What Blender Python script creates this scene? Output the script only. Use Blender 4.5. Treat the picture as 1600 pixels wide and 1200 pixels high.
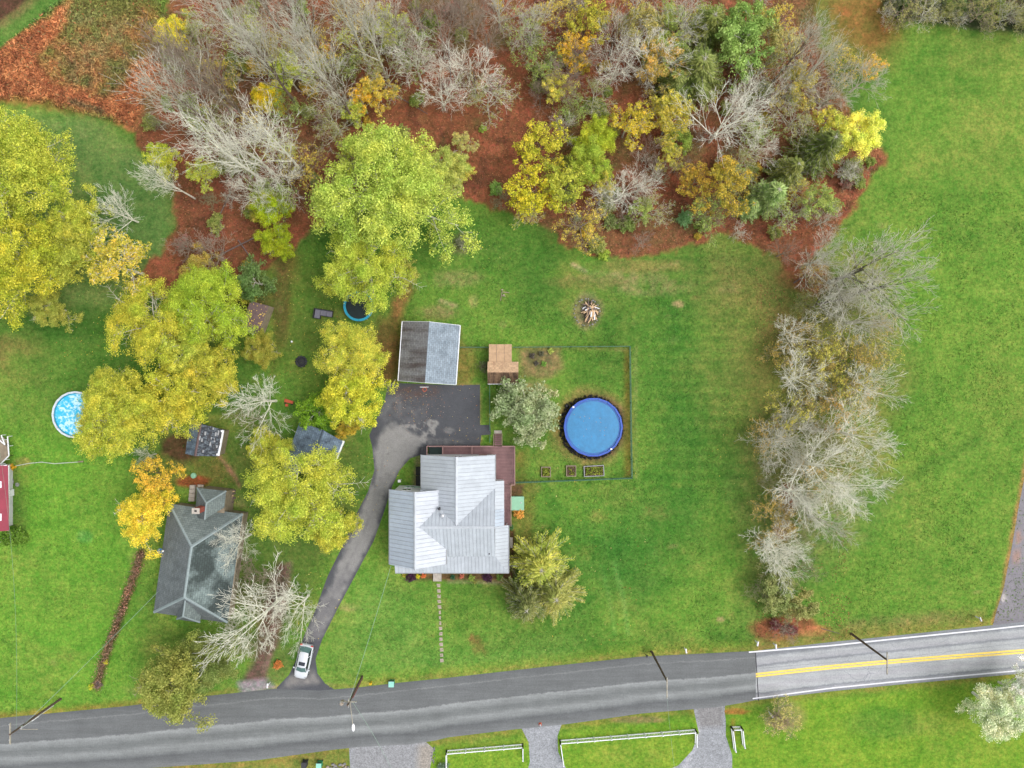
import bpy, math, random
import numpy as np
from mathutils import Vector
R = math.radians
rng = random.Random(7)
nrg = np.random.RandomState(11)
scene = bpy.context.scene
for o in list(bpy.data.objects): bpy.data.objects.remove(o)
COL = scene.collection

# ------------------------------------------------------------------ camera, sky, sun, exposure
HC = 100.0                                   # flying height of the camera
cam_d = bpy.data.cameras.new('camera'); cam = bpy.data.objects.new('camera', cam_d); COL.objects.link(cam)
cam.location = (0, 0, HC); cam.rotation_euler = (0, 0, 0)
cam_d.sensor_width = 36; cam_d.lens = 27.0; cam_d.clip_start = 1; cam_d.clip_end = 5000
scene.camera = cam
SUN_EL, SUN_AZ = R(62), R(95)               # high veiled sun
world = bpy.data.worlds.new('World'); scene.world = world; world.use_nodes = True
wn = world.node_tree.nodes; wl = world.node_tree.links
sky = wn.new('ShaderNodeTexSky'); sky.sky_type = 'NISHITA'; sky.sun_disc = False
sky.sun_elevation = SUN_EL; sky.sun_rotation = SUN_AZ; sky.air_density = 1.0; sky.dust_density = 4.0
hs = wn.new('ShaderNodeHueSaturation'); hs.inputs['Saturation'].default_value = 0.22
wl.new(sky.outputs[0], hs.inputs['Color']); wl.new(hs.outputs[0], wn['Background'].inputs['Color'])
wn['Background'].inputs['Strength'].default_value = 0.15
sun_d = bpy.data.lights.new('sun', 'SUN'); sun = bpy.data.objects.new('sun', sun_d); COL.objects.link(sun)
sun_d.energy = .6; sun_d.angle = R(28); sun_d.color = (1.0, 0.97, 0.92)
sd = Vector((math.sin(SUN_AZ) * math.cos(SUN_EL), math.cos(SUN_AZ) * math.cos(SUN_EL), math.sin(SUN_EL)))
sun.rotation_euler = sd.to_track_quat('Z', 'Y').to_euler(); sun.location = (0, 0, 60)
scene.view_settings.view_transform = 'Standard'; scene.view_settings.look = 'None'
scene.view_settings.exposure = 0.68; scene.view_settings.gamma = 1.0; scene.view_settings.use_curve_mapping = False
scene.cycles.max_bounces = 6; scene.cycles.transparent_max_bounces = 6

# ------------------------------------------------------------------ helpers
def X(px, z=0): return (px - 800) / 12.0 * (1 - z / HC)
def Y(py, z=0): return (600 - py) / 12.0 * (1 - z / HC)
def P(px, py, z=0): return (X(px, z), Y(py, z), z)
def S(r, g, b, k=1.0):
    f = lambda c: ((c / 255 + .055) / 1.055) ** 2.4 if c > 10 else c / 255 / 12.92
    return (min(f(r) * k, .9), min(f(g) * k, .9), min(f(b) * k, .9), 1)

def node(nt, typ, ins=None, **props):
    n = nt.nodes.new('ShaderNode' + typ)
    for k, v in props.items(): setattr(n, k, v)
    for k, v in (ins or {}).items():
        s = n.inputs[k]
        if isinstance(v, bpy.types.NodeSocket): nt.links.new(v, s)
        else: s.default_value = v
    return n
def ramp(nt, fac, stops):
    n = node(nt, 'ValToRGB', {0: fac}); e = n.color_ramp.elements
    while len(e) < len(stops): e.new(.5)
    for i, (p, c) in enumerate(stops):
        e[i].position = p; e[i].color = c if len(c) == 4 else (*c, 1)
    return n.outputs[0]
def g4(v): return (v, v, v, 1)
def mul(nt, a, b, fac=1.0, mode='MULTIPLY'):
    n = node(nt, 'Mix', data_type='RGBA', blend_type=mode)
    for i, v in ((0, fac), (6, a), (7, b)):
        if isinstance(v, bpy.types.NodeSocket): nt.links.new(v, n.inputs[i])
        else: n.inputs[i].default_value = v
    return n.outputs[2]
def noise(nt, scale, detail=4, rough=.6, vec=None, w=None):
    ins = {'Scale': scale, 'Detail': detail, 'Roughness': rough}
    if vec is not None: ins['Vector'] = vec
    return node(nt, 'TexNoise', ins).outputs[0]
MATS = {}
def newmat(name):
    m = bpy.data.materials.new(name); m.use_nodes = True; MATS[name] = m
    return m, m.node_tree, m.node_tree.nodes['Principled BSDF']
def simple(name, col, rough=.7, metal=0, var=.25, scale=3.0, bump=0.0, stretch=None):
    m, nt, b = newmat(name)
    tc = node(nt, 'TexCoord').outputs['Object']
    if stretch: tc = node(nt, 'Mapping', {'Vector': tc, 'Scale': stretch}).outputs[0]
    f = noise(nt, scale, 5, .65, tc)
    c = mul(nt, col, ramp(nt, f, [(.3, g4(1 - var)), (.7, g4(1 + var * .4))]))
    nt.links.new(c, b.inputs['Base Color']); b.inputs['Roughness'].default_value = rough; b.inputs['Metallic'].default_value = metal
    if bump:
        bn = node(nt, 'Bump', {'Height': noise(nt, scale * 6, 3, .6, tc), 'Strength': bump, 'Distance': .03})
        nt.links.new(bn.outputs[0], b.inputs['Normal'])
    return m

def wloc(o):
    v = Vector((0, 0, 0))
    while o is not None: v += o.location; o = o.parent
    return v
def tag(o, label=None, cat=None, group=None, kind=None):
    if label: o['label'] = label
    if cat: o['category'] = cat
    if group: o['group'] = group
    if kind: o['kind'] = kind
    return o
def empty(name, loc, label, cat, group=None):
    o = bpy.data.objects.new(name, None); COL.objects.link(o); o.location = loc; o.empty_display_size = .3
    return tag(o, label, cat, group)
def link(name, me, parent=None, loc=None):
    o = bpy.data.objects.new(name, me); COL.objects.link(o); o.parent = parent
    if loc is not None: o.location = loc
    return o

class MB:
    """collects faces in world coordinates, links them as one mesh object"""
    def __init__(s): s.v = []; s.f = []; s.m = []; s.uv = {}
    def add(s, vs, fs, mi=0):
        k = len(s.v); s.v += [tuple(p) for p in vs]
        for f in fs: s.f.append([i + k for i in f]); s.m.append(mi)
        return s
    def box(s, x0, x1, y0, y1, z0, z1, mi=0, fr=None):
        v = [(x, y, z) for z in (z0, z1) for y in (y0, y1) for x in (x0, x1)]
        if fr: v = [fr(*p) for p in v]
        return s.add(v, [(0, 2, 3, 1), (4, 5, 7, 6), (0, 1, 5, 4), (2, 6, 7, 3), (0, 4, 6, 2), (1, 3, 7, 5)], mi)
    def prism(s, poly, z0, z1, mi=0):
        n = len(poly)
        a = sum(poly[i][0] * poly[(i + 1) % n][1] - poly[(i + 1) % n][0] * poly[i][1] for i in range(n))
        if a < 0: poly = poly[::-1]
        v = [(p[0], p[1], z0) for p in poly] + [(p[0], p[1], z1) for p in poly]
        return s.add(v, [tuple(range(n))[::-1], tuple(range(n, 2 * n))] + [(i, (i + 1) % n, n + (i + 1) % n, n + i) for i in range(n)], mi)
    def slab(s, poly, t, mi=0):
        """planar 3D polygon thickened downwards by t"""
        n = len(poly); nz = Vector((0, 0, 0)); pv = [Vector(p) for p in poly]
        for i in range(n): nz += pv[i].cross(pv[(i + 1) % n])
        if nz.z < 0: pv = pv[::-1]; nz = -nz
        nz.normalize()
        v = [tuple(p) for p in pv] + [tuple(p - nz * t) for p in pv]
        return s.add(v, [tuple(range(n)), tuple(range(n, 2 * n))[::-1]] + [(i, n + i, n + (i + 1) % n, (i + 1) % n) for i in range(n)], mi)
    def tube(s, p0, p1, r0, r1=None, n=6, mi=0):
        r1 = r0 if r1 is None else r1
        p0, p1 = Vector(p0), Vector(p1); d = (p1 - p0).normalized()
        a = d.orthogonal().normalized(); b = d.cross(a)
        v = []
        for p, r in ((p0, r0), (p1, r1)):
            for i in range(n):
                t = 2 * math.pi * i / n; v.append(tuple(p + a * (r * math.cos(t)) + b * (r * math.sin(t))))
        return s.add(v, [(i, (i + 1) % n, n + (i + 1) % n, n + i) for i in range(n)] + [tuple(range(n))[::-1], tuple(range(n, 2 * n))], mi)
    def ring(s, c, r0, r1, z0, z1, n=36, mi=0, jit=0.0):
        v = []
        for i in range(n):
            t = 2 * math.pi * i / n; ca, sa = math.cos(t), math.sin(t); j = 1 + rng.uniform(-jit, jit)
            for r, z in ((r0, z0), (r1 * j, z0), (r1 * j, z1), (r0, z1)): v.append((c[0] + r * ca, c[1] + r * sa, z))
        f = []
        for i in range(n):
            a, b = 4 * i, 4 * ((i + 1) % n)
            for k in range(4): f.append((a + k, a + (k + 1) % 4, b + (k + 1) % 4, b + k)[::-1])
        return s.add(v, f, mi)
    def lathe(s, c, prof, n=24, mi=0):
        v = []
        for (r, z) in prof:
            for i in range(n):
                t = 2 * math.pi * i / n; v.append((c[0] + r * math.cos(t), c[1] + r * math.sin(t), c[2] + z))
        f = [(k * n + i, k * n + (i + 1) % n, (k + 1) * n + (i + 1) % n, (k + 1) * n + i) for k in range(len(prof) - 1) for i in range(n)]
        f += [tuple(range(n))[::-1], tuple(range((len(prof) - 1) * n, len(prof) * n))]
        return s.add(v, f, mi)
    def blob(s, c, rx, ry, rz, mi=0, seed=0, n=8, m=5, j=.2):
        r = random.Random(seed); v = [(c[0], c[1], c[2] - rz)]
        for k in range(1, m):
            ph = math.pi * k / m
            for i in range(n):
                t = 2 * math.pi * i / n; q = 1 + r.uniform(-j, j)
                v.append((c[0] + rx * q * math.sin(ph) * math.cos(t), c[1] + ry * q * math.sin(ph) * math.sin(t), c[2] - rz * math.cos(ph) * q))
        v.append((c[0], c[1], c[2] + rz)); L = len(v) - 1
        f = [(0, 1 + (i + 1) % n, 1 + i) for i in range(n)]
        for k in range(m - 2):
            for i in range(n): f.append((1 + k * n + i, 1 + k * n + (i + 1) % n, 1 + (k + 1) * n + (i + 1) % n, 1 + (k + 1) * n + i))
        f += [(1 + (m - 2) * n + i, 1 + (m - 2) * n + (i + 1) % n, L) for i in range(n)]
        return s.add(v, f, mi)
    def mesh(s, name, mats, org=(0, 0, 0), smooth=False, slope_uv=False):
        me = bpy.data.meshes.new(name)
        me.from_pydata([(p[0] - org[0], p[1] - org[1], p[2] - org[2]) for p in s.v], [], s.f)
        for m in (mats if isinstance(mats, (list, tuple)) else [mats]): me.materials.append(MATS[m] if isinstance(m, str) else m)
        me.polygons.foreach_set('material_index', s.m)
        if smooth: me.polygons.foreach_set('use_smooth', [True] * len(s.f))
        if slope_uv:
            uv = me.uv_layers.new(name='uv'); me.update()
            for p in me.polygons:
                n = p.normal; d = Vector((0, 0, -1)); d = d - n * d.dot(n)
                d = d.normalized() if d.length > 1e-3 else Vector((0, 1, 0))
                a = n.cross(d)
                for li in p.loop_indices:
                    q = me.vertices[me.loops[li].vertex_index].co; uv.data[li].uv = (q.dot(a), q.dot(d))
        me.update()
        return me
    def build(s, name, mats, parent=None, org=None, smooth=False, slope_uv=False, label=None, kind=None):
        if parent is not None: o_ = wloc(parent)
        else: o_ = Vector(org) if org is not None else Vector((0, 0, 0))
        ob = link(name, s.mesh(name, mats, o_, smooth, slope_uv), parent)
        if parent is None: ob.location = o_
        if label: ob['label'] = label
        if kind: ob['kind'] = kind
        return ob

def frame(cx, cy, ang):
    c, s_ = math.cos(ang), math.sin(ang)
    return lambda u, v, z=0: (cx + u * c - v * s_, cy + u * s_ + v * c, z)
def np_mesh(name, verts, faces, mat, smooth=False):
    me = bpy.data.meshes.new(name); n, k = faces.shape
    me.vertices.add(len(verts)); me.vertices.foreach_set('co', np.ascontiguousarray(verts, dtype=np.float32).ravel())
    me.loops.add(n * k); me.loops.foreach_set('vertex_index', np.ascontiguousarray(faces, dtype=np.int32).ravel())
    me.polygons.add(n); me.polygons.foreach_set('loop_start', np.arange(0, n * k, k, dtype=np.int32))
    me.polygons.foreach_set('loop_total', np.full(n, k, dtype=np.int32))
    if smooth: me.polygons.foreach_set('use_smooth', np.ones(n, dtype=bool))
    me.materials.append(MATS[mat]); me.update(calc_edges=True)
    return me
def segs_np(segs, n=3):
    """tapered n-sided tubes from (p0, p1, r0, r1)"""
    A = np.array([s[0] for s in segs]); B = np.array([s[1] for s in segs]); r0 = np.array([s[2] for s in segs]); r1 = np.array([s[3] for s in segs])
    d = B - A; d /= np.maximum(np.linalg.norm(d, axis=1, keepdims=True), 1e-6)
    ref = np.where(np.abs(d[:, 2:3]) < .9, np.array([[0, 0, 1.]]), np.array([[1., 0, 0]]))
    a = np.cross(d, ref); a /= np.linalg.norm(a, axis=1, keepdims=True); b = np.cross(d, a)
    vs = []
    for (p, r) in ((A, r0), (B, r1)):
        for i in range(n):
            t = 2 * math.pi * i / n; vs.append(p + a * (r * math.cos(t))[:, None] + b * (r * math.sin(t))[:, None])
    V = np.stack(vs, 1); N = len(segs); base = np.arange(N)[:, None] * (2 * n)
    F = np.concatenate([base + np.array([[i, (i + 1) % n, n + (i + 1) % n, n + i]]) for i in range(n)], 0)
    return V.reshape(-1, 3), F
def leaves_np(C, Nrm, size, rs, aspect=.6, zsq=1.0):
    """one folded quad per leaf centre"""
    n = len(C); Nrm = Nrm / np.maximum(np.linalg.norm(Nrm, axis=1, keepdims=True), 1e-6)
    t = rs.normal(size=(n, 3)); t -= Nrm * (t * Nrm).sum(1, keepdims=True); t /= np.maximum(np.linalg.norm(t, axis=1, keepdims=True), 1e-6)
    b = np.cross(Nrm, t); s = (size * rs.uniform(.6, 1.35, n))[:, None]
    V = np.stack([C - t * s * .5, C + b * s * aspect * .5 + Nrm * s * .08, C + t * s * .5, C - b * s * aspect * .5 + Nrm * s * .08], 1)
    return V.reshape(-1, 3), np.arange(n * 4).reshape(-1, 4)

# ------------------------------------------------------------------ materials
m, nt, b = newmat('ground')
at = node(nt, 'Attribute', attribute_name='Col').outputs['Color']
tc = node(nt, 'TexCoord').outputs['Object']
n1 = noise(nt, 2.6, 6, .85, tc); n2 = noise(nt, .8, 6, .75, tc); n3 = noise(nt, .22, 5, .7, tc); n4 = noise(nt, 1.7, 5, .8, node(nt, 'Mapping', {'Vector': tc, 'Location': (31, 7, 3)}).outputs[0])
c = mul(nt, at, ramp(nt, n1, [(.30, g4(.42)), (.42, g4(.76)), (.52, g4(1.0)), (.62, g4(1.25)), (.74, g4(1.6))]))
c = mul(nt, c, ramp(nt, n2, [(.34, (.66, .78, .72, 1)), (.48, g4(1)), (.64, (1.35, 1.18, 1.3, 1))]))
c = mul(nt, c, ramp(nt, n4, [(.36, (.80, .98, .9, 1)), (.5, g4(1)), (.64, (1.3, 1.06, 1.25, 1))]))
c = mul(nt, c, ramp(nt, n3, [(.36, (.80, .92, .85, 1)), (.5, g4(1)), (.64, (1.2, 1.07, 1.15, 1))]))
nt.links.new(c, b.inputs['Base Color']); b.inputs['Roughness'].default_value = .95; b.inputs['Specular IOR Level'].default_value = .1
bn = node(nt, 'Bump', {'Height': n1, 'Strength': .7, 'Distance': .12}); nt.links.new(bn.outputs[0], b.inputs['Normal'])

m, nt, b = newmat('pavement_paint')        # driveways and gravel: painted base colour with fine aggregate
at = node(nt, 'Attribute', attribute_name='Col').outputs['Color']; tc = node(nt, 'TexCoord').outputs['Object']
n1 = noise(nt, 6, 4, .85, tc)
c = mul(nt, at, ramp(nt, n1, [(.34, g4(.6)), (.5, g4(1)), (.66, g4(1.4))])); c = mul(nt, c, ramp(nt, noise(nt, 2.2, 6, .85, tc), [(.34, g4(.62)), (.5, g4(1)), (.66, g4(1.35))]))
nt.links.new(c, b.inputs['Base Color']); b.inputs['Roughness'].default_value = .85
bn = node(nt, 'Bump', {'Height': n1, 'Strength': .4, 'Distance': .03}); nt.links.new(bn.outputs[0], b.inputs['Normal'])

m, nt, b = newmat('asphalt_paint')
at = node(nt, 'Attribute', attribute_name='Col').outputs['Color']; tc = node(nt, 'TexCoord').outputs['Object']
c = mul(nt, at, ramp(nt, noise(nt, 7, 4, .85, tc), [(.34, g4(.82)), (.5, g4(1)), (.66, g4(1.2))])); c = mul(nt, c, ramp(nt, noise(nt, 1.1, 6, .8, tc), [(.34, g4(.86)), (.5, g4(1)), (.66, g4(1.12))]))
nt.links.new(c, b.inputs['Base Color']); b.inputs['Roughness'].default_value = .85

def road_mat(name, base, light, dark, bands, cracks):
    m, nt, b = newmat(name)
    uv = node(nt, 'UVMap').outputs[0]; tc = node(nt, 'TexCoord').outputs['Object']
    sep = node(nt, 'SeparateXYZ', {0: uv}); v = sep.outputs[1]
    wob = noise(nt, .09, 3, .6, tc); fine = noise(nt, 1.2, 5, .8, tc)
    vv = node(nt, 'Math', {0: v, 1: node(nt, 'Math', {0: node(nt, 'Math', {0: wob, 1: .5}, operation='SUBTRACT').outputs[0], 1: .035}, operation='MULTIPLY').outputs[0]}, operation='ADD').outputs[0]
    vv = node(nt, 'Math', {0: vv, 1: node(nt, 'Math', {0: node(nt, 'Math', {0: fine, 1: .5}, operation='SUBTRACT').outputs[0], 1: .10}, operation='MULTIPLY').outputs[0]}, operation='ADD').outputs[0]
    c = ramp(nt, vv, bands)
    ln = noise(nt, 1.0, 5, .7, node(nt, 'Mapping', {'Vector': tc, 'Rotation': (0, 0, R(-5)), 'Scale': (.12, 1.6, 1)}).outputs[0])
    c = mul(nt, c, ramp(nt, ln, [(.36, g4(.88)), (.64, g4(1.08))]))
    c = mul(nt, c, ramp(nt, noise(nt, .35, 5, .7, tc), [(.3, g4(.86)), (.7, g4(1.1))]))
    c = mul(nt, c, ramp(nt, noise(nt, 5, 4, .85, tc), [(.36, g4(.84)), (.64, g4(1.14))]))
    if cracks:
        vo = node(nt, 'TexVoronoi', {'Vector': mul(nt, tc, noise(nt, 1.5, 4, .6, tc), .35, 'ADD'), 'Scale': .42}, feature='DISTANCE_TO_EDGE').outputs[0]
        msk = node(nt, 'Math', {0: ramp(nt, vo, [(.0, g4(1)), (.018, g4(0))]), 1: ramp(nt, noise(nt, .12, 2, .5, tc), [(.50, g4(0)), (.6, g4(1))])}, operation='MULTIPLY').outputs[0]
        c = mul(nt, c, dark, msk, 'MIX')
    nt.links.new(c, b.inputs['Base Color']); b.inputs['Roughness'].default_value = .82
    return m
a0 = S(124, 127, 128, .62); a1 = S(180, 184, 184, .68); a2 = S(112, 115, 117, .62)
road_mat('new_asphalt', a0, a1, a2, [(.0, a2), (.12, a0), (.135, S(142, 145, 145, .66)), (.15, a0), (.43, a0), (.455, S(166, 170, 170, .66)), (.50, S(150, 154, 154, .66)), (.58, S(126, 130, 130, .66)), (.64, S(132, 136, 136, .66)), (.70, S(156, 160, 160, .66)), (.76, S(142, 146, 146, .66)), (.83, a2), (1, S(134, 137, 138, .66))], False)
b0 = S(184, 187, 189, .72); b2 = S(142, 146, 152, .7)
road_mat('old_asphalt', b0, b0, b2, [(.0, b2), (.11, b2), (.16, b0), (.27, S(172, 173, 177, .78)), (.31, b2), (.35, b0), (.66, b0), (.72, S(176, 176, 180, .78)), (.84, b0), (.87, b2), (.93, S(168, 168, 172, .78)), (1, b2)], True)

simple('white_paint', S(228, 228, 234, .9), .6, 0, .15, 4)
simple('yellow_paint', S(252, 216, 92, .85), .6, 0, .2, 4)
simple('white_vinyl', S(240, 241, 245, .9), .5, 0, .06, 2)
simple('siding_white', S(225, 226, 226, .8), .6, 0, .1, 1)
simple('trim_white', S(235, 235, 235, .85), .5, 0, .1, 2)
simple('grey_trim', S(176, 178, 182, .7), .6, 0, .2, 2)
simple('glass_dark', (.03, .035, .045, 1), .08, 0, .1, 1)
simple('green_glass', S(110, 150, 145, .5), .08, 0, .2, 3)
simple('deck_wood', S(150, 112, 112, .7), .75, 0, .3, 1.2, .2)
simple('deck_rail', S(190, 150, 145, .75), .7, 0, .2, 2)
simple('dark_green', S(25, 55, 50, .6), .7, 0, .3, 2)
simple('black_plastic', S(42, 42, 46, .6), .6, 0, .4, 4)
simple('charcoal', S(70, 70, 76, .6), .7, 0, .4, 3)
simple('mint', S(150, 205, 170, .75), .6, 0, .12, 2)
simple('concrete', S(196, 186, 174, .8), .85, 0, .3, 3, .3)
simple('stone', S(185, 170, 155, .8), .9, 0, .4, 5, .5)
simple('grey_rock', S(150, 150, 150, .8), .9, 0, .4, 5, .5)
simple('soil', S(98, 78, 58, .7), .95, 0, .5, 4, .8)
simple('bed_board', S(165, 150, 128, .75), .85, 0, .35, 2)
simple('log_bark', S(128, 112, 108, .75), .9, 0, .4, 5, .4)
simple('log_cut', S(225, 190, 150, .85), .85, 0, .3, 5)
simple('pole_wood', S(112, 92, 80, .74), .9, 0, .4, 2, .2)
simple('arm_wood', S(190, 182, 165, .75), .85, 0, .3, 3)
simple('galvanised', S(200, 202, 205, .8), .45, .3, .15, 3)
simple('wire', S(120, 125, 125, .7), .6, 0, .1, 1)
simple('wire_pale', S(150, 178, 160, .74), .6, 0, .1, 1)
simple('fence_green', S(90, 136, 112, .8), .6, 0, .3, 3)
simple('pool_cover', S(40, 138, 194, .74), .45, 0, .22, 1.4, .4)
simple('pool_rim', S(30, 82, 190, .8), .4, 0, .12, 2)
simple('pool_wall_blue', S(60, 120, 200, .7), .5, 0, .12, 2)
simple('pool_rim_white', S(220, 228, 235, .85), .5, 0, .2, 2)
simple('skirt_black', S(38, 36, 34, .6), .85, 0, .5, 6, .8)
simple('trampoline_pad', S(30, 165, 200, .8), .5, 0, .2, 2)
simple('trampoline_mat', S(30, 50, 55, .6), .8, 0, .4, 2)
simple('lounge_cushion', S(128, 126, 140, .7), .9, 0, .2, 3)
simple('brick_red', S(178, 92, 78, .8), .85, 0, .35, 8, .3)
simple('red_metal', S(160, 55, 75, .75), .5, 0, .18, 1)
simple('brown_roof', S(120, 98, 98, .75), .85, 0, .35, 3, .3)
simple('orange_plastic', S(215, 96, 56, .7), .5, 0, .15, 2)
simple('red_flower', S(215, 60, 50, .8), .8, 0, .3, 8)
simple('yellow_plastic', S(235, 190, 30, .85), .5, 0, .15, 2)
simple('green_bin', S(40, 150, 110, .8), .5, 0, .15, 2)
simple('bin_lid', S(150, 215, 200, .85), .45, 0, .1, 2)
simple('blue_plastic', S(55, 115, 170, .8), .5, 0, .15, 2)
simple('car_white', S(214, 218, 224, .85), .25, .0, .04, 1)
simple('rubber', (.02, .02, .02, 1), .8, 0, .2, 3)
simple('sheet_dark', S(60, 60, 70, .6), .6, 0, .3, 3)
simple('plywood', S(200, 165, 130, .8), .8, 0, .25, 2.2)
simple('pipe_white', S(205, 215, 200, .8), .6, 0, .2, 2)

def metal_mat(name, col):
    m, nt, b = newmat(name); tc = node(nt, 'TexCoord').outputs['Object']; oi = node(nt, 'ObjectInfo')
    c = mul(nt, col, ramp(nt, noise(nt, .8, 5, .65, tc), [(.3, g4(.86)), (.7, g4(1.04))]))
    c = mul(nt, c, ramp(nt, oi.outputs['Random'], [(0, g4(.94)), (1, g4(1.03))]))
    c = mul(nt, c, ramp(nt, noise(nt, 9, 3, .7, tc), [(.3, g4(.93)), (.7, g4(1.03))]))
    nt.links.new(c, b.inputs['Base Color']); b.inputs['Roughness'].default_value = .5; b.inputs['Metallic'].default_value = .0
metal_mat('roof_metal', S(210, 218, 226, .72)); metal_mat('roof_metal_lit', S(222, 228, 236, .72)); metal_mat('roof_metal_shaded', S(196, 208, 222, .80))  # one metal: paler sunward tone and bluer shade tone put into the colour
metal_mat('roof_rib', S(192, 196, 204, .76))

def shingle(name, col, stain, stain_thr=(.45, .65), along=.5, acr=.25, warp=1.0):
    """col: clean shingle, stain: algae / leaf stain; UV in metres (u along the eave, v down the slope)"""
    m, nt, b = newmat(name); uv = node(nt, 'UVMap').outputs[0]
    br = node(nt, 'TexBrick', {'Vector': uv, 'Color1': g4(1.08), 'Color2': g4(.80), 'Mortar': g4(.50), 'Scale': 1.0, 'Mortar Size': .018, 'Brick Width': .5, 'Row Height': .28, 'Bias': 0.0}, offset=.5)
    mp = node(nt, 'Mapping', {'Vector': uv, 'Scale': (acr * 4, along, 1)}).outputs[0]
    st = ramp(nt, noise(nt, 1.0, 6, .62, mp), [(stain_thr[0], g4(0)), (stain_thr[1], g4(1))])
    c = mul(nt, col, stain, st, 'MIX'); c = mul(nt, c, br.outputs[0])
    c = mul(nt, c, ramp(nt, noise(nt, 7, 4, .8, uv), [(.3, g4(.72)), (.72, g4(1.25))]))
    nt.links.new(c, b.inputs['Base Color']); b.inputs['Roughness'].default_value = .9
    bn = node(nt, 'Bump', {'Height': br.outputs[0], 'Strength': .4, 'Distance': .02}); nt.links.new(bn.outputs[0], b.inputs['Normal'])
shingle('shingle_light', S(160, 174, 186, .74), S(138, 152, 164, .74))
shingle('shingle_stained', S(150, 150, 152, .78), S(106, 96, 94, .72), (.42, .66), .16, .22)
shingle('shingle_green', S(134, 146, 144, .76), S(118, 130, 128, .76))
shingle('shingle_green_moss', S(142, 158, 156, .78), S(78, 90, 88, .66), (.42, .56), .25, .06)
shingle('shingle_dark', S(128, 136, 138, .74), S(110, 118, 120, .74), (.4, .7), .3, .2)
shingle('shingle_blue', S(126, 146, 166, .74), S(90, 104, 122, .66), (.45, .65), .6, .3)
shingle('shingle_tan', S(214, 178, 142, .82), S(190, 150, 118, .8), (.55, .75), .5, .3)
shingle('shingle_mossy', S(150, 120, 92, .74), S(92, 70, 54, .65), (.4, .62), .5, .5)
shingle('shingle_patched', S(116, 126, 136, .74), S(66, 72, 82, .65), (.44, .54), 1.6, .9)
simple('cap_shingle', S(160, 174, 176, .76), .85, 0, .2, 3)

def leaf_mat(name, transl=.3):
    m, nt, b = newmat(name)
    oi = node(nt, 'ObjectInfo'); gi = node(nt, 'NewGeometry'); tc = node(nt, 'TexCoord').outputs['Object']
    rnd = gi.outputs['Random Per Island']
    c = mul(nt, oi.outputs['Color'], ramp(nt, rnd, [(0, (.52, .56, .42, 1)), (.5, (1.0, 1.02, .95, 1)), (1, (1.6, 1.5, 1.7, 1))]))
    c = mul(nt, c, ramp(nt, noise(nt, .33, 3, .6, tc), [(.34, (.80, .93, .8, 1)), (.5, g4(1)), (.66, (1.14, 1.03, .95, 1))]))
    c = mul(nt, c, ramp(nt, noise(nt, 1.15, 4, .7, tc), [(.34, (.60, .72, .52, 1)), (.46, g4(.95)), (.56, g4(1.08)), (.68, (1.42, 1.34, 1.45, 1))]))
    nt.links.new(c, b.inputs['Base Color']); b.inputs['Roughness'].default_value = .6; b.inputs['Specular IOR Level'].default_value = .25
    tr = node(nt, 'BsdfTranslucent', {'Color': c}); mx = node(nt, 'MixShader', {0: transl, 1: b.outputs[0], 2: tr.outputs[0]})
    nt.links.new(mx.outputs[0], nt.nodes['Material Output'].inputs[0])
leaf_mat('leaf', .35)
def bark_mat(name, use_obj=True):
    m, nt, b = newmat(name); oi = node(nt, 'ObjectInfo'); tc = node(nt, 'TexCoord').outputs['Object']
    c = mul(nt, oi.outputs['Color'], ramp(nt, noise(nt, 1.5, 4, .7, tc), [(.3, g4(.6)), (.7, g4(1.3))]))
    nt.links.new(c, b.inputs['Base Color']); b.inputs['Roughness'].default_value = .9
bark_mat('bark')
m, nt, b = newmat('litter')                # fallen leaves: each one its own tone
at = node(nt, 'Attribute', attribute_name='Col').outputs['Color']
nt.links.new(at, b.inputs['Base Color']); b.inputs['Roughness'].default_value = .9
m, nt, b = newmat('pool_water')
tc = node(nt, 'TexCoord').outputs['Object']
c = mul(nt, S(60, 190, 232, .9), S(205, 245, 255, .9), ramp(nt, noise(nt, 1.6, 6, .7, tc), [(.46, g4(0)), (.56, g4(1))]), 'MIX')  # white glints painted into the water colour
nt.links.new(c, b.inputs['Base Color']); b.inputs['Roughness'].default_value = .15
# ------------------------------------------------------------------ painted ground colour (albedo by place)
def _h(i, j, s):
    n = (i * 374761393 + j * 668265263 + s * 1274126177) & 0xffffffff
    n = ((n ^ (n >> 13)) * 1274126177) & 0xffffffff
    return ((n ^ (n >> 16)) & 0xffff) / 65535.0
def vnoise(x, y, s=0):
    xi = np.floor(x).astype(np.int64); yi = np.floor(y).astype(np.int64); fx = x - xi; fy = y - yi
    fx = fx * fx * (3 - 2 * fx); fy = fy * fy * (3 - 2 * fy)
    a = _h(xi, yi, s); b = _h(xi + 1, yi, s); c = _h(xi, yi + 1, s); d = _h(xi + 1, yi + 1, s)
    return (a * (1 - fx) + b * fx) * (1 - fy) + (c * (1 - fx) + d * fx) * fy
def fbm(x, y, wl_, s=0, o=4):
    t = 0; a = 1; q = 0
    for k in range(o):
        t = t + a * vnoise(x / wl_, y / wl_, s + k * 17); q += a; a *= .55; wl_ /= 2.1
    return t / q - .5
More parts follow.
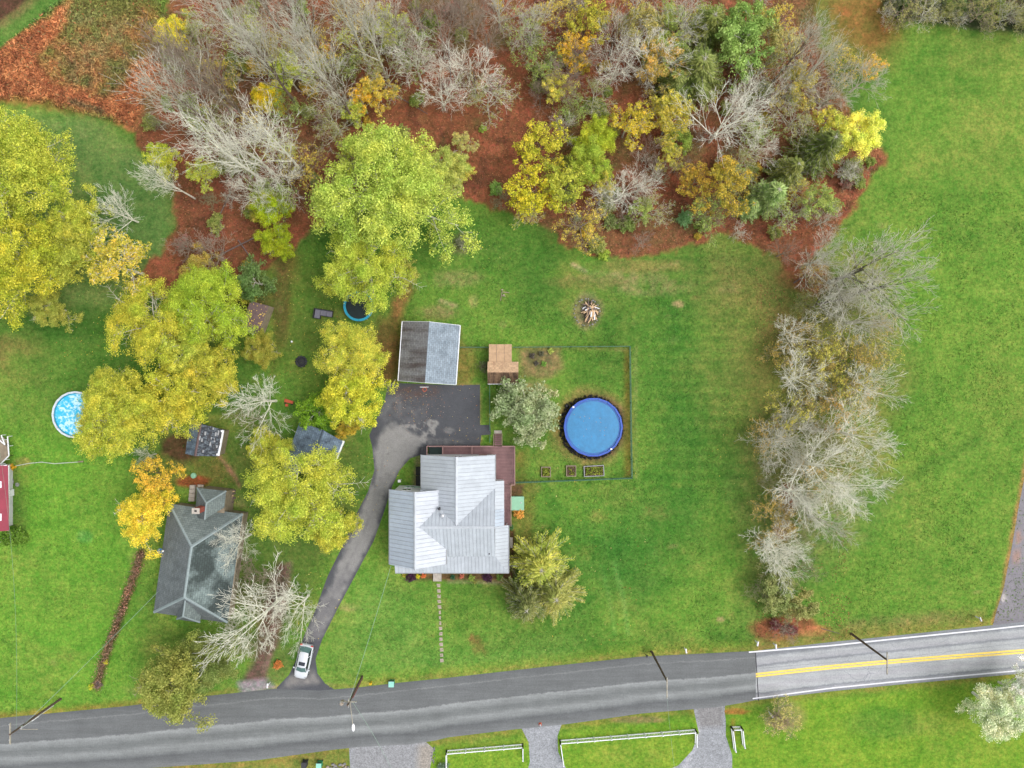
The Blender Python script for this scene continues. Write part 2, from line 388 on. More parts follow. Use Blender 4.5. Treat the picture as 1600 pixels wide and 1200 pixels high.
def sdist(x, y, poly):
    """signed distance, negative inside"""
    p = np.array(poly, float); n = len(p); d = np.full(x.shape, 1e9); ins = np.zeros(x.shape, bool)
    for i in range(n):
        x0, y0 = p[i]; x1, y1 = p[(i + 1) % n]; ex, ey = x1 - x0, y1 - y0
        t = np.clip(((x - x0) * ex + (y - y0) * ey) / (ex * ex + ey * ey + 1e-9), 0, 1)
        d = np.minimum(d, (x - x0 - t * ex) ** 2 + (y - y0 - t * ey) ** 2)
        c = ((y0 > y) != (y1 > y)); xx = ex * (y - y0) / (ey if abs(ey) > 1e-9 else 1e-9) + x0
        ins ^= c & (x < xx)
    d = np.sqrt(d); return np.where(ins, -d, d)
def ldist(x, y, pts):
    d = np.full(x.shape, 1e9)
    for (x0, y0), (x1, y1) in zip(pts, pts[1:]):
        ex, ey = x1 - x0, y1 - y0
        t = np.clip(((x - x0) * ex + (y - y0) * ey) / (ex * ex + ey * ey + 1e-9), 0, 1)
        d = np.minimum(d, (x - x0 - t * ex) ** 2 + (y - y0 - t * ey) ** 2)
    return np.sqrt(d)
KG = .745
class Paint:
    def __init__(s, x, y): s.x = x; s.y = y; s.c = np.zeros((len(x), 3)); s.sn = 1
    def _mix(s, idx, col, t):
        t = t[:, None]; s.c[idx] = s.c[idx] * (1 - t) + np.array(col[:3]) * t
    def _sel(s, pts, pad):
        p = np.array(pts); return np.nonzero((s.x > p[:, 0].min() - pad) & (s.x < p[:, 0].max() + pad) & (s.y > p[:, 1].min() - pad) & (s.y < p[:, 1].max() + pad))[0]
    def area(s, col, poly, feather=8, amp=20, op=1, wl_=40, tex=0, twl=18):
        s.sn += 5; i = s._sel(poly, feather + amp + 3); x, y = s.x[i], s.y[i]
        d = sdist(x, y, poly) + fbm(x, y, wl_, s.sn) * amp * 2
        t = np.clip(.5 - d / (2 * feather), 0, 1) * op
        if tex: t = t * np.clip(.5 + fbm(x, y, twl, s.sn + 3) * tex * 3, 0, 1)
        s._mix(i, col, t)
    def line(s, col, pts, width, feather=3, op=1, amp=0, tex=0, twl=12):
        s.sn += 5; i = s._sel(pts, width + feather + amp); x, y = s.x[i], s.y[i]
        d = ldist(x, y, pts) - width / 2 + fbm(x, y, 15, s.sn) * amp * 2
        t = np.clip(.5 - d / (2 * feather), 0, 1) * op
        if tex: t = t * np.clip(.5 + fbm(x, y, twl, s.sn + 3) * tex * 3, 0, 1)
        s._mix(i, col, t)
    def spot(s, col, cx, cy, rx, ry=None, op=1, feather=.5, amp=.35, tex=0, twl=14):
        ry = ry or rx; s.sn += 5; i = s._sel([(cx - rx * 1.8, cy - ry * 1.8), (cx + rx * 1.8, cy + ry * 1.8)], 0); x, y = s.x[i], s.y[i]
        d = np.sqrt(((x - cx) / rx) ** 2 + ((y - cy) / ry) ** 2) + fbm(x, y, max(rx, ry) * .8, s.sn) * amp * 2
        t = np.clip((1 - d) / feather + .5, 0, 1) * op
        if tex: t = t * np.clip(.5 + fbm(x, y, twl, s.sn + 3) * tex * 3, 0, 1)
        s._mix(i, col, t)
G = lambda r, g, b_: S(r + 2, g - 3, b_ + 7, KG) if g > r else S(r, g, b_, KG + .02)
MID, BRI, DRK, YEL = G(96, 142, 48), G(122, 166, 56), G(66, 114, 36), G(142, 156, 66)
OLV, TAN, RST, ORG = G(126, 126, 64), G(178, 160, 110), G(150, 96, 66), G(204, 134, 88)
DBR, DRY, GRV = G(88, 62, 48), G(150, 132, 88), G(150, 142, 134)
LAWN_TAN = G(146, 134, 78)
N_ROAD = [(-400, 1150), (0, 1122), (95, 1113), (200, 1103), (300, 1090), (430, 1076), (500, 1079), (560, 1074), (630, 1066), (700, 1059), (850, 1042), (1000, 1026), (1180, 1017), (1300, 1003), (1400, 993), (1550, 977), (1700, 960), (2000, 925)]
S_ROAD = [(-400, 1245), (0, 1215), (150, 1206), (250, 1199), (400, 1188), (545, 1168), (660, 1162), (700, 1152), (800, 1140), (890, 1131), (1000, 1115), (1130, 1104), (1180, 1094), (1300, 1080), (1400, 1070), (1600, 1052), (1700, 1042), (2000, 1008)]
FOREST = [(262, -500), (262, 0), (230, 90), (222, 150), (205, 195), (225, 235), (268, 262), (278, 300), (272, 360), (255, 400), (200, 440), (240, 470), (330, 420), (380, 440), (440, 400), (470, 370), (520, 330), (640, 260), (720, 300), (770, 325), (830, 345), (870, 365), (890, 385), (960, 402), (1030, 398), (1080, 380), (1130, 366), (1200, 395), (1235, 420), (1290, 380), (1335, 320), (1385, 245), (1330, 180), (1290, 110), (1275, 40), (1290, -500)]
def paint_ground(x, y):
    p = Paint(x, y); n = len(x)
    p.c[:] = MID[:3]
    a = np.clip(.5 + fbm(x, y, 210, 3) * 3.4, 0, 1)[:, None]; p.c = p.c * (1 - a * .75) + np.array(BRI[:3]) * a * .75
    a = np.clip(fbm(x, y, 95, 9, 5) * 4.2, 0, 1)[:, None]; p.c = p.c * (1 - a * .55) + np.array(DRK[:3]) * a * .55
    a = np.clip(fbm(x, y, 60, 21, 5) * 4 - .15, 0, 1)[:, None]; p.c = p.c * (1 - a * .5) + np.array(YEL[:3]) * a * .5
    # right hand field
    p.area(G(112, 156, 52), [(1345, 300), (1400, 100), (1400, 60), (1800, 120), (1700, 975), (1280, 985), (1290, 860), (1400, 780), (1440, 600), (1380, 450)], 40, 20, .8)
    for (cx, cy, rx, ry, o) in ((1480, 110, 70, 50, .7), (1530, 330, 60, 90, .5), (1400, 640, 40, 60, .5), (1560, 700, 60, 70, .5), (1450, 870, 100, 50, .4), (1380, 540, 50, 60, .5)): p.spot(DRK, cx, cy, rx, ry, o * .6, .9, .5, .7, 30)
    for (cx, cy, rx, ry, o) in ((1560, 200, 70, 60, .6), (1500, 250, 70, 40, .4), (1560, 90, 60, 30, .6), (1420, 260, 30, 60, .3), (1560, 620, 40, 80, .4), (1420, 780, 40, 60, .3)): p.spot(YEL, cx, cy, rx, ry, o, .9, .5, .5, 25)
    p.line(YEL, [(1488, 90), (1484, 130), (1492, 170)], 7, 5, .5)
    p.line(G(120, 160, 60), [(1340, 850), (1440, 760), (1540, 690), (1570, 675)], 12, 12, .35); p.line(DRK, [(1350, 775), (1420, 745), (1520, 690)], 10, 10, .5)
    # middle lawn: mowing bands and olive fade towards the tree row
    i = np.nonzero((x > 850) & (x < 1200) & (y > 400) & (y < 1020))[0]
    k = .5 + .5 * np.sin((y[i] - 4) * 2 * np.pi / 18 + fbm(x[i], y[i], 90, 5) * 2); f = np.clip((x[i] - 990) / 60, 0, 1) * np.clip((1190 - x[i]) / 30, 0, 1) * np.clip((830 - y[i]) / 80, 0, 1)
    p._mix(i, DRK, k * f * .45)
    p.area(G(60, 122, 38), [(990, 430), (1110, 430), (1130, 760), (1100, 900), (930, 960), (880, 860), (990, 760)], 60, 30, .85, tex=.35, twl=60)
    p.area(G(72, 134, 44), [(820, 760), (980, 760), (1000, 900), (900, 980), (840, 860)], 40, 20, .6, tex=.4)
    p.area(LAWN_TAN, [(1110, 375), (1200, 400), (1240, 450), (1230, 620), (1185, 700), (1130, 660), (1120, 500), (1080, 440)], 45, 22, .95, tex=.2, twl=50)
    p.area(G(128, 134, 70), [(1190, 640), (1220, 700), (1230, 900), (1190, 1000), (1160, 900), (1150, 720)], 28, 18, .8, tex=.3)
    p.area(G(140, 128, 74), [(1190, 390), (1380, 400), (1410, 560), (1390, 690), (1300, 790), (1195, 740)], 26, 22, .95, tex=.15)
    p.area(G(124, 120, 84), [(1180, 650), (1330, 650), (1400, 760), (1290, 900), (1200, 900)], 25, 18, .55, tex=.35)
    p.spot(RST, 1262, 432, 38, 30, .9, .6); p.spot(RST, 1232, 780, 16, 26, .8, .5, .35); p.spot(RST, 1222, 828, 17, 18, .8, .5); p.spot(RST, 1240, 510, 40, 26, .35, .8, .4, .4)
    p.spot(RST, 1225, 982, 52, 20, .95, .35, .3); p.spot(ORG, 1275, 985, 22, 9, .7, .5)
    # left lawn
    p.area(G(108, 168, 48), [(-200, 640), (190, 700), (200, 1060), (130, 1110), (-200, 1130)], 40, 20, .8)
    for (cx, cy, rx, ry, o) in ((40, 900, 70, 60, .45), (140, 800, 40, 60, .3), (60, 1040, 80, 40, .5), (140, 960, 40, 60, .25)): p.spot(YEL, cx, cy, rx, ry, o, .9, .5, .5, 25)
    p.line(DRK, [(72, 850), (70, 910), (73, 960)], 8, 5, .35); p.spot(G(80, 160, 70), 132, 838, 12, 10, .5)
    p.spot(G(128, 120, 66), 30, 560, 42, 40, .9, .7, .4, .5, 30); p.spot(G(84, 128, 44), 100, 560, 60, 80, .5)
    p.area(G(126, 156, 76), [(-100, 170), (150, 185), (270, 270), (270, 400), (180, 480), (60, 500), (-100, 450)], 14, 8, .7)
    p.area(G(100, 128, 66), [(40, 190), (160, 200), (230, 240), (190, 300), (100, 260)], 22, 12, .6, tex=.4, twl=25)
    p.area(G(84, 128, 56), [(150, 250), (262, 290), (262, 400), (200, 430), (130, 370)], 20, 10, .6)
    p.spot(DRK, 110, 500, 70, 35, .6)
    # yard between the houses
    p.area(G(104, 118, 44), [(440, 380), (640, 480), (620, 600), (480, 620), (420, 560), (430, 460)], 18, 10, .85, tex=.2)
    p.area(G(128, 104, 54), [(440, 385), (470, 400), (450, 500), (425, 590), (420, 480)], 9, 8, .75, tex=.35)
    p.area(G(92, 112, 46), [(340, 670), (500, 700), (590, 660), (560, 790), (470, 960), (440, 1000), (370, 940), (380, 780), (300, 740)], 16, 10, .9, tex=.15)
    p.area(G(126, 108, 58), [(295, 715), (350, 712), (372, 760), (300, 765)], 12, 9, .8, tex=.3)
    p.line(G(176, 138, 104), [(337, 706), (352, 724), (366, 742), (374, 758)], 5, 2.5, .9, 2); p.line(DBR, [(350, 722), (364, 742), (374, 756)], 3, 2, .4, 2)
    p.spot(G(150, 82, 52), 300, 752, 28, 9, .9); p.spot(DBR, 282, 700, 30, 26, .9, .5, .4)
    p.spot(DBR, 360, 470, 70, 46, .8, .6, .4); p.spot(DBR, 440, 470, 14, 70, .4)
    p.area(G(120, 84, 54), [(596, 500), (628, 500), (622, 600), (600, 600), (560, 560)], 8, 6, .8)
    p.area(RST, [(612, 470), (640, 440), (648, 452), (622, 505), (608, 500)], 5, 4, .9)
    # lawn right of the garage, bare patches
    p.area(BRI, [(640, 430), (760, 430), (900, 540), (880, 600), (720, 600), (720, 510), (630, 500)], 40, 20, .5)
    p.spot(G(158, 140, 96), 690, 488, 34, 11, .8, .7, .4, .5); p.line(G(196, 170, 130), [(688, 470), (712, 478)], 5, 3, .7); p.spot(TAN, 715, 435, 40, 12, .55, .8, .4, .6)
    p.spot(TAN, 740, 470, 8, 10, .3); p.spot(DRK, 735, 545, 14, 8, .4); p.spot(G(124, 134, 76), 722, 382, 20, 18, .8)
    p.area(DRK, [(660, 330), (760, 345), (860, 400), (900, 470), (800, 500), (720, 440), (650, 400)], 30, 15, .35, tex=.4)
    p.spot(TAN, 950, 432, 50, 9, .75, .8, .5, .7, 10); p.spot(TAN, 1010, 445, 60, 16, .6, .8, .5, .8, 10); p.line(G(200, 176, 136), [(895, 413), (915, 424)], 4, 3, .7); p.spot(TAN, 1060, 475, 9, 5, .9); p.line(TAN, [(1020, 423), (1060, 410)], 4, 3, .5)
    p.spot(DRK, 1000, 455, 70, 30, .45, .8, .4, .6, 20); p.spot(G(128, 116, 70), 922, 440, 60, 12, .4); p.spot(LAWN_TAN, 1000, 415, 70, 10, .6, .8)
    p.spot(G(140, 132, 92), 918, 486, 24, 26, .8, .4, .3); p.spot(G(72, 66, 58), 921, 487, 14, 19, .8, .5, .3)
    p.spot(G(150, 134, 78), 923, 668, 63, 62, .75, .25, .16); p.spot(G(92, 76, 58), 927, 668, 50, 50, .9, .2, .1)
    p.area(G(150, 128, 88), [(812, 545), (874, 545), (880, 575), (862, 590), (812, 590)], 6, 6, .8); p.area(G(90, 96, 62), [(822, 548), (866, 546), (866, 574), (826, 576)], 4, 5, .8, tex=.5, twl=8)
    p.spot(TAN, 835, 605, 26, 9, .6); p.area(G(128, 118, 62), [(718, 510), (722, 510), (735, 600), (712, 600)], 3, 2, .6)
    p.spot(G(132, 120, 60), 725, 570, 22, 30, .6); p.line(G(166, 138, 92), [(716, 604), (746, 604), (748, 650), (748, 690)], 7, 3, .8, 2)
    p.area(G(136, 124, 56), [(976, 548), (984, 548), (988, 745), (976, 745)], 4, 3, .7); p.line(G(150, 150, 92), [(993, 545), (994, 745)], 5, 3, .35)
    p.line(G(150, 140, 80), [(725, 545), (980, 545)], 4, 3, .4)
    # beside the house
    p.area(G(134, 104, 58), [(803, 702), (824, 702), (822, 750), (840, 760), (838, 790), (828, 850), (806, 890), (796, 890), (797, 752), (803, 748)], 5, 4, .85, tex=.15)
    p.area(G(110, 76, 62), [(799, 756), (818, 758), (816, 776), (798, 776)], 3, 3, .8); p.area(G(92, 58, 48), [(795, 826), (804, 830), (806, 900), (795, 905)], 3, 3, .9)
    p.line(G(110, 84, 58), [(645, 900), (794, 901)], 14, 2.5, .95, 1.5); p.line(G(170, 150, 122), [(700, 909), (794, 911)], 3, 2, .6, 1.5)
    p.spot(RST, 745, 1006, 12, 15, .9, .4, .5, .4, 8); p.line(RST, [(738, 995), (758, 1020)], 6, 3, .6, 3)
    p.area(G(128, 128, 88), [(650, 712), (657, 712), (652, 765), (645, 760)], 3, 2, .8)
    # front lawn
    p.area(G(108, 158, 62), [(560, 900), (650, 910), (680, 1000), (760, 1010), (900, 1010), (900, 1040), (640, 1062), (510, 1070), (500, 1040)], 30, 15, .6)
    for (cx, cy, rx, ry) in ((520, 1035, 18, 14), (745, 920, 30, 10), (640, 925, 40, 18), (720, 950, 14, 40), (610, 1010, 20, 30), (960, 1010, 50, 18)): p.spot(DRK, cx, cy, rx, ry, .35, .9, .4, .5)
    p.line(G(110, 168, 70), [(940, 885), (955, 950), (960, 990)], 4, 4, .5); p.line(G(118, 172, 76), [(960, 880), (975, 940), (981, 990)], 4, 4, .6); p.line(G(110, 168, 70), [(1040, 900), (1010, 840), (960, 820)], 4, 5, .2)
    p.spot(TAN, 1126, 968, 6, 4, .7)
    rw = random.Random(31)
    for k in range(260):
        cx, cy = rw.uniform(0, 1600), rw.uniform(330, 1200); r0 = rw.uniform(3, 13); p.spot(rw.choice((TAN, YEL, DRK, DRK, BRI, LAWN_TAN)), cx, cy, r0 * rw.uniform(.8, 2), r0 * rw.uniform(.5, 1.1), rw.uniform(.15, .5), .9, .6, .6, 8)
    # forest floor, clearing with dry grass, top left
    p.area(RST, FOREST, 4, 16, 1, wl_=22)
    i = np.nonzero(y < 450)[0]; d = sdist(x[i], y[i], FOREST) < 0
    a = np.clip(fbm(x[i], y[i], 26, 71, 5) * 5 - .1, 0, 1) * d; p._mix(i, G(108, 72, 52), a * .75)
    a = np.clip(fbm(x[i], y[i], 60, 81, 5) * 5 - .5, 0, 1) * d; p._mix(i, G(120, 122, 64), a * .8)
    a = np.clip(fbm(x[i], y[i], 30, 91, 4) * 5 - .6, 0, 1) * d; p._mix(i, G(178, 126, 84), a * .7)
    p.area(G(104, 100, 66), [(1130, 0), (1290, 0), (1330, 150), (1200, 320), (1100, 300)], 30, 20, .5, tex=.4)
    p.area(G(112, 106, 66), [(850, 350), (900, 330), (1090, 330), (1060, 385), (950, 395), (880, 378)], 12, 8, .65, tex=.4, twl=14)
    p.area(G(112, 118, 74), [(300, 20), (560, 20), (560, 200), (480, 330), (330, 260)], 30, 20, .45, tex=.6, twl=22)
    p.area(G(110, 70, 50), [(262, 260), (420, 280), (440, 420), (380, 440), (280, 430)], 12, 8, .8, tex=.2)
    p.area(OLV, [(100, -60), (262, -60), (240, 140), (170, 165), (60, 150), (20, 110), (60, 40)], 20, 12, .95); p.area(ORG, [(60, 60), (240, 20), (250, 170), (60, 160)], 14, 14, .7, tex=1.0, twl=26)
    p.area(G(146, 146, 98), [(110, 20), (210, 30), (205, 90), (130, 100)], 18, 14, .6, tex=.5, twl=16); p.area(G(96, 98, 62), [(100, 70), (220, 90), (200, 160), (100, 150)], 14, 12, .5, tex=.7, twl=14)
    p.area(ORG, [(-80, 90), (70, 30), (110, 5), (95, 55), (60, 90), (90, 130), (170, 155), (232, 95), (258, 100), (222, 150), (208, 200), (160, 180), (100, 165), (50, 158), (-80, 155)], 8, 13, .95, wl_=24)
    p.area(G(128, 68, 44), [(-80, 90), (70, 30), (95, 55), (60, 90), (90, 130), (170, 155), (240, 95), (222, 150), (208, 200), (160, 180), (-80, 155)], 10, 10, .75, tex=.8, twl=12)
    p.area(G(176, 116, 80), [(225, 100), (262, 60), (300, 80), (290, 200), (240, 190)], 14, 10, .7, tex=.4)
    p.area(G(94, 138, 52), [(-300, 110), (-80, 95), (0, 78), (50, 40), (98, 0), (130, -60), (75, -60), (58, 0), (25, 22), (0, 40), (-300, 60)], 3, 4, 1)
    p.area(G(92, 70, 52), [(-300, 50), (0, 33), (30, 16), (60, -10), (60, -300), (-300, -300)], 4, 5, 1); 
    p.line(G(120, 116, 70), [(-300, 45), (0, 38), (30, 20), (66, -14)], 12, 5, .8, 2)
    p.line(G(84, 100, 60), [(110, 160), (145, 168), (160, 175)], 8, 4, .7, 3)
    p.area(G(128, 122, 60), [(1265, -60), (1370, -60), (1400, 20), (1405, 70), (1390, 100), (1330, 110), (1290, 70)], 20, 12, .9); p.area(G(158, 96, 58), [(1300, 10), (1370, -30), (1404, 30), (1400, 64), (1360, 90), (1310, 50)], 12, 12, .8, tex=.35, twl=20)
    p.area(G(70, 84, 44), [(1380, -300), (2000, -300), (2000, 110), (1600, 55), (1500, 42), (1400, 30), (1380, 10)], 4, 4, 1, tex=0); p.area(G(84, 60, 44), [(1420, -100), (1900, -100), (1900, 70), (1600, 25), (1440, 20)], 8, 8, .8, tex=.5, twl=20)
    # verges
    nv = [(a_, b_ - 3) for a_, b_ in N_ROAD]; p.line(G(150, 164, 56), [(a_, b_ - 9) for a_, b_ in N_ROAD if a_ > 500], 14, 6, .6, 3, .2)
    p.line(G(176, 132, 82), nv, 6, 3.5, .65, 4, .15); p.line(G(178, 110, 62), [q for q in nv if q[0] <= 300], 9, 5, .6, 4, .15)
    p.line(G(150, 128, 78), [(1190, 1008), (1300, 992), (1400, 978), (1530, 962)], 24, 8, .8, 6, .2); p.line(DRY, [(1330, 975), (1400, 968), (1500, 965)], 12, 8, .6, 6, .3)
    p.line(G(170, 125, 75), [(a_, b_ + 4) for a_, b_ in S_ROAD], 9, 4, .9, 4, .1)
    p.area(G(124, 168, 44), [(660, 1165), (830, 1145), (1090, 1115), (1140, 1110), (1300, 1085), (1700, 1050), (1700, 1400), (600, 1400)], 12, 6, .85)
    for (cx, cy, rx, ry, o) in ((1450, 1130, 90, 20, .5), (1500, 1170, 60, 25, .4), (760, 1158, 60, 8, .4), (990, 1180, 60, 20, .4)): p.spot(YEL, cx, cy, rx, ry, o, .9, .5, .5, 20)
    p.spot(G(64, 130, 40), 1380, 1130, 60, 25, .4); p.spot(DRY, 1000, 1125, 40, 5, .8); p.spot(G(178, 116, 64), 1150, 1112, 24, 4, .8); p.spot(G(156, 146, 92), 1225, 1120, 30, 22, .6)
    p.line(G(170, 110, 60), [(1145, 1125), (1146, 1155)], 4, 3, .6, 2); p.area(G(150, 130, 70), [(250, 1200), (400, 1190), (545, 1178), (550, 1230), (250, 1230)], 6, 4, .9, tex=.2)
    # neighbour's dirt drive
    p.area(G(112, 92, 78), [(436, 880), (452, 882), (448, 940), (436, 1000), (420, 1052), (418, 1074), (380, 1082), (372, 1070), (396, 1030), (404, 980), (420, 920)], 5, 5, 1)
    p.line(G(150, 132, 112), [(452, 880), (446, 940), (430, 990), (412, 1050)], 7, 4, .8, 4, .25); p.area(G(160, 156, 156), [(372, 1066), (420, 1060), (430, 1074), (380, 1090)], 4, 3, .9)
    p.area(G(104, 134, 56), [(430, 1015), (462, 1005), (455, 1045), (438, 1070), (418, 1066)], 4, 3, .9); p.area(G(112, 96, 66), [(340, 890), (440, 890), (440, 980), (390, 1040), (350, 960)], 14, 10, .6, tex=.3)
    p.line(DBR, [(222, 860), (214, 890), (200, 930), (178, 990), (164, 1030), (152, 1072)], 11, 4, .95, 3); p.area(G(96, 84, 60), [(0, 700), (20, 720), (40, 760), (40, 830), (10, 830)], 8, 6, .8, tex=.2)
    p.spot(G(160, 146, 84), 35, 722, 12, 8, .6)
    # ring road verge of the side road
    p.line(G(172, 130, 84), [(1552, 972), (1566, 930), (1580, 850), (1600, 740), (1640, 560)], 7, 3, .8, 2)
    return p.c

def colour_attr(me, fn):
    co = np.empty(len(me.vertices) * 3, np.float32); me.vertices.foreach_get('co', co); co = co.reshape(-1, 3)
    c = fn(800 + 12 * co[:, 0].astype(float), 600 - 12 * co[:, 1].astype(float))
    ca = me.color_attributes.new('Col', 'FLOAT_COLOR', 'POINT')
    ca.data.foreach_set('color', np.concatenate([c, np.ones((len(c), 1))], 1).astype(np.float32).ravel())

# the ground: fine grid under the picture, growing outwards to the horizon
def axis(a, step, outer):
    v = list(np.arange(-a, a + step * .5, step)); s_ = step; q = v[-1]; e = []
    while q < outer: s_ *= 1.6; q += s_; e.append(q)
    return np.array([-t for t in e[::-1]] + v + e)
gx = axis(75, .27, 2500); gy = axis(58, .27, 2500)
XX, YY = np.meshgrid(gx, gy); nx, ny = len(gx), len(gy)
ZZ = np.zeros_like(XX)
idx = np.arange(nx * ny).reshape(ny, nx)
F = np.stack([idx[:-1, :-1], idx[:-1, 1:], idx[1:, 1:], idx[1:, :-1]], -1).reshape(-1, 4)
me = np_mesh('ground', np.stack([XX, YY, ZZ], -1).reshape(-1, 3), F, 'ground')
colour_attr(me, paint_ground); tag(link('ground', me), kind='structure')

# flat sheets cut into small cells so they can carry painted wear
import bmesh
def sheet(name, poly_px, z, mat, fn=None, cell=.4, kind='structure', smooth_n=0):
    pts = [(X(a), Y(b_)) for a, b_ in poly_px]
    if smooth_n:
        q = []
        for i in range(len(pts)):
            p0, p1, p2, p3 = (np.array(pts[(i + k) % len(pts)]) for k in (-1, 0, 1, 2))
            for k in range(smooth_n):
                t = k / smooth_n; q.append(tuple(.5 * ((2 * p1) + (-p0 + p2) * t + (2 * p0 - 5 * p1 + 4 * p2 - p3) * t * t + (-p0 + 3 * p1 - 3 * p2 + p3) * t ** 3)))
        pts = [(a + rng.uniform(-.05, .05), b_ + rng.uniform(-.05, .05)) for a, b_ in q]
    bm = bmesh.new(); vs = [bm.verts.new((a, b_, z)) for a, b_ in pts]; f = bm.faces.new(vs); bm.normal_update()
    if f.normal.z < 0: f.normal_flip()
    x0, x1 = min(p[0] for p in pts), max(p[0] for p in pts); y0, y1 = min(p[1] for p in pts), max(p[1] for p in pts)
    for ax, lo, hi in ((0, x0, x1), (1, y0, y1)):
        t = lo + cell
        while t < hi:
            co = [0, 0, 0]; no = [0, 0, 0]; co[ax] = t; no[ax] = 1
            bmesh.ops.bisect_plane(bm, geom=bm.verts[:] + bm.edges[:] + bm.faces[:], plane_co=co, plane_no=no); t += cell
    me = bpy.data.meshes.new(name); bm.to_mesh(me); bm.free(); me.materials.append(MATS[mat])
    if fn: colour_attr(me, fn)
    o = link(name, me)
    if kind: o['kind'] = kind
    return o
def road_strip(name, npts, spts, z, mat, kind='structure', parent=None, uv=True, ext=0):
    xs = sorted(set([p[0] for p in npts] + list(range(int(npts[0][0]), int(npts[-1][0]), 40))))
    f = lambda pts, x: float(np.interp(x, [p[0] for p in pts], [p[1] for p in pts]))
    v = []; uvs = []
    for x in xs:
        a, b_ = f(npts, x), f(spts, x)
        for k in range(5): v.append((X(x), Y(a + (b_ - a) * k / 4), z)); uvs.append((x / 12, k / 4))
    fs = [(i * 5 + k, i * 5 + k + 1, i * 5 + k + 6, i * 5 + k + 5) for i in range(len(xs) - 1) for k in range(4)]
    me = bpy.data.meshes.new(name); me.from_pydata(v, [], fs); me.materials.append(MATS[mat])
    ul = me.uv_layers.new(name='UVMap')
    for l in me.loops: ul.data[l.index].uv = uvs[l.vertex_index]
    o = link(name, me, parent)
    if kind: o['kind'] = kind
    return o
def cutp(pts, x0, x1):
    f = lambda x: float(np.interp(x, [p[0] for p in pts], [p[1] for p in pts]))
    return [(x0, f(x0))] + [p for p in pts if x0 < p[0] < x1] + [(x1, f(x1))]
road_strip('main_road', cutp(N_ROAD, -400, 1181), cutp(S_ROAD, -400, 1181), .012, 'new_asphalt')
road_strip('main_road_old_section', cutp(N_ROAD, 1181, 2000), cutp(S_ROAD, 1181, 2000), .012, 'old_asphalt')
sheet('pavement_joint', [(1179.5, 1017), (1181, 1017), (1186, 1095), (1184.5, 1095)], .018, 'charcoal')
def line_strip(name, pts, w, z, mat):
    road_strip(name, [(a, b_ - w / 2) for a, b_ in pts], [(a, b_ + w / 2) for a, b_ in pts], z, mat)
nl = lambda off, x0, x1: [(a, b_ + off) for a, b_ in cutp(N_ROAD, x0, x1)]
line_strip('edge_line', [(1170, 1019), (1300, 1008.5), (1400, 998), (1550, 983), (1700, 966), (2000, 931)], 2.2, .020, 'white_paint')
line_strip('edge_line', [(1176, 1091.5), (1300, 1075), (1400, 1065), (1600, 1047), (1700, 1037), (2000, 1003)], 1.9, .020, 'white_paint')
YC = [(1181, 1055), (1300, 1042), (1400, 1033), (1600, 1017.5), (1700, 1008), (2000, 972)]
line_strip('centre_line', [(a, b_ - 2.0) for a, b_ in YC], 2.9, .020, 'yellow_paint'); line_strip('centre_line', [(a, b_ + 2.0) for a, b_ in YC], 2.9, .020, 'yellow_paint')
def paint_drive(x, y):
    p = Paint(x, y); p.c[:] = S(90, 92, 98, .64)[:3]
    LG = S(156, 154, 152, .72)
    p.area(LG, [(583, 705), (600, 660), (640, 672), (662, 685), (655, 705), (640, 720), (610, 760), (590, 830), (560, 890), (500, 1000), (480, 1000), (560, 810)], 5, 9, .9, tex=0, wl_=14)
    for q in range(40): p.spot(rng.choice((LG, S(70, 72, 78, .6), S(120, 118, 118, .66))), rng.uniform(500, 750), rng.uniform(604, 1040), rng.uniform(1, 6), rng.uniform(1, 5), .5, .4, .8, .8, 4)
    p.spot(LG, 655, 678, 34, 18, .95, .15, .9, 1.6, 6); p.spot(LG, 700, 672, 8, 4, .7, .5, .8, .5, 6); p.spot(LG, 690, 690, 26, 6, .5, .5, .8, .6, 6)
    p.line(S(84, 84, 92, .62), [(579, 662), (580, 700), (587, 735), (574, 772), (556, 806), (532, 862), (512, 902), (492, 957), (476, 996), (466, 1026)], 5, 2, .9, 3, .6, 9); p.line(S(80, 80, 88, .62), [(655, 712), (640, 720), (624, 738), (612, 765), (600, 803), (584, 848), (560, 893), (528, 953), (504, 1000)], 8, 2, .9, 3, .5, 9)
    p.area(S(92, 90, 98, .66), [(530, 890), (560, 890), (520, 990), (490, 1040), (470, 1000)], 8, 8, .75, tex=.4, twl=10)
    p.line(S(80, 80, 88, .62), [(578, 700), (586, 740), (560, 800), (520, 890), (505, 930)], 4, 2.5, .7, 3, .5); p.line(S(80, 80, 88, .62), [(640, 718), (615, 760), (595, 820), (560, 890), (520, 970)], 6, 3, .8, 3, .3)
    p.line(S(84, 84, 92, .62), [(600, 700), (590, 780), (550, 870), (510, 950)], 2, 2, .5, 3, .6)
    p.area(S(170, 164, 158, .74), [(452, 1058), (470, 1040), (492, 1050), (498, 1066), (440, 1076)], 4, 4, .8, tex=.4, twl=8)
    p.spot(S(112, 78, 62, .7), 650, 612, 36, 10, .5, .6, .6, .8, 8); p.spot(S(70, 70, 78, .6), 585, 680, 8, 18, .5); p.spot(S(150, 148, 150, .7), 620, 640, 34, 22, .35, .8, .5, .8, 8)
    return p.c
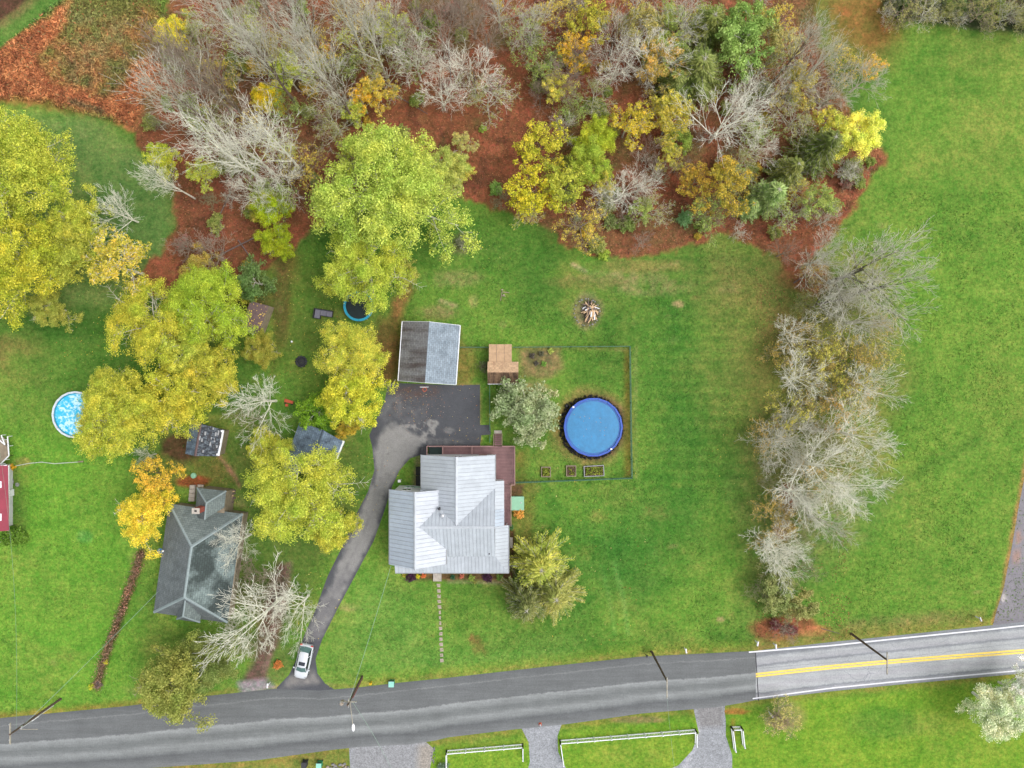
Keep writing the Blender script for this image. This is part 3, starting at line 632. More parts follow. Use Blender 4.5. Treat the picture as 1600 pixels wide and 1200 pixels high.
def paint_gravel(x, y):
    p = Paint(x, y); p.c[:] = S(160, 163, 168, .74)[:3]
    a = np.clip(fbm(x, y, 22, 5, 5) * 4, 0, 1)[:, None]; p.c = p.c * (1 - a * .45) + np.array(S(132, 134, 138, .7)[:3]) * a * .45
    p.area(S(150, 150, 152, .72), [(545, 1160), (660, 1160), (660, 1240), (545, 1240)], 10, 8, .7); p.area(S(166, 154, 138, .74), [(655, 1165), (680, 1160), (676, 1220), (650, 1220)], 6, 5, .7)
    p.line(S(206, 204, 212, .8), [(1095, 1120), (1088, 1150), (1070, 1200)], 5, 3, .5, 2); p.area(S(140, 138, 138, .72), [(1086, 1105), (1132, 1100), (1128, 1135), (1092, 1137)], 3, 2, .9)
    p.line(S(118, 120, 124, .7), [(1108, 1140), (1106, 1230)], 3, 2, .5, 3, .3); p.line(S(118, 120, 124, .7), [(1124, 1140), (1126, 1230)], 3, 2, .4, 3, .3)
    return p.c
def paint_side(x, y):
    p = Paint(x, y); p.c[:] = S(140, 136, 142, .72)[:3]
    a = np.clip(fbm(x / 3, y / 12 + x / 40, 8, 5, 5) * 4, 0, 1)[:, None]; p.c = p.c * (1 - a * .3) + np.array(S(178, 172, 168, .74)[:3]) * a * .3
    p.spot(S(190, 140, 110, .74), 1592, 840, 4, 9, .6); p.spot(S(190, 140, 110, .74), 1588, 870, 4, 14, .5); p.spot(S(216, 206, 200, .8), 1569, 934, 4, 5, .8); p.line(S(120, 118, 124, .7), [(1552, 972), (1640, 968)], 6, 3, .7)
    return p.c
sheet('driveway', [(607, 598), (716, 602), (750, 601), (750, 664), (766, 664), (767, 679), (752, 680), (750, 697), (659, 699), (657, 711), (641, 716), (624, 735), (612, 762), (600, 800), (584, 845), (560, 890), (528, 950), (503, 1000), (493, 1030), (496, 1052), (508, 1068), (530, 1082), (470, 1088), (436, 1082), (432, 1075), (452, 1054), (466, 1024), (474, 996), (492, 955), (512, 900), (532, 860), (556, 805), (575, 768), (585, 735), (582, 700), (577, 680), (588, 655), (600, 630)], .008, 'asphalt_paint', paint_drive, cell=.16)
sheet('gravel_drive', [(545, 1160), (620, 1150), (664, 1158), (678, 1170), (672, 1200), (670, 1260), (548, 1260), (547, 1200)], .008, 'pavement_paint', paint_gravel)
sheet('gravel_drive', [(812, 1132), (880, 1125), (871, 1150), (872, 1175), (884, 1200), (925, 1214), (1000, 1220), (1060, 1196), (1082, 1172), (1092, 1145), (1086, 1118), (1082, 1100), (1134, 1090), (1132, 1112), (1134, 1125), (1134, 1150), (1144, 1180), (1144, 1300), (800, 1300), (828, 1190), (826, 1160)], .008, 'pavement_paint', paint_gravel)
sheet('side_road', [(1549, 985), (1557, 955), (1568, 920), (1580, 860), (1592, 790), (1604, 730), (1620, 640), (1660, 430), (1800, -200), (1930, -200), (1760, 470), (1700, 760), (1668, 970)], .008, 'asphalt_paint', paint_side, cell=.5)
# ------------------------------------------------------------------ buildings
def clip_half(poly, a, c, keep_ge):
    out = []
    for i in range(len(poly)):
        p, q = poly[i], poly[(i + 1) % len(poly)]; dp, dq = p.dot(a) - c, q.dot(a) - c
        if not keep_ge: dp, dq = -dp, -dq
        if dp >= 0: out.append(p)
        if dp * dq < 0: out.append(p + (q - p) * (dp / (dp - dq)))
    return out
def seam_roof(house, name, poly, mat, w=.45, t=.04, label=None):
    """one roof slope (part) with its standing-seam panels (sub-parts), each with its raised seam"""
    pv = [Vector(p) for p in poly]; n = Vector((0, 0, 0))
    for i in range(len(pv)): n += pv[i].cross(pv[(i + 1) % len(pv)])
    n = n.normalized() * (1 if n.z > 0 else -1)
    d = Vector((0, 0, -1)); d = (d - n * d.dot(n)).normalized(); a = n.cross(d)
    deck = MB().slab([tuple(p - n * t) for p in pv], .12).build(name, 'grey_trim', house, label=label)
    lo, hi = min(p.dot(a) for p in pv), max(p.dot(a) for p in pv); c = lo
    while c < hi - .02:
        s = clip_half(clip_half(pv, a, c, True), a, min(c + w, hi + 1), False)
        if len(s) >= 3:
            mb = MB().slab([tuple(p) for p in s], t)
            on = [p for p in s if abs(p.dot(a) - c) < 1e-4]
            if len(on) >= 2:
                on.sort(key=lambda p: p.dot(d)); p0, p1 = on[0], on[-1]
                if (p1 - p0).length > .3:
                    h, g = .05, .019
                    q = [p0 - a * g, p1 - a * g, p1 + a * g, p0 + a * g]
                    mb.add([tuple(k) for k in q] + [tuple(k + n * h) for k in q], [(0, 1, 5, 4), (1, 2, 6, 5), (2, 3, 7, 6), (3, 0, 4, 7), (4, 5, 6, 7)], 1)
            mb.build('roof_panel', [mat, 'roof_rib'], deck)
        c += w
    return deck
def win(house, fr, u0, u1, v, z0, z1, out):
    """a window in the wall plane v=const (frame coords), facing out=+1/-1 along v"""
    f = MB(); t = .07
    for (a, b_, c, d) in ((u0 - t, u1 + t, z1, z1 + t), (u0 - t, u1 + t, z0 - t, z0), (u0 - t, u0, z0, z1), (u1, u1 + t, z0, z1), ((u0 + u1) / 2 - .02, (u0 + u1) / 2 + .02, z0, z1)):
        f.box(a, b_, min(v, v + out * .06), max(v, v + out * .06), c, d, 0, fr)
    w = f.build('window', 'trim_white', house)
    MB().box(u0, u1, min(v + out * .01, v + out * .03), max(v + out * .01, v + out * .03), z0, z1, 0, fr).build('pane', 'glass_dark', w)

# --- the farmhouse with the metal roof (x east, s = metres south of the picture centre)
H = empty('house', (-6.6, -16.5, 0), 'white farmhouse with pale standing seam metal roof at the end of the black driveway', 'house')
q = lambda x, s, z: (x, -s, z)
wall = MB()
def gable_walls(mb, x0, x1, s0, s1, eave, ridge, axis, fr=None):
    if axis == 'y':
        xm = (x0 + x1) / 2; prof = [(x0, 0), (x1, 0), (x1, eave), (xm, ridge), (x0, eave)]
        v = [(x, -s0, z) for x, z in prof] + [(x, -s1, z) for x, z in prof]
    else:
        sm = (s0 + s1) / 2; prof = [(-s0, 0), (-s1, 0), (-s1, eave), (-sm, ridge), (-s0, eave)]
        v = [(x0, y, z) for y, z in prof] + [(x1, y, z) for y, z in prof]
    if fr: v = [fr(*p) for p in v]
    mb.add(v, [(0, 1, 2, 3, 4)[::-1], (5, 6, 7, 8, 9)] + [(i, (i + 1) % 5, 5 + (i + 1) % 5, 5 + i) for i in range(5)])
gable_walls(wall, -10.95, -2.35, 9.05, 17.1, 5.15, 8.0, 'y')
MBw = wall.build('wall', 'siding_white', H)
w2 = MB(); gable_walls(w2, -12.0, -2.35, 13.3, 20.85, 5.15, 7.9, 'x'); w2.build('wall', 'siding_white', H)
w3 = MB(); gable_walls(w3, -14.65, -8.4, 13.2, 21.7, 5.9, 8.35, 'y'); w3.build('wall', 'siding_white', H)
w4 = MB(); w4.box(-2.35, -1.1, -15.4, -12.3, 0, 4.3).build('wall', 'siding_white', H)
RM, RB, RL = 'roof_metal', 'roof_metal_lit', 'roof_metal_shaded'
seam_roof(H, 'roof_slope', [q(-11.22, 8.75, 5.32), q(-6.66, 8.75, 8.3), q(-6.66, 17.1, 8.3), q(-11.22, 17.1, 5.32)], RM, .46)
seam_roof(H, 'roof_slope', [q(-2.1, 8.75, 5.32), q(-6.66, 8.75, 8.3), q(-6.66, 17.1, 8.3), q(-2.1, 17.1, 5.32)], RM, .46)
seam_roof(H, 'roof_slope', [q(-11.3, 17.1, 8.42), q(-2.1, 17.1, 8.42), q(-2.1, 13.0, 5.42), q(-11.3, 13.0, 5.42)], RM, .44)
seam_roof(H, 'roof_slope', [q(-11.3, 17.1, 8.42), q(-2.1, 17.1, 8.42), q(-2.1, 21.25, 5.39), q(-11.3, 21.25, 5.39)], RM, .44)
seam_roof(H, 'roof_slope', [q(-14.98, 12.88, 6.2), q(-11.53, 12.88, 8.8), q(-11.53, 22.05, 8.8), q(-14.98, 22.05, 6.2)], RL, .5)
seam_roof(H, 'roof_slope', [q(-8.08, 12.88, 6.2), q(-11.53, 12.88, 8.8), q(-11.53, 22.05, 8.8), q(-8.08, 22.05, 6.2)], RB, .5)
seam_roof(H, 'porch_roof', [q(-14.7, 21.5, 4.2), q(-2.1, 21.5, 4.2), q(-.45, 23.8, 3.2), q(-14.7, 23.8, 3.2)], RM, .44)
seam_roof(H, 'porch_roof', [q(-2.1, 17.8, 4.2), q(-2.1, 21.5, 4.2), q(-.45, 23.8, 3.2), q(-.45, 17.8, 3.2)], RM, .44)
seam_roof(H, 'bay_roof', [q(-2.35, 12.05, 5.0), q(-.98, 12.05, 4.4), q(-.98, 15.55, 4.4), q(-2.35, 15.55, 5.0)], RM, .44)
seam_roof(H, 'bay_roof', [q(-2.35, 15.56, 4.75), q(-.98, 15.56, 3.5), q(-.98, 17.78, 3.5), q(-2.35, 17.78, 4.75)], RL, .44)
# ridge caps
def cap(p0, p1, w=.16, name='ridge_cap', mat='roof_metal_lit', par=H):
    p0, p1 = Vector(p0), Vector(p1); d = (p1 - p0).normalized(); s_ = Vector((0, 0, 1)).cross(d).normalized(); u = Vector((0, 0, 1))
    v = []
    for p in (p0, p1): v += [tuple(p - s_ * w - u * w * .55), tuple(p + u * .05), tuple(p + s_ * w - u * w * .55), tuple(p - u * .12)]
    MB().add(v, [(0, 1, 5, 4), (1, 2, 6, 5), (2, 3, 7, 6), (3, 0, 4, 7), (3, 2, 1, 0), (4, 5, 6, 7)]).build(name, mat, par)
cap(q(-6.66, 8.7, 8.36), q(-6.66, 16.9, 8.36)); cap(q(-11.0, 17.1, 8.5), q(-2.05, 17.1, 8.5)); cap(q(-11.53, 12.83, 8.88), q(-11.53, 22.1, 8.88))
# eave fascia and gutter strips
for a_, b_ in (((-11.25, 8.7, 5.22), (-11.25, 12.85, 5.22)), ((-2.04, 8.7, 5.22), (-2.04, 12.0, 5.22)), ((-8.03, 19.0, 6.08), (-8.03, 22.05, 6.08)), ((-15.03, 12.88, 6.08), (-15.03, 22.05, 6.08)), ((-14.7, 23.86, 3.12), (-.4, 23.86, 3.12)), ((-.39, 17.8, 3.12), (-.39, 23.8, 3.12))):
    MB().tube(q(*a_), q(*b_), .06, n=6).build('gutter', 'grey_trim', H)
# vents
for (px, py, z, r, h, mt) in ((686.0, 795.5, 7.2, .13, .5, 'charcoal'), (691.0, 806.5, 7.7, .16, .35, 'galvanised'), (764.5, 866, 5.6, .06, .3, 'charcoal')):
    x, y = X(px, z + h), Y(py, z + h); MB().lathe((x, y, z - .3), [(r, 0), (r, h + .1), (r * 1.4, h + .1), (r * 1.3, h + .2), (.02, h + .26)], 12).build('roof_vent', mt, H)
fN = lambda u, v, z=0: (u, v, z)
for u0 in (-10.2, -7.2, -4.2):
    win(H, fN, u0, u0 + 1.0, -9.05, 3.4, 4.9, 1)
win(H, fN, -7.1, -6.2, -9.05, 5.7, 6.9, 1); win(H, fN, -13.6, -12.6, -13.2, 3.4, 4.9, 1); win(H, fN, -13.6, -12.6, -13.2, .9, 2.4, 1)
MB().box(-4.2, -3.2, -9.05, -8.99, 1.1, 3.1).build('door', 'deck_rail', H)
# porch floor, posts, front step
MB().box(-14.4, -.6, -23.5, -21.7, .02, .42).build('porch_floor', 'deck_wood', H)
for x in (-14.3, -11.5, -9.0, -6.0, -3.2, -.7): MB().box(x - .06, x + .06, -23.5, -23.38, .42, 3.08).build('porch_post', 'trim_white', H)
for s_ in (18.0, 20.5): MB().box(-.72, -.6, -s_ - .06, -s_ + .06, .42, 3.0).build('porch_post', 'trim_white', H)
MB().box(-2.3, -.6, -21.7, -17.9, .02, .4).build('porch_floor', 'deck_wood', H)
MB().box(X(677), X(690), Y(907.5), Y(894), .02, .28).build('front_step', 'concrete', H)
MB().box(X(677.5), X(689.5), Y(894), -23.5, .02, .38).build('front_step', 'concrete', H)
# deck of mauve boards round the back corner, with rail, stair and hot-tub opening
D = empty('deck', (X(740), Y(705), 0), 'mauve painted timber deck wrapping the back corner of the farmhouse', 'deck')
zd = 1.05
def deck_rect(x0, x1, y0, y1, z=zd, along='x', w=.19, par=D):
    k = 0; a0_, a1_ = (y0, y1) if along == 'x' else (x0, x1); c = a0_
    mb = MB()
    while c < a1_ - .02:
        e = min(c + w - .03, a1_)
        if along == 'x': mb.box(x0, x1, c, e, z - .04, z)
        else: mb.box(c, e, y0, y1, z - .04, z)
        c += w
    mb.build('deck_boards', 'deck_wood', par, kind='stuff')
    MB().box(x0 + .02, x1 - .02, y0 + .02, y1 - .02, z - .24, z - .045).build('deck_frame', 'sheet_dark', par)
xa, xb, xc = X(668, zd), X(775, zd), X(804, zd); yn, ym, ys = Y(697, zd), Y(713, zd), Y(756, zd)
deck_rect(X(692, zd), xb, ym - .3, yn, along='x'); deck_rect(xb, xc, ys, yn, along='x')
deck_rect(X(787, zd) , X(797.5, zd), Y(821, zd), ys - .02, along='x')
def rail(mb, p0, p1, h=.95, r=.045):
    p0, p1 = Vector((*p0, 0)), Vector((*p1, 0)); L = (p1 - p0).length; n = max(1, round(L / 1.6))
    for i in range(n + 1):
        p = p0.lerp(p1, i / n); mb.tube((p.x, p.y, zd - .9), (p.x, p.y, zd + h), r, n=4)
    mb.tube((p0.x, p0.y, zd + h), (p1.x, p1.y, zd + h), .055, n=4); mb.tube((p0.x, p0.y, zd + .15), (p1.x, p1.y, zd + .15), .03, n=4)
    n = int(L / .16)
    for i in range(n):
        p = p0.lerp(p1, (i + .5) / n); mb.tube((p.x, p.y, zd + .15), (p.x, p.y, zd + h), .014, n=3)
for a_, b_ in (((xa, yn + .03), (X(771, zd), yn + .03)), ((X(785, zd), yn + .03), (xc + .03, yn + .03)), ((xc + .03, yn), (xc + .03, ys)), ((xc + .03, ys - .03), (X(799, zd), ys - .03)), ((X(798.5, zd), ys), (X(798.5, zd), Y(820, zd))), ((X(692.5, zd), yn), (X(692.5, zd), ym)), ((X(738, zd), yn), (X(738, zd), ym)), ((xa, yn), (xa, ym))):
    mb = MB(); rail(mb, a_, b_); mb.build('railing', 'deck_rail', D)
for k in range(6):
    z = zd - .17 * (k + 1); y0 = yn + .06 + k * .25
    MB().box(X(772.5, 1), X(783.5, 1), y0, y0 + .23, z - .04, z).build('step', 'deck_wood', D)
MB().box(X(772, 0), X(784, 0), yn + .06 + 1.5, yn + 1.95, 0.02, .08).build('step', 'concrete', D)
for x in (X(771.5, 1), X(784.5, 1)):
    MB().slab([(x - .03, yn + .05, zd + .8), (x + .03, yn + .05, zd + .8), (x + .03, yn + 1.6, .9), (x - .03, yn + 1.6, .9)], .07).build('handrail', 'deck_rail', D)
T = empty('hot_tub', (X(680), Y(707.5), 0), 'dark green covered hot tub sunk in the deck corner', 'hot tub')
MB().box(X(669.8, zd), X(691.0, zd), ym + .05, yn - .15, .02, zd - .05).build('tub_body', 'charcoal', T); MB().box(X(671, zd), X(690.2, zd), ym + .12, yn - .22, zd - .05, zd + .05).build('tub_cover', 'dark_green', T)
T = empty('storage_box', (X(662), Y(705), 0), 'black box against the house at the driveway end of the deck', 'box')
MB().box(X(657.5), X(667), Y(713), Y(699.5), .02, .8).build('box_body', 'black_plastic', T); MB().box(X(657.1, .85), X(667.4, .85), Y(713.2, .85), Y(699, .85), .8, .86).build('lid', 'charcoal', T)
T = empty('cellar_hatch', (X(653.5), Y(744), 0), 'pair of dark cellar doors on the driveway side of the farmhouse', 'cellar hatch')
for y0, y1 in ((729, 742), (743, 759)):
    MB().slab([(X(650.3), Y(y0), .35), (X(657.5), Y(y0), .75), (X(657.5), Y(y1), .75), (X(650.3), Y(y1), .35)], .33).build('door', 'black_plastic', T)
T = empty('awning', (X(645), Y(764.5), 0), 'green and white striped canvas at the wall under the west gable', 'awning')
for k in range(6):
    x0 = X(632 + k * 4.2, 2); MB().slab([(x0, Y(766, 2), 2.3), (x0 + .33, Y(766, 2), 2.3), (x0 + .33, Y(760.5, 2), 1.9), (x0, Y(760.5, 2), 1.9)], .03).build('stripe', 'mint' if k % 2 == 0 else 'green_bin', T)
T = empty('lamp_post', (X(627), Y(749), 0), 'short white lamp post in the grass curve beside the driveway', 'lamp post')
MB().tube((X(627), Y(749), 0), (X(627), Y(749), 1.5), .05).build('post', 'trim_white', T); MB().box(X(627) - .17, X(627) + .17, Y(749) - .17, Y(749) + .17, 1.5, 1.85).build('lamp_shade', 'trim_white', T)
T = empty('garden_box', (X(808.5), Y(786), 0), 'mint green low storage box with a small knob beside the mauve deck', 'storage box')
MB().box(X(798.3, .9), X(818, .9), Y(797, .9), Y(776.5, .9), .02, .86).build('box_body', 'mint', T); MB().box(X(797.6, .95), X(818.8, .95), Y(797.4, .95), Y(776, .95), .86, .94).build('lid', 'mint', T)
MB().lathe((X(814, .95), Y(785.5, .95), .94), [(.09, 0), (.09, .05), (.03, .08)], 10).build('knob', 'galvanised', T)
T = empty('bench', (X(799), Y(846), 0), 'narrow pale bench beside the east porch', 'bench')
MB().box(X(797), X(801), Y(855), Y(838.5), .38, .44).build('seat', 'concrete', T)
for y in (840.5, 853): MB().box(X(797.6), X(800.4), Y(y + .6), Y(y - .6), 0, .38).build('leg', 'bed_board', T)
T = empty('drain_pipe', (X(800), Y(883.5), 0), 'white drain pipe lying on the ground at the east porch corner', 'pipe')
MB().tube((X(795), Y(883), .25), (X(812), Y(884.5), .08), .07, n=8).build('pipe', 'white_vinyl', T)

# --- stepping stones
for i in range(15):
    y = 915 + i * 8.35; x = 685.2 + (y - 915) * .046; big = 1 if i not in (5, 6, 7) else .6
    t = tag(MB().prism([(X(x + dx * big * rng.uniform(.8, 1.1)), Y(y + dy * rng.uniform(.8, 1.1))) for dx, dy in ((-2.9, -2.6), (2.6, -2.9), (3.0, 2.7), (-2.5, 2.6))], .0, .045).build('stepping_stone', 'stone', org=(X(x), Y(y), 0)), 'flat square stone in the line of stones running from the front step to the road', 'stepping stone', 'stepping stones across the front lawn')

# --- generic gable roof building in a rotated frame (ridge along v)
def gable_house(root, fr, hw, hl, eave, ridge, matL, matR, wallm='siding_white', oh=.25, ends=None):
    mb = MB(); gable_walls(mb, -hw + oh, hw - oh, -hl + oh, hl - oh, eave - .12, ridge - .22, 'y', fr); mb.build('wall', wallm, root)
    for s_, mt in ((-1, matL), (1, matR)):
        MB().slab([fr(s_ * hw, -hl, eave), fr(0, -hl, ridge), fr(0, hl, ridge), fr(s_ * hw, hl, eave)], .1).build('roof_slope', mt, root, slope_uv=True)
# garage
gx0, gy0 = X(670.3, 3.2), Y(551.5, 3.2)
Gg = empty('garage', (gx0, gy0, 0), 'detached garage with one stained and one light shingle roof slope north of the parking area', 'garage')
fr = frame(gx0, gy0, R(-4.0)); hw, hl = 3.66, 3.75
gable_house(Gg, fr, hw, hl, 3.0, 5.5, 'shingle_stained', 'shingle_light')
for s_ in (-1, 1): MB().box(s_ * hw - .07, s_ * hw + .07, -hl, hl, 2.86, 3.02, 0, fr).build('gutter', 'white_vinyl', Gg)
for s_ in (-1, 1):
    for v in (-hl - .04, hl): MB().slab([fr(s_ * hw, v, 3.0), fr(0, v, 5.5), fr(0, v + .04, 5.5), fr(s_ * hw, v + .04, 3.0)], .2).build('fascia', 'white_vinyl', Gg)
for u in (-1.75, 1.75):
    dr = MB().box(u - 1.3, u + 1.3, -hl + .16, -hl + .22, .02, 2.3, 0, fr).build('garage_door', 'trim_white', Gg)
    for k in range(4): MB().box(u - 1.26, u + 1.26, -hl + .13, -hl + .158, .06 + k * .56, .56 + k * .56, 0, fr).build('panel', 'trim_white', dr)
bh = empty('basketball_hoop', (X(663.5), Y(607), 0), 'basketball hoop with orange rim and white board in front of the garage', 'basketball hoop')
MB().box(X(657, 3), X(669.5, 3), Y(605.2, 3), Y(604.4, 3), 2.7, 3.6).build('backboard', 'white_vinyl', bh)
MB().ring((X(663.5, 3), Y(608.6, 3)), .2, .27, 3.0, 3.04, 18).build('rim', 'orange_plastic', bh)
MB().tube((X(663.5, 3), Y(603.9, 3), 2.9), (X(663.5, 3), -.05, 2.85), .04).build('bracket', 'charcoal', bh)

# --- garden shed with lean-to, tan shingles
sz = 2.3; Sh = empty('garden_shed', (X(786, sz), Y(575, sz), 0), 'tan shingled garden shed with a mossy south slope next to the green fence', 'shed')
x0, x1 = X(762, sz), X(810, sz); yr = Y(581.8, 3.3); y0, y1 = Y(599.8, sz), Y(565.3, 2.6)
MB().box(x0 + .12, x1 - .12, y0 + .12, y1 - .05, .0, 2.12).build('wall', 'siding_white', Sh)
MB().slab([(x0, y1, 2.7), (x1, y1, 2.7), (x1, yr, 3.3), (x0, yr, 3.3)], .08).build('roof_slope', 'shingle_tan', Sh, slope_uv=True)
MB().slab([(x0, y0, sz), (x1, y0, sz), (x1, yr, 3.3), (x0, yr, 3.3)], .08).build('roof_slope', 'shingle_mossy', Sh, slope_uv=True)
MB().box(x0, x1, y0 - .05, y0, sz - .16, sz + .0).build('fascia', 'white_vinyl', Sh)
MB().box(X(764.8, 2.2), X(799, 2.2), y1 - .04, Y(539, 2.2), 0, 2.0).build('lean_to_wall', 'siding_white', Sh)
x2, x3, y2 = X(764, 2.4), X(800, 2.4), Y(537.6, 2.4)
for k in range(3):
    for j in range(2):
        a_ = x2 + (x3 - x2) * k / 3; b_ = x2 + (x3 - x2) * (k + 1) / 3 - .03; c0, c1 = y1 + (y2 - y1) * j / 2, y1 + (y2 - y1) * (j + 1) / 2 - .02
        zz = lambda y: 2.62 - .3 * (y - y1) / (y2 - y1)
        MB().slab([(a_, c0, zz(c0)), (b_, c0, zz(c0)), (b_, c1, zz(c1)), (a_, c1, zz(c1))], .06).build('roof_panel', 'plywood', Sh)

# --- neighbour's house: hipped roof of grey-green shingle, turned a few degrees
ze, zr = 3.0, 6.0
cx0, cy0 = X(309.5, ze), Y(880, ze)
Nh = empty('neighbor_house', (cx0, cy0, 0), 'single storey house with grey green hipped shingle roof and brick chimney', 'house')
fr = frame(cx0, cy0, R(-8)); hw, hl = 4.72, 6.95
gl = MB().box(-hw + .3, hw - .3, -hl + .3, hl - .3, 0, ze - .1, 0, fr).build('wall', 'bed_board', Nh)
rn, rs_ = 2.75, -3.55        # ridge ends along v
A_, B_, C_, D_ = fr(-hw, hl, ze), fr(hw, hl, ze), fr(hw, -hl, ze), fr(-hw, -hl, ze); E_, F_ = fr(0, rn, zr), fr(0, rs_, zr)
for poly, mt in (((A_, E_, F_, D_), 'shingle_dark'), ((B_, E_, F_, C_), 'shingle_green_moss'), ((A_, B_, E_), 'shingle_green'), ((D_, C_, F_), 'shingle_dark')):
    MB().slab(list(poly), .12).build('roof_slope', mt, Nh, slope_uv=True)
up = lambda p, d=.03: (p[0], p[1], p[2] + d)
for a_, b_ in ((E_, F_), (A_, E_), (B_, E_), (D_, F_), (C_, F_)): cap(up(a_), up(b_), .17, mat='cap_shingle', par=Nh)
# front wing with hipped end
zf = 5.55; w = 1.5
G_, H_ = fr(.0, rs_ + .5, zf), fr(-.0, -hl + .9, zf)
a_, b_ = fr(-w, -hl - .25, ze + .55), fr(w, -hl - .25, ze + .55); c_, d_ = fr(-w, rs_ - .5, ze + .55 + 0), fr(w, rs_ - .5, ze + .55)
MB().box(-w + .2, w - .2, -hl - .1, -hl + 1.2, 0, ze + .4, 0, fr).build('wall', 'bed_board', Nh)
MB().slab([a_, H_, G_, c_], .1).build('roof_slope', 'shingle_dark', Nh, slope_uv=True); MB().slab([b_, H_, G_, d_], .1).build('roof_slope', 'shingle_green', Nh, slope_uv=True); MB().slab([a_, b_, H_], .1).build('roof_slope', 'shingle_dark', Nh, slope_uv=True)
for p_, r_ in ((G_, H_), (a_, H_), (b_, H_)): cap(up(p_), up(r_), .11, mat='cap_shingle', par=Nh)
# rear wing
z1_, z2_ = 3.3, 5.1
e0, e1, e2, e3 = P(307.5, 762, z1_), P(353.5, 767, z1_), P(352, 789, z1_), P(305, 800, z1_); rg0, rg1 = P(322, 786, z2_), P(319.5, 812, z2_)
MB().slab([e0, e1, rg0], .1).build('roof_slope', 'shingle_green', Nh, slope_uv=True)
MB().slab([e0, rg0, rg1, (e3[0], rg1[1], z1_)], .1).build('roof_slope', 'shingle_dark', Nh, slope_uv=True)
MB().slab([e1, rg0, rg1, (e2[0] - .1, e2[1] - .3, z1_ + .05)], .1).build('roof_slope', 'shingle_green', Nh, slope_uv=True)
for p_, r_ in ((rg0, rg1), (e0, rg0), (e1, rg0)): cap(up(p_), up(r_), .11, mat='cap_shingle', par=Nh)
MB().prism([(e0[0] + .2, e0[1] - .2), (e1[0] - .2, e1[1] - .2), (e2[0] - .2, e2[1] - 1.5), (e3[0] + .2, e3[1] - 1.5)], 0, z1_ - .15).build('wall', 'bed_board', Nh)
chx, chy = X(315.5, 4.8), Y(794.5, 4.8)
ch = MB().box(chx - .42, chx + .42, chy - .3, chy + .3, 3.6, 6.6).build('chimney', 'brick_red', Nh)
MB().box(chx - .47, chx + .47, chy - .35, chy + .35, 6.6, 6.7).build('chimney_cap', 'concrete', ch); MB().box(chx - .13, chx + .13, chy - .1, chy + .1, 6.7, 6.76).build('flue', 'black_plastic', ch)
MB().box(hw - .02, hw + .1, -hl + 1.0, hl + .1, ze - .2, ze - .04, 0, fr).build('gutter', 'bed_board', Nh)
T = empty('satellite_dish', (X(251), Y(861), 0), 'small blue and white dish at the west eave of the hipped roof', 'satellite dish')
MB().tube((X(252.5, 3), Y(861, 3), 2.7), (X(251, 3.4), Y(861, 3.4), 3.3), .04).build('arm', 'galvanised', T)
MB().lathe((X(250.5, 3.4), Y(861, 3.4), 3.3), [(.05, 0), (.3, .08), (.36, .16), (.34, .17), (.04, .05)], 14).build('dish', 'blue_plastic', T); MB().blob((X(255, 3.4), Y(861, 3.4), 3.45), .12, .12, .12).build('receiver', 'white_vinyl', T)
T = empty('back_steps', (X(304), Y(770), 0), 'grey concrete landing and steps behind the hipped roof house', 'steps')
for k in range(4): MB().box(X(297 + k * .6), X(306 + k * .3), Y(782.5 - 6.4 * k), Y(776.6 - 6.4 * k), .02, .5).build('slab', 'concrete', T)
MB().box(X(310), X(319), Y(761), Y(757), .02, .3).build('step', 'concrete', T)
T = empty('firewood_stack', (X(361), Y(776), 0), 'dark firewood stacked behind the house beside its rear wing', 'firewood')
MB().box(X(353.5), X(355.2), Y(788), Y(768), 0, 1.1).build('board', 'bed_board', T)
for k in range(26):
    lx, ly = rng.uniform(356.5, 366), rng.uniform(764, 786); a = rng.uniform(-.3, .3); dx, dy = math.cos(a) * .25, math.sin(a) * .25; z = rng.uniform(.1, .7)
    MB().tube((X(lx) - dx, Y(ly) - dy, z), (X(lx) + dx, Y(ly) + dy, z + .03), rng.uniform(.08, .14), n=6).build('log', 'log_bark' if k % 3 else 'log_cut', T)
T = empty('well_cover', (X(303), Y(743), 0), 'round pale green cover in the grass behind the hipped roof house', 'well cover')
MB().lathe((X(303), Y(743), 0), [(.36, 0), (.36, .2), (.3, .26), (.05, .3)], 18).build('cover', 'mint', T)

# --- shed with patched shingles
T = empty('patched_shed', (X(320), Y(687), 0), 'small shed with patched grey shingle roof and white trim on its right edge', 'shed')
z0_, z1_ = 2.3, 3.3
nl_, nr, sr, sl = P(296, 663, z0_), P(350, 672, z0_), P(342.5, 713, z0_), P(289.5, 709, z0_); rn_, rs2 = P(313.5, 662, z1_), P(304.5, 712.5, z1_)
MB().slab([nl_, rn_, rs2, sl], .08).build('roof_slope', 'shingle_blue', T, slope_uv=True, label='blue grey slope with worn pale patches'); MB().slab([nr, rn_, rs2, sr], .08).build('roof_slope', 'shingle_patched', T, slope_uv=True)
cap(up(rn_), up(rs2), .16, mat='brown_roof', par=T)
MB().prism([(nl_[0] + .15, nl_[1] - .15), (nr[0] - .15, nr[1] - .15), (sr[0] - .15, sr[1] + .15), (sl[0] + .15, sl[1] + .15)], 0, 2.18).build('wall', 'bed_board', T)
for (a_, b_, w_) in ((P(349, 672, z0_), P(341.5, 712, z0_), 2.2), (P(342, 673, 2.35), P(348, 674, 2.35), 1.2)):
    p0, p1 = Vector(a_), Vector(b_); d = (p1 - p0).normalized(); s_ = Vector((-d.y, d.x, 0)) * .12
    MB().slab([tuple(p0 - s_ + Vector((0, 0, .08))), tuple(p0 + s_ + Vector((0, 0, .08))), tuple(p1 + s_ + Vector((0, 0, .08))), tuple(p1 - s_ + Vector((0, 0, .08)))], .14).build('trim', 'white_vinyl', T)
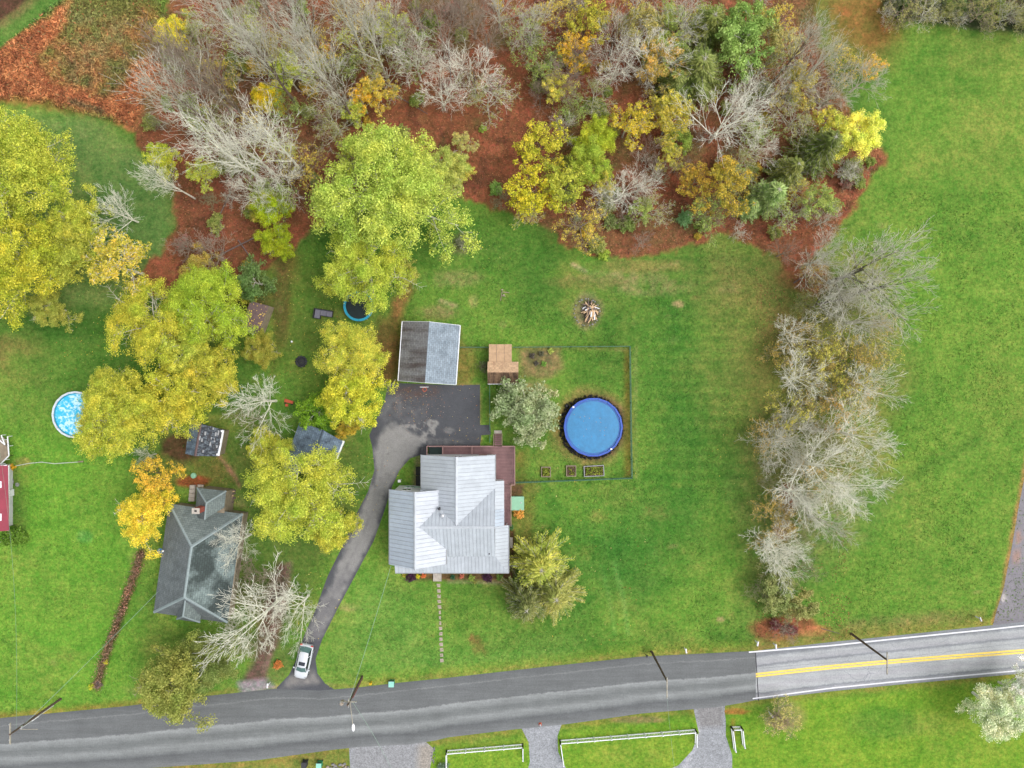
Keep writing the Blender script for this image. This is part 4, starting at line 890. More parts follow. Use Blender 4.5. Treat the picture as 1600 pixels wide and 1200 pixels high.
MB().box(X(336, 2.4), X(342, 2.4), Y(711.5, 2.4), Y(708.5, 2.4), 2.34, 2.44).build('trim', 'white_vinyl', T)
# patches of missing shingle as thin proud pieces
fx = Vector(sr) - Vector(sl)
for k in range(46):
    u, v = rng.uniform(.05, .93), rng.uniform(.04, .9)
    p = Vector(rn_).lerp(Vector(nr), u).lerp(Vector(rs2).lerp(Vector(sr), u), v); e1_ = (Vector(rs2) - Vector(rn_)).normalized(); e2_ = (Vector(nr) - Vector(rn_)).normalized(); n_ = e1_.cross(e2_); n_ = n_ if n_.z > 0 else -n_
    a_, b_ = rng.uniform(.12, .3), rng.uniform(.06, .1); p = p + n_ * .02
    MB().slab([tuple(p - e1_ * a_ - e2_ * b_), tuple(p + e1_ * a_ - e2_ * b_), tuple(p + e1_ * a_ + e2_ * b_), tuple(p - e1_ * a_ + e2_ * b_)], .02).build('shingle', 'grey_trim' if k % 4 == 0 else 'charcoal', T)

# --- outbuilding with bluish roof half under the trees
T = empty('carport', (X(500), Y(710), 0), 'outbuilding with weathered blue grey roof under the yellow trees beside the driveway', 'outbuilding')
z0_, z1_ = 2.5, 3.9
ne, se, nw, sw = P(535.5, 690, z0_), P(515, 742, z0_), P(468, 660, z0_), P(440, 735, z0_); r0_, r1_ = P(505, 672, z1_), P(482, 741, z1_)
MB().slab([ne, se, r1_, r0_], .1).build('roof_slope', 'shingle_blue', T, slope_uv=True); MB().slab([nw, sw, r1_, r0_], .1).build('roof_slope', 'shingle_blue', T, slope_uv=True); cap(up(r0_), up(r1_), .13, mat='shingle_blue', par=T)
p0, p1 = Vector(P(536.5, 689, z0_)), Vector(P(515.5, 743, z0_)); d = (p1 - p0).normalized(); s_ = Vector((-d.y, d.x, 0)) * .13
MB().slab([tuple(p0 - s_), tuple(p0 + s_), tuple(p1 + s_), tuple(p1 - s_)], .16).build('gutter', 'white_vinyl', T)
MB().prism([(ne[0] - .25, ne[1] - .2), (se[0] - .25, se[1] + .25), (sw[0] + .25, sw[1] + .25), (nw[0] + .25, nw[1] - .2)], 0, 2.35).build('wall', 'siding_white', T)

# --- brown roofed shed in the trees
T = empty('brown_shed', (X(397), Y(497), 0), 'small shed with leaf strewn brown roof hidden among bushes', 'shed')
a_, b_, c_, d_ = P(391, 470, 2.5), P(420, 478, 2.3), P(404, 521, 2.3), P(375, 518, 2.5)
MB().slab([a_, b_, c_, d_], .1).build('roof', 'brown_roof', T); MB().prism([(p[0] * .998 + X(397) * .002, p[1]) for p in (a_, b_, c_, d_)], 0, 2.1).build('wall', 'bed_board', T)
lf = MB()
for k in range(50):
    u, v = rng.random(), rng.random() ** .7; p = Vector(a_).lerp(Vector(b_), u).lerp(Vector(d_).lerp(Vector(c_), u), v * .8); s_ = rng.uniform(.05, .1)
    lf.add([(p.x - s_, p.y, p.z + .03), (p.x, p.y - s_, p.z + .03), (p.x + s_, p.y, p.z + .04), (p.x, p.y + s_, p.z + .03)], [(0, 1, 2, 3)])
lf.build('fallen_leaves', 'yellow_paint', T, kind='stuff')

# --- red roofed house at the left edge
T = empty('red_roof_house', (X(-40), Y(779), 0), 'house with red metal roof cut by the left edge of the view', 'house')
z0_ = 3.2
MB().slab([P(12.5, 727, z0_), P(14, 829, z0_), (X(-60), Y(835, z0_), 5.2), (X(-60), Y(727, z0_), 5.2)], .1).build('roof_slope', 'red_metal', T)
MB().slab([(X(-60), Y(835, z0_), 5.2), (X(-60), Y(727, z0_), 5.2), (X(-130), Y(727, z0_), 3.2), (X(-130), Y(835, z0_), 3.2)], .1).build('roof_slope', 'red_metal', T)
gable_walls(w5 := MB(), X(-117, 3), X(-4, 3), -Y(729, 3), -Y(827, 3), 3.0, 4.9, 'y'); w5.build('wall', 'siding_white', T)
MB().box(X(12.4, 3), X(14.6, 3), Y(829, 3), Y(727, 3), 3.0, 3.16).build('gutter', 'white_vinyl', T); MB().box(X(-60), X(13, 3), Y(727.2, 3), Y(726, 3), 3.1, 3.3).build('fascia', 'white_vinyl', T)
def slope_z(px): return 3.2 + (X(12.5, 3.2) - X(px, 3.3)) / (X(12.5, 3.2) - X(-60)) * 2.0
MB().box(X(-60, 3.5), X(12, 3.3), Y(776.2, 3.3), Y(775.4, 3.3), 3.1, 3.2).build('seam', 'red_metal', T)
for (py, h) in ((757, 10), (808, 11)):
    sk = MB(); xx0, xx1 = X(-7, 3.5), X(2, 3.5); za, zb = slope_z(-7) + .08, slope_z(2) + .08
    sk.slab([(xx0, Y(py - h / 2, 3.4), za), (xx1, Y(py - h / 2, 3.4), zb), (xx1, Y(py + h / 2, 3.4), zb), (xx0, Y(py + h / 2, 3.4), za)], .1).build('skylight', 'white_vinyl', T)
    MB().slab([(xx0 + .1, Y(py - h / 2 + 2, 3.4), za + .01), (xx1 - .15, Y(py - h / 2 + 2, 3.4), zb + .012), (xx1 - .15, Y(py + h / 2 - 2, 3.4), zb + .012), (xx0 + .1, Y(py + h / 2 - 2, 3.4), za + .01)], .006).build('pane', 'glass_dark', T)
T = empty('weathered_deck', (X(5), Y(703), 0), 'weathered grey deck with rails at the back of the red roofed house', 'deck')
MB().prism([P(-60, 680)[:2], P(12, 682)[:2], P(20, 690)[:2], P(19, 713)[:2], P(4, 727)[:2], P(-60, 727)[:2]], .8, .9).build('deck_floor', 'bed_board', T)
for a_, b_ in (((12, 682), (14, 712)), ((14, 712), (1, 725)), ((-10, 680), (8, 695)), ((2, 680), (8, 695))):
    p0, p1 = P(*a_, 1.8), P(*b_, 1.8); MB().tube(p0, p1, .08, n=4).build('rail', 'white_vinyl', T)
    for t_ in (0, .5, 1):
        m_ = Vector(p0).lerp(Vector(p1), t_); MB().tube((m_.x, m_.y, .9), (m_.x, m_.y, 1.8), .05, n=4).build('post', 'white_vinyl', T)
T = empty('air_conditioner', (X(18.5), Y(769), 0), 'white air conditioning unit beside the red roofed house', 'air conditioner')
MB().box(X(14.5), X(22.5), Y(774), Y(764), .05, .9).build('casing', 'white_vinyl', T); MB().lathe((X(18.5), Y(769), .9), [(.26, 0), (.26, .02), (.05, .05)], 16).build('fan_grille', 'charcoal', T)
for (px, py, r) in ((17, 752, .45), (27, 757, .3), (15, 800, .35)): tag(MB().prism([(X(px) + r * math.cos(t * .9) * rng.uniform(.8, 1.1), Y(py) + r * math.sin(t * .9) * rng.uniform(.8, 1.1)) for t in range(7)], 0, .06).build('paving_slab', 'grey_rock', org=(X(px), Y(py), 0)), 'flat grey slab lying against the wall of the red roofed house', 'paving slab', 'slabs by the red house')
T = empty('ground_pipe', (X(80), Y(722), 0), 'long thin white pipe lying on the left lawn', 'pipe')
pts = [(24, 728), (45, 724), (65, 722), (85, 724.5), (105, 723), (128, 721.5)]
mb = MB()
for a_, b_ in zip(pts, pts[1:]): mb.tube(P(*a_, .06), P(*b_, .06), .055, n=5)
mb.build('pipe', 'pipe_white', T)
MB().tube(P(122, 721.5, .12), P(130, 721, .12), .1, n=6).build('coupling', 'bed_board', T)
# ------------------------------------------------------------------ pools
px, py = 927.0, 667.5; zt = 1.25; c = (X(px, zt), Y(py, zt)); r = 3.78 * (1 - zt / HC)
T = empty('swimming_pool', (*c, 0), 'round above ground pool under a bright blue solar cover inside the green fence', 'swimming pool')
MB().ring(c, r - .1, r + .02, 0, zt - .02, 18).build('pool_wall', 'pool_wall_blue', T)
def rim_ring(T, c, r0, r1, z, n, mat, name):
    for i in range(n):
        t0, t1 = 2 * math.pi * i / n + .006, 2 * math.pi * (i + 1) / n - .006
        MB().prism([(c[0] + a * math.cos(t), c[1] + a * math.sin(t)) for a, t in ((r0, t0), (r1, t0), (r1, t1), (r0, t1))], z - .05, z).build(name, mat, T)
rim_ring(T, c, r - .16, r + .07, zt + .04, 18, 'pool_rim', 'rim_section')
MB().lathe((*c, zt - .25), [(r - .1, 0), (r - .12, .09), (r * .5, .10), (.1, .10)], 40).build('solar_cover', 'pool_cover', T)
MB().ring(c, r - .36, r - .28, zt - .14, zt - .10, 36, jit=.004).build('cover_edge', 'pool_rim', T)
for k in range(16):
    t_, q_ = rng.uniform(0, 6.28), r * rng.uniform(.2, .86); s_ = rng.uniform(.05, .09)
    MB().prism([(c[0] + q_ * math.cos(t_) + s_ * math.cos(u), c[1] + q_ * math.sin(t_) + s_ * .7 * math.sin(u)) for u in (0, 1.6, 3.1, 4.7)], zt - .15, zt - .135).build('fallen_leaf', 'bed_board', T)
for a in (2.35, 5.4): MB().box(c[0] + (r - .1) * math.cos(a) - .12, c[0] + (r - .1) * math.cos(a) + .12, c[1] + (r - .1) * math.sin(a) - .1, c[1] + (r - .1) * math.sin(a) + .1, zt - .2, zt + .1).build('skimmer', 'white_vinyl', T)
MB().tube((X(886.5, 1), Y(631, 1), .15), (X(891, 1), Y(636, 1), .9), .08).build('hose', 'black_plastic', T); MB().lathe((X(885), Y(634), 0), [(.22, 0), (.25, .5), (.12, .62)], 12).build('pump', 'black_plastic', T)
sk = MB(); base = (X(925), Y(668))
for i in range(300):
    t = rng.uniform(0, 2 * math.pi); rr = rng.uniform(r + .02, r + .42 + .12 * math.cos(t - 2.8)); w_ = rng.uniform(.08, .2)
    sk.blob((base[0] + rr * math.cos(t), base[1] + rr * math.sin(t), .14), w_, w_, rng.uniform(.08, .2), seed=i, n=5, m=3)
o = sk.build('mulch_ring', 'skirt_black', org=(*base, 0)); tag(o, kind='stuff')

c = (X(117.5, 1.2), Y(648, 1.2)); r = 2.95
T = empty('left_pool', (*c, 0), 'round above ground pool with glittering turquoise water half under the yellow trees', 'swimming pool'); T.name = 'swimming_pool'
MB().ring(c, r - .08, r, 0, 1.2, 20).build('pool_wall', 'pool_rim_white', T)
rim_ring(T, c, r - .16, r + .08, 1.24, 20, 'pool_rim_white', 'rim_section')
MB().lathe((*c, .95), [(r - .1, 0), (r - .12, .05), (.1, .05)], 40).build('water', 'pool_water', T)
MB().ring(c, r - .28, r - .14, 1.0, 1.03, 40).build('liner_edge', 'trampoline_pad', T)

# ------------------------------------------------------------------ trampoline and yard things
c = (X(560.5, .9), Y(478, .9)); r = 1.98
T = empty('trampoline', (*c, 0), 'round trampoline with turquoise rim pad partly under the big green tree', 'trampoline')
for i in range(8):
    t0, t1 = math.pi * i / 4 + .01, math.pi * (i + 1) / 4 - .01
    MB().prism([(c[0] + a * math.cos(t0 + (t1 - t0) * k / 4), c[1] + a * math.sin(t0 + (t1 - t0) * k / 4)) for a, ks in ((r - .3, range(5)), (r, range(4, -1, -1))) for k in ks], .88, .95).build('rim_pad', 'trampoline_pad', T)
MB().lathe((*c, .86), [(r - .32, 0), (r - .34, .02), (.05, .02)], 36).build('jumping_mat', 'trampoline_mat', T)
for i in range(6):
    t = math.pi * i / 3; p = (c[0] + r * .98 * math.cos(t), c[1] + r * .98 * math.sin(t))
    MB().tube((*p, 0), (*p, .88), .035).build('leg', 'galvanised', T)
T = empty('patio_lounge', (X(506), Y(490), 0), 'dark framed outdoor chaise with grey cushions in the leafy yard', 'lounge')
fr = frame(X(506, .4), Y(489, .4), R(-9))
MB().box(-1.2, 1.15, -.42, .42, .1, .38, 0, fr).build('frame', 'black_plastic', T); MB().box(-1.15, -.35, -.86, -.42, .1, .38, 0, fr).build('frame', 'black_plastic', T)
MB().box(-1.2, 1.15, .34, .44, .38, .7, 0, fr).build('backrest', 'black_plastic', T); MB().box(-1.28, -1.18, -.86, .44, .38, .7, 0, fr).build('backrest', 'black_plastic', T)
for a_, b_, y0, y1 in ((-1.12, -.42, -.8, .3), (-.38, .38, -.36, .3), (.42, 1.1, -.36, .3)): MB().box(a_, b_, y0, y1, .38, .52, 0, fr).build('cushion', 'lounge_cushion', T)
T = empty('fire_pit', (X(471), Y(565), 0), 'dark stone fire pit ring beside the golden trees', 'fire pit')
for i in range(12):
    t = 2 * math.pi * i / 12; MB().blob((X(471) + .62 * math.cos(t), Y(565) + .62 * math.sin(t), .12), .2, .17, .16, seed=i).build('stone', 'sheet_dark', T)
MB().lathe((X(471), Y(565), 0), [(.5, 0), (.5, .05), (.1, .07)], 14).build('ash', 'black_plastic', T)
T = empty('solar_light', (X(457), Y(534), 0), 'small pale round light on the grass left of the golden tree', 'garden light')
MB().tube((X(457), Y(534), 0), (X(457), Y(534), .3), .04).build('stake', 'black_plastic', T); MB().blob((X(457), Y(534), .36), .14, .14, .1, n=10, j=.02).build('globe', 'white_vinyl', T)
T = empty('toy_car', (X(451), Y(629), 0), 'bright orange plastic ride-on toy under the bare branches', 'toy')
MB().slab([P(445, 623, .4), P(458, 627, .4), P(457, 631, .4), P(444, 628, .4)], .3).build('toy_body', 'orange_plastic', T); MB().box(X(447), X(451), Y(635), Y(631), .1, .35).build('seat', 'orange_plastic', T)
for px_, py_ in ((446, 630), (456, 632)): MB().tube(P(px_, py_ - .8, .14), P(px_, py_ + .8, .14), .14, n=10).build('wheel', 'rubber', T)
T = empty('wooden_frame', (X(789), Y(461), 0), 'small weathered timber frame lying on the lawn above the garage', 'frame')
for a_, b_ in (((782, 470), (784.5, 456)), ((784.5, 456), (796, 457.5)), ((783.5, 462), (790, 463))): MB().tube(P(*a_, .12), P(*b_, .12), .06, n=4).build('board', 'bed_board', T)
for px_, py_ in ((784.5, 453), (787, 461)): tag(MB().blob((X(px_), Y(py_), .1), .14, .1, .09, seed=3).build('rock', 'stone', org=(X(px_), Y(py_), 0)), 'small pale rock on the lawn beside the timber frame', 'rock', 'rocks by the timber frame')

# firewood heap with stone ring
T = empty('campfire_heap', (X(922), Y(487), 0), 'campfire heap of pale split logs on the back lawn', 'campfire')
for i in range(64):
    a = rng.uniform(0, 6.28); rr = rng.uniform(.1, 1.0) ** .7; ppx, ppy = 922 + 11 * rr * math.cos(a), 487 + 16 * rr * math.sin(a)
    th = math.atan2(-(ppy - 480), ppx - 922) + rng.uniform(-.6, .6); L = rng.uniform(.2, .48); z = .12 + .5 * (1 - rr) + rng.uniform(0, .1)
    dx, dy = math.cos(th) * L, math.sin(th) * L
    MB().tube((X(ppx) - dx, Y(ppy) - dy, z + .06), (X(ppx) + dx, Y(ppy) + dy, z - .05), rng.uniform(.045, .1), n=5).build('log', 'log_cut' if rng.random() < (.75 if ppy > 484 else .35) else ('log_bark' if rng.random() < .6 else 'white_vinyl'), T)
for i in range(22):
    t = 2 * math.pi * i / 22 + rng.uniform(-.1, .1); o = tag(MB().blob((X(917 + 20 * math.cos(t)), Y(488 + 21 * math.sin(t)), .05), rng.uniform(.08, .16), rng.uniform(.08, .14), .1, seed=i, n=6, m=4).build('ring_stone', 'grey_rock', T))

# raised beds
def raised_bed(x0, y0, x1, y1, label, dens, soilm='soil', metal=False, rot=0):
    T = empty('raised_bed', (X((x0 + x1) / 2), Y((y0 + y1) / 2), 0), label, 'planter', 'raised beds south of the pool')
    fr = frame(X((x0 + x1) / 2), Y((y0 + y1) / 2), rot); w, h = (x1 - x0) / 24, (y1 - y0) / 24; bm_ = 'grey_trim' if metal else 'bed_board'
    for a_ in ((-w, w, -h, -h + .09), (-w, w, h - .09, h), (-w, -w + .09, -h + .09, h - .09), (w - .09, w, -h + .09, h - .09)): MB().box(*a_, 0, .38, 0, fr).build('board', bm_, T)
    MB().box(-w + .09, w - .09, -h + .09, h - .09, 0, .3, 0, fr).build('soil', soilm, T)
    C = np.array([fr(rng.uniform(-w + .2, w - .2), rng.uniform(-h + .2, h - .2), .32 + rng.uniform(0, .2)) for _ in range(int(dens * w * h * 4))]) - np.array(T.location)
    if len(C):
        V, F_ = leaves_np(C, nrg.normal(size=C.shape) * .5 + [0, 0, 1], .22, nrg); o = link('plants', np_mesh('bed_plants', V, F_, 'leaf'), T); o.color = S(150, 160, 60, .8)
raised_bed(845.5, 729, 860.5, 745, 'small square raised bed with yellow green plants, nearest the house', 90)
raised_bed(884.5, 727, 900, 744, 'small square raised bed of bare brown soil between the other two beds', 16)
raised_bed(912, 727, 943.5, 744, 'long rectangular raised bed with grey edging and mixed seedlings', 60, metal=True, rot=R(3))

# ------------------------------------------------------------------ fences
def mesh_fence(root, p0, p1, h=1.2, step=2.4, gap=.1, mats=('fence_green', 'fence_green')):
    p0, p1 = Vector((*p0, 0)), Vector((*p1, 0)); L = (p1 - p0).length; n = max(1, round(L / step))
    for i in range(n + 1):
        p = p0.lerp(p1, i / n); MB().tube((p.x, p.y, 0), (p.x, p.y, h + .05), .035, n=6).build('post', mats[0], root)
    MB().tube((p0.x, p0.y, h), (p1.x, p1.y, h), .03, n=5).build('rail', mats[0], root); MB().tube((p0.x, p0.y, .1), (p1.x, p1.y, .1), .02, n=4).build('rail', mats[0], root)
    mb = MB(); k = int(L / gap)
    for i in range(k):
        a_, b_ = p0.lerp(p1, i / k), p0.lerp(p1, (i + 1) / k)
        mb.tube((a_.x, a_.y, .1), (b_.x, b_.y, h), .008, n=3); mb.tube((b_.x, b_.y, .1), (a_.x, a_.y, h), .008, n=3)
    for j in range(9): z = .15 + j * (h - .15) / 9; mb.tube((p0.x, p0.y, z), (p1.x, p1.y, z), .008, n=3)
    mb.build('wire_mesh', mats[1], root, kind='stuff')
T = empty('mesh_fence', (X(984), Y(645), 0), 'dark green wire mesh fence enclosing the pool lawn on three sides', 'fence')
pt = lambda a, b_: P(a, b_)[:2]
for a_, b_ in (((720, 543), (763, 543)), ((802, 543), (983, 541.5)), ((983, 541.5), (986, 746)), ((986, 746), (806, 753))): mesh_fence(T, pt(*a_), pt(*b_))
T = empty('wire_fence', (X(765), Y(640), 0), 'short dark fence between the parking area and the pool lawn', 'fence')
mesh_fence(T, pt(765.5, 601), pt(765.5, 672)); mesh_fence(T, pt(765.5, 680), pt(765.5, 690), step=1)

def vinyl_fence(label, pts, h=1.15, loc=None):
    T = empty('white_fence', (X(pts[0][0]), Y(pts[0][1]), 0), label, 'fence', 'white fences across the road')
    for a_, b_ in zip(pts, pts[1:]):
        p0, p1 = Vector(P(*a_)), Vector(P(*b_)); L = (p1 - p0).length; n = max(1, round(L / 2.3)); d = (p1 - p0).normalized(); s_ = Vector((-d.y, d.x, 0))
        for i in range(n + 1):
            p = p0.lerp(p1, i / n); MB().box(p.x - .07, p.x + .07, p.y - .07, p.y + .07, 0, h + .12).build('post', 'white_vinyl', T)
        for z in (.25, h):
            q = [p0 - s_ * .05, p1 - s_ * .05, p1 + s_ * .05, p0 + s_ * .05]; MB().prism([(v.x, v.y) for v in q], z - .12, z).build('rail', 'white_vinyl', T)
        mb = MB(); k = int(L / .2)
        for i in range(1, k):
            p = p0.lerp(p1, i / k); mb.box(p.x - .025, p.x + .025, p.y - .02, p.y + .02, .2, h - .1)
        mb.build('pickets', 'white_vinyl', T, kind='stuff')
vinyl_fence('white picket rail fence on the grass between the two left gravel drives', [(699, 1230), (698, 1172), (817, 1162), (817, 1182)])
vinyl_fence('longest white picket rail fence beside the road, right of the left gravel drive', [(880, 1190), (875, 1156), (1086, 1139), (1086, 1160)])
vinyl_fence('short white corner fence right of the right hand gravel drive', [(1146, 1168), (1142, 1135), (1157, 1134.5), (1160, 1162)])

# ------------------------------------------------------------------ utility poles and wires
def pole(base, h, label, arm=None, arm_z=None, extra=None, grp=None):
    T = empty('utility_pole', P(*base), label, 'utility pole'); x, y = P(*base)[:2]
    MB().tube((x, y, 0), (x, y, h), .16, .11, 10).build('pole', 'pole_wood', T)
    if arm:
        z = arm_z or h - .2; a0_, a1_ = arm
        MB().box(x - .06, x + .06, y - a1_, y + a0_, z - .07, z + .07).build('crossarm', 'arm_wood', T)
        for k in (-a1_ + .08, -a1_ / 2, a0_ - .08):
            MB().lathe((x, y + k, z + .07), [(.05, 0), (.06, .1), (.03, .16)], 8).build('insulator', 'galvanised', T)
    return T, x, y
T1, x1_, y1_ = pole((95, 1092), 10.2, 'tall wooden utility pole at the left end of the road with white equipment', (1.3, 1.2), 10.1)
MB().tube((x1_ - .2, y1_ - .22, 4.6), (x1_ - .2, y1_ - .22, 5.7), .2, n=10).build('junction_box', 'white_vinyl', T1); MB().tube((x1_ + .15, y1_ - .1, 1.8), (x1_ + .15, y1_ - .1, 8), .035, n=5).build('conduit', 'white_vinyl', T1)
MB().box(x1_ - .12, x1_ + .2, y1_ - .2, y1_ + .1, 8.0, 8.3).build('bracket', 'galvanised', T1); MB().box(x1_ - .06, x1_ + 2.0, y1_ - .35, y1_ - .3, 8.05, 8.12).build('side_arm', 'arm_wood', T1)
T3, x3_, y3_ = pole((566, 1057), 9.0, 'wooden utility pole with transformer and street lamp near the white car', (.5, .5), 8.3)
MB().box(x3_ - 1.15, x3_ + .9, y3_ - .05, y3_ + .05, 7.9, 8.02).build('crossarm', 'arm_wood', T3)
MB().lathe((x3_ - 1.0, y3_ - .35, 6.9), [(.2, 0), (.24, .1), (.24, .8), (.16, .95), (.05, 1.0)], 14).build('transformer', 'stone', T3)
for k in (-1.05, -.6, .8): MB().lathe((x3_ + k, y3_, 8.02), [(.06, 0), (.07, .14), (.03, .2)], 8).build('insulator', 'galvanised', T3)
MB().tube((x3_, y3_ - .1, 7.6), (x3_ + .5, y3_ - 2.5, 8.4), .045, n=6).build('lamp_arm', 'arm_wood', T3)
MB().blob((x3_ + .57, y3_ - 2.9, 8.4), .2, .48, .13, n=10, m=6, j=.02).build('luminaire', 'white_vinyl', T3)
MB().tube((x3_ + .12, y3_ - .12, .3), (x3_ + .12, y3_ - .12, 6.5), .05, n=5).build('conduit', 'red_metal', T3)
T2, x2_, y2_ = pole((1018, 1018), 10.0, 'wooden utility pole with pale crossarm on the verge left of the road paint', (.5, 2.0), 10.0)
T4, x4_, y4_ = pole((1330, 990), 9.6, 'slim wooden utility pole with pale crossarm standing over the yellow lined road', (.9, 1.7), 9.6)
def wire(name, p0, p1, sag, r=.013, mat='wire', parent=None, n=14):
    p0, p1 = Vector(p0), Vector(p1); mb = MB(); pr = p0
    for i in range(1, n + 1):
        t = i / n; p = p0.lerp(p1, t); p.z -= sag * 4 * t * (1 - t); mb.tube(pr, p, r, n=4); pr = p
    return mb.build(name, mat, parent)
W = empty('overhead_wires', (0, -37, 0), 'thin overhead wires strung between the poles along the road', 'overhead wires')
tops = [(-130, -50, 10), (x1_, y1_, 10.1), (x3_, y3_, 8.2), (x2_, y2_, 9.9), (x4_, y4_, 9.6), (120, -24, 10)]
for off in (-.9, .1):
    for a_, b_ in zip(tops, tops[1:]): wire('wire', (a_[0], a_[1] + off, a_[2]), (b_[0], b_[1] + off, b_[2]), .8, .011, 'wire', W, 10)
W2 = empty('service_wire', (x3_, y3_, 0), 'pale service wire from the transformer pole to the metal roofed farmhouse', 'wire'); wire('wire', (x3_, y3_ + .1, 7.9), (X(611, 5.9), Y(884, 5.9), 5.9), .7, .026, 'wire_pale', W2)
W3 = empty('service_wire', (x1_, y1_, 0), 'pale service wire from the leftmost pole to the hipped roof house', 'wire'); wire('wire', (x1_, y1_, 7.6), (X(246, 3.6), Y(925, 3.6), 3.4), .6, .024, 'wire_pale', W3)
W4 = empty('service_wire', (x3_, y3_, 0), 'pale wire crossing the road from the transformer pole to the south', 'wire'); wire('wire', (x3_ + .4, y3_ - .1, 7.9), (X(630, 6), Y(1240, 6), 6), .8, .02, 'wire_pale', W4)
W5 = empty('service_wire', (x1_, y1_, 0), 'pale wire running up the left lawn from the leftmost pole', 'wire'); wire('wire', (x1_, y1_ + .1, 9), (X(-10, 6), Y(700, 6), 5), 1.2, .012, 'wire_pale', W5)
W6 = empty('service_wire', (x2_, y2_, 0), 'pale wire crossing the road from the middle pole to the long white fence side', 'wire'); wire('wire', (x2_, y2_ - 1.8, 9.9), (X(1060, 6), Y(1260, 6), 7), .6, .013, 'wire_pale', W6)

# ------------------------------------------------------------------ roadside small things
def small(name, label, cat, at_): return empty(name, P(*at_), label, cat)
T = small('recycling_bin', 'open green recycling bin with pale lid standing in the grass by the road', 'bin', (613, 1066))
x, y = P(613, 1065)[:2]
MB().box(x - .32, x + .32, y - .28, y + .3, .02, .9).build('bin_body', 'green_bin', T); MB().box(x - .35, x + .35, y - .36, y + .36, .9, .97).build('lid', 'bin_lid', T); MB().box(x - .35, x + .35, y + .36, y + .46, .8, .97).build('handle', 'charcoal', T)
T = small('yellow_marker', 'yellow utility marker at the grass edge between the pole and the green bin', 'marker post', (580, 1067))
x, y = P(580.5, 1065)[:2]; MB().tube((x, y, 0), (x + .05, y - .02, 1.0), .1, .07, 8).build('post', 'yellow_plastic', T); MB().box(x - .16, x + .16, y - .1, y + .12, .55, .85).build('cap', 'yellow_plastic', T)
for (a_, lab, m1, m2) in (((478, 1190), 'dark grey wheeled bin left of the green bin at the bottom edge', 'charcoal', 'black_plastic'), ((501, 1191), 'green wheeled bin beside the row of rocks at the bottom edge', 'green_bin', 'bin_lid')):
    T = small('wheeled_bin', lab, 'bin', a_); x, y = P(*a_)[:2]
    MB().box(x - .3, x + .3, y - .34, y + .3, .06, 1.0).build('bin_body', m1, T); MB().box(x - .33, x + .33, y - .4, y + .34, 1.0, 1.08).build('lid', m1 if m1 == 'charcoal' else m2, T); MB().box(x - .25, x + .25, y + .34, y + .42, .9, 1.0).build('handle', 'black_plastic', T)
    for k in (-1, 1): MB().tube((x + k * .3, y + .3, .12), (x + k * .36, y + .3, .12), .12, n=10).build('wheel', 'rubber', T)
for i in range(18):
    a_ = (512 + i * 1.9 + rng.uniform(-1, 1), 1196 + rng.uniform(-3.5, 5)); s_ = rng.uniform(.12, .24)
    tag(MB().blob((*P(*a_)[:2], .1), s_, s_ * .8, .16, seed=i, n=7, m=4).build('rock', 'grey_rock' if i % 3 else 'stone', org=P(*a_)), 'rough grey rock in the row beside the green wheeled bin', 'rock', 'rocks at the bottom edge')
for i in range(10):
    a_ = (676 + rng.uniform(-3, 3), 1168 + i * 2.6); s_ = rng.uniform(.08, .18)
    tag(MB().blob((*P(*a_)[:2], .06), s_, s_ * .8, .12, seed=i, n=7, m=4).build('rock', 'grey_rock', org=P(*a_)), 'small rock edging the left gravel drive', 'rock', 'rocks edging the gravel drive')
def mailbox(a_, lab, col='white_vinyl', rot=0):
    T = small('mailbox', lab, 'mailbox', a_); x, y = P(*a_)[:2]; fr = frame(x, y, rot)
    MB().box(-.05, .05, -.05, .05, 0, 1.0, 0, fr).build('post', 'white_vinyl', T); MB().box(-.11, .11, -.32, .25, 1.0, 1.1, 0, fr).build('box_base', col, T)
    mb = MB()
    for k in range(5):
        t0, t1 = math.pi * k / 5, math.pi * (k + 1) / 5
        mb.add([fr(.11 * math.cos(t), v, 1.1 + .11 * math.sin(t)) for t in (t0, t1) for v in (-.32, .25)], [(0, 1, 3, 2)])
    mb.build('box_top', col, T); MB().box(.115, .13, -.2, -.1, 1.1, 1.3, 0, fr).build('flag', 'red_flower', T)
mailbox((1069, 1012), 'white mailbox on the verge beside the middle utility pole', rot=R(10)); mailbox((1180, 1001), 'white mailbox where the old road paint begins', rot=R(-10)); mailbox((1524, 963), 'white mailbox on the verge near the side road corner', 'galvanised', R(20))
mailbox((422, 1066), 'white mailbox at the corner of the dirt drive left of the white car'); mailbox((1201, 1112), 'pale mailbox in the grass south of the yellow lined road', rot=R(35)); mailbox((1208, 1005), 'small pale mailbox at the edge of the red brown brush', rot=R(8))
for a_, lab in (((1009, 1022), 'small dark box on a post left of the middle utility pole'),):
    T = small('marker_post', lab, 'marker post', a_); x, y = P(*a_)[:2]; MB().tube((x, y, 0), (x, y, .9), .04).build('post', 'charcoal', T); MB().box(x - .12, x + .12, y - .12, y + .12, .7, .95).build('box_head', 'charcoal', T)
T = small('road_cone', 'orange and white marker at the mouth of the left gravel drive', 'marker', (844, 1131)); x, y = P(844, 1131)[:2]
MB().box(x - .18, x + .18, y - .18, y + .18, .02, .06).build('base', 'orange_plastic', T); MB().lathe((x, y, .06), [(.14, 0), (.1, .25)], 10).build('cone', 'orange_plastic', T); MB().lathe((x, y, .31), [(.1, 0), (.04, .3)], 10).build('sleeve', 'white_vinyl', T)

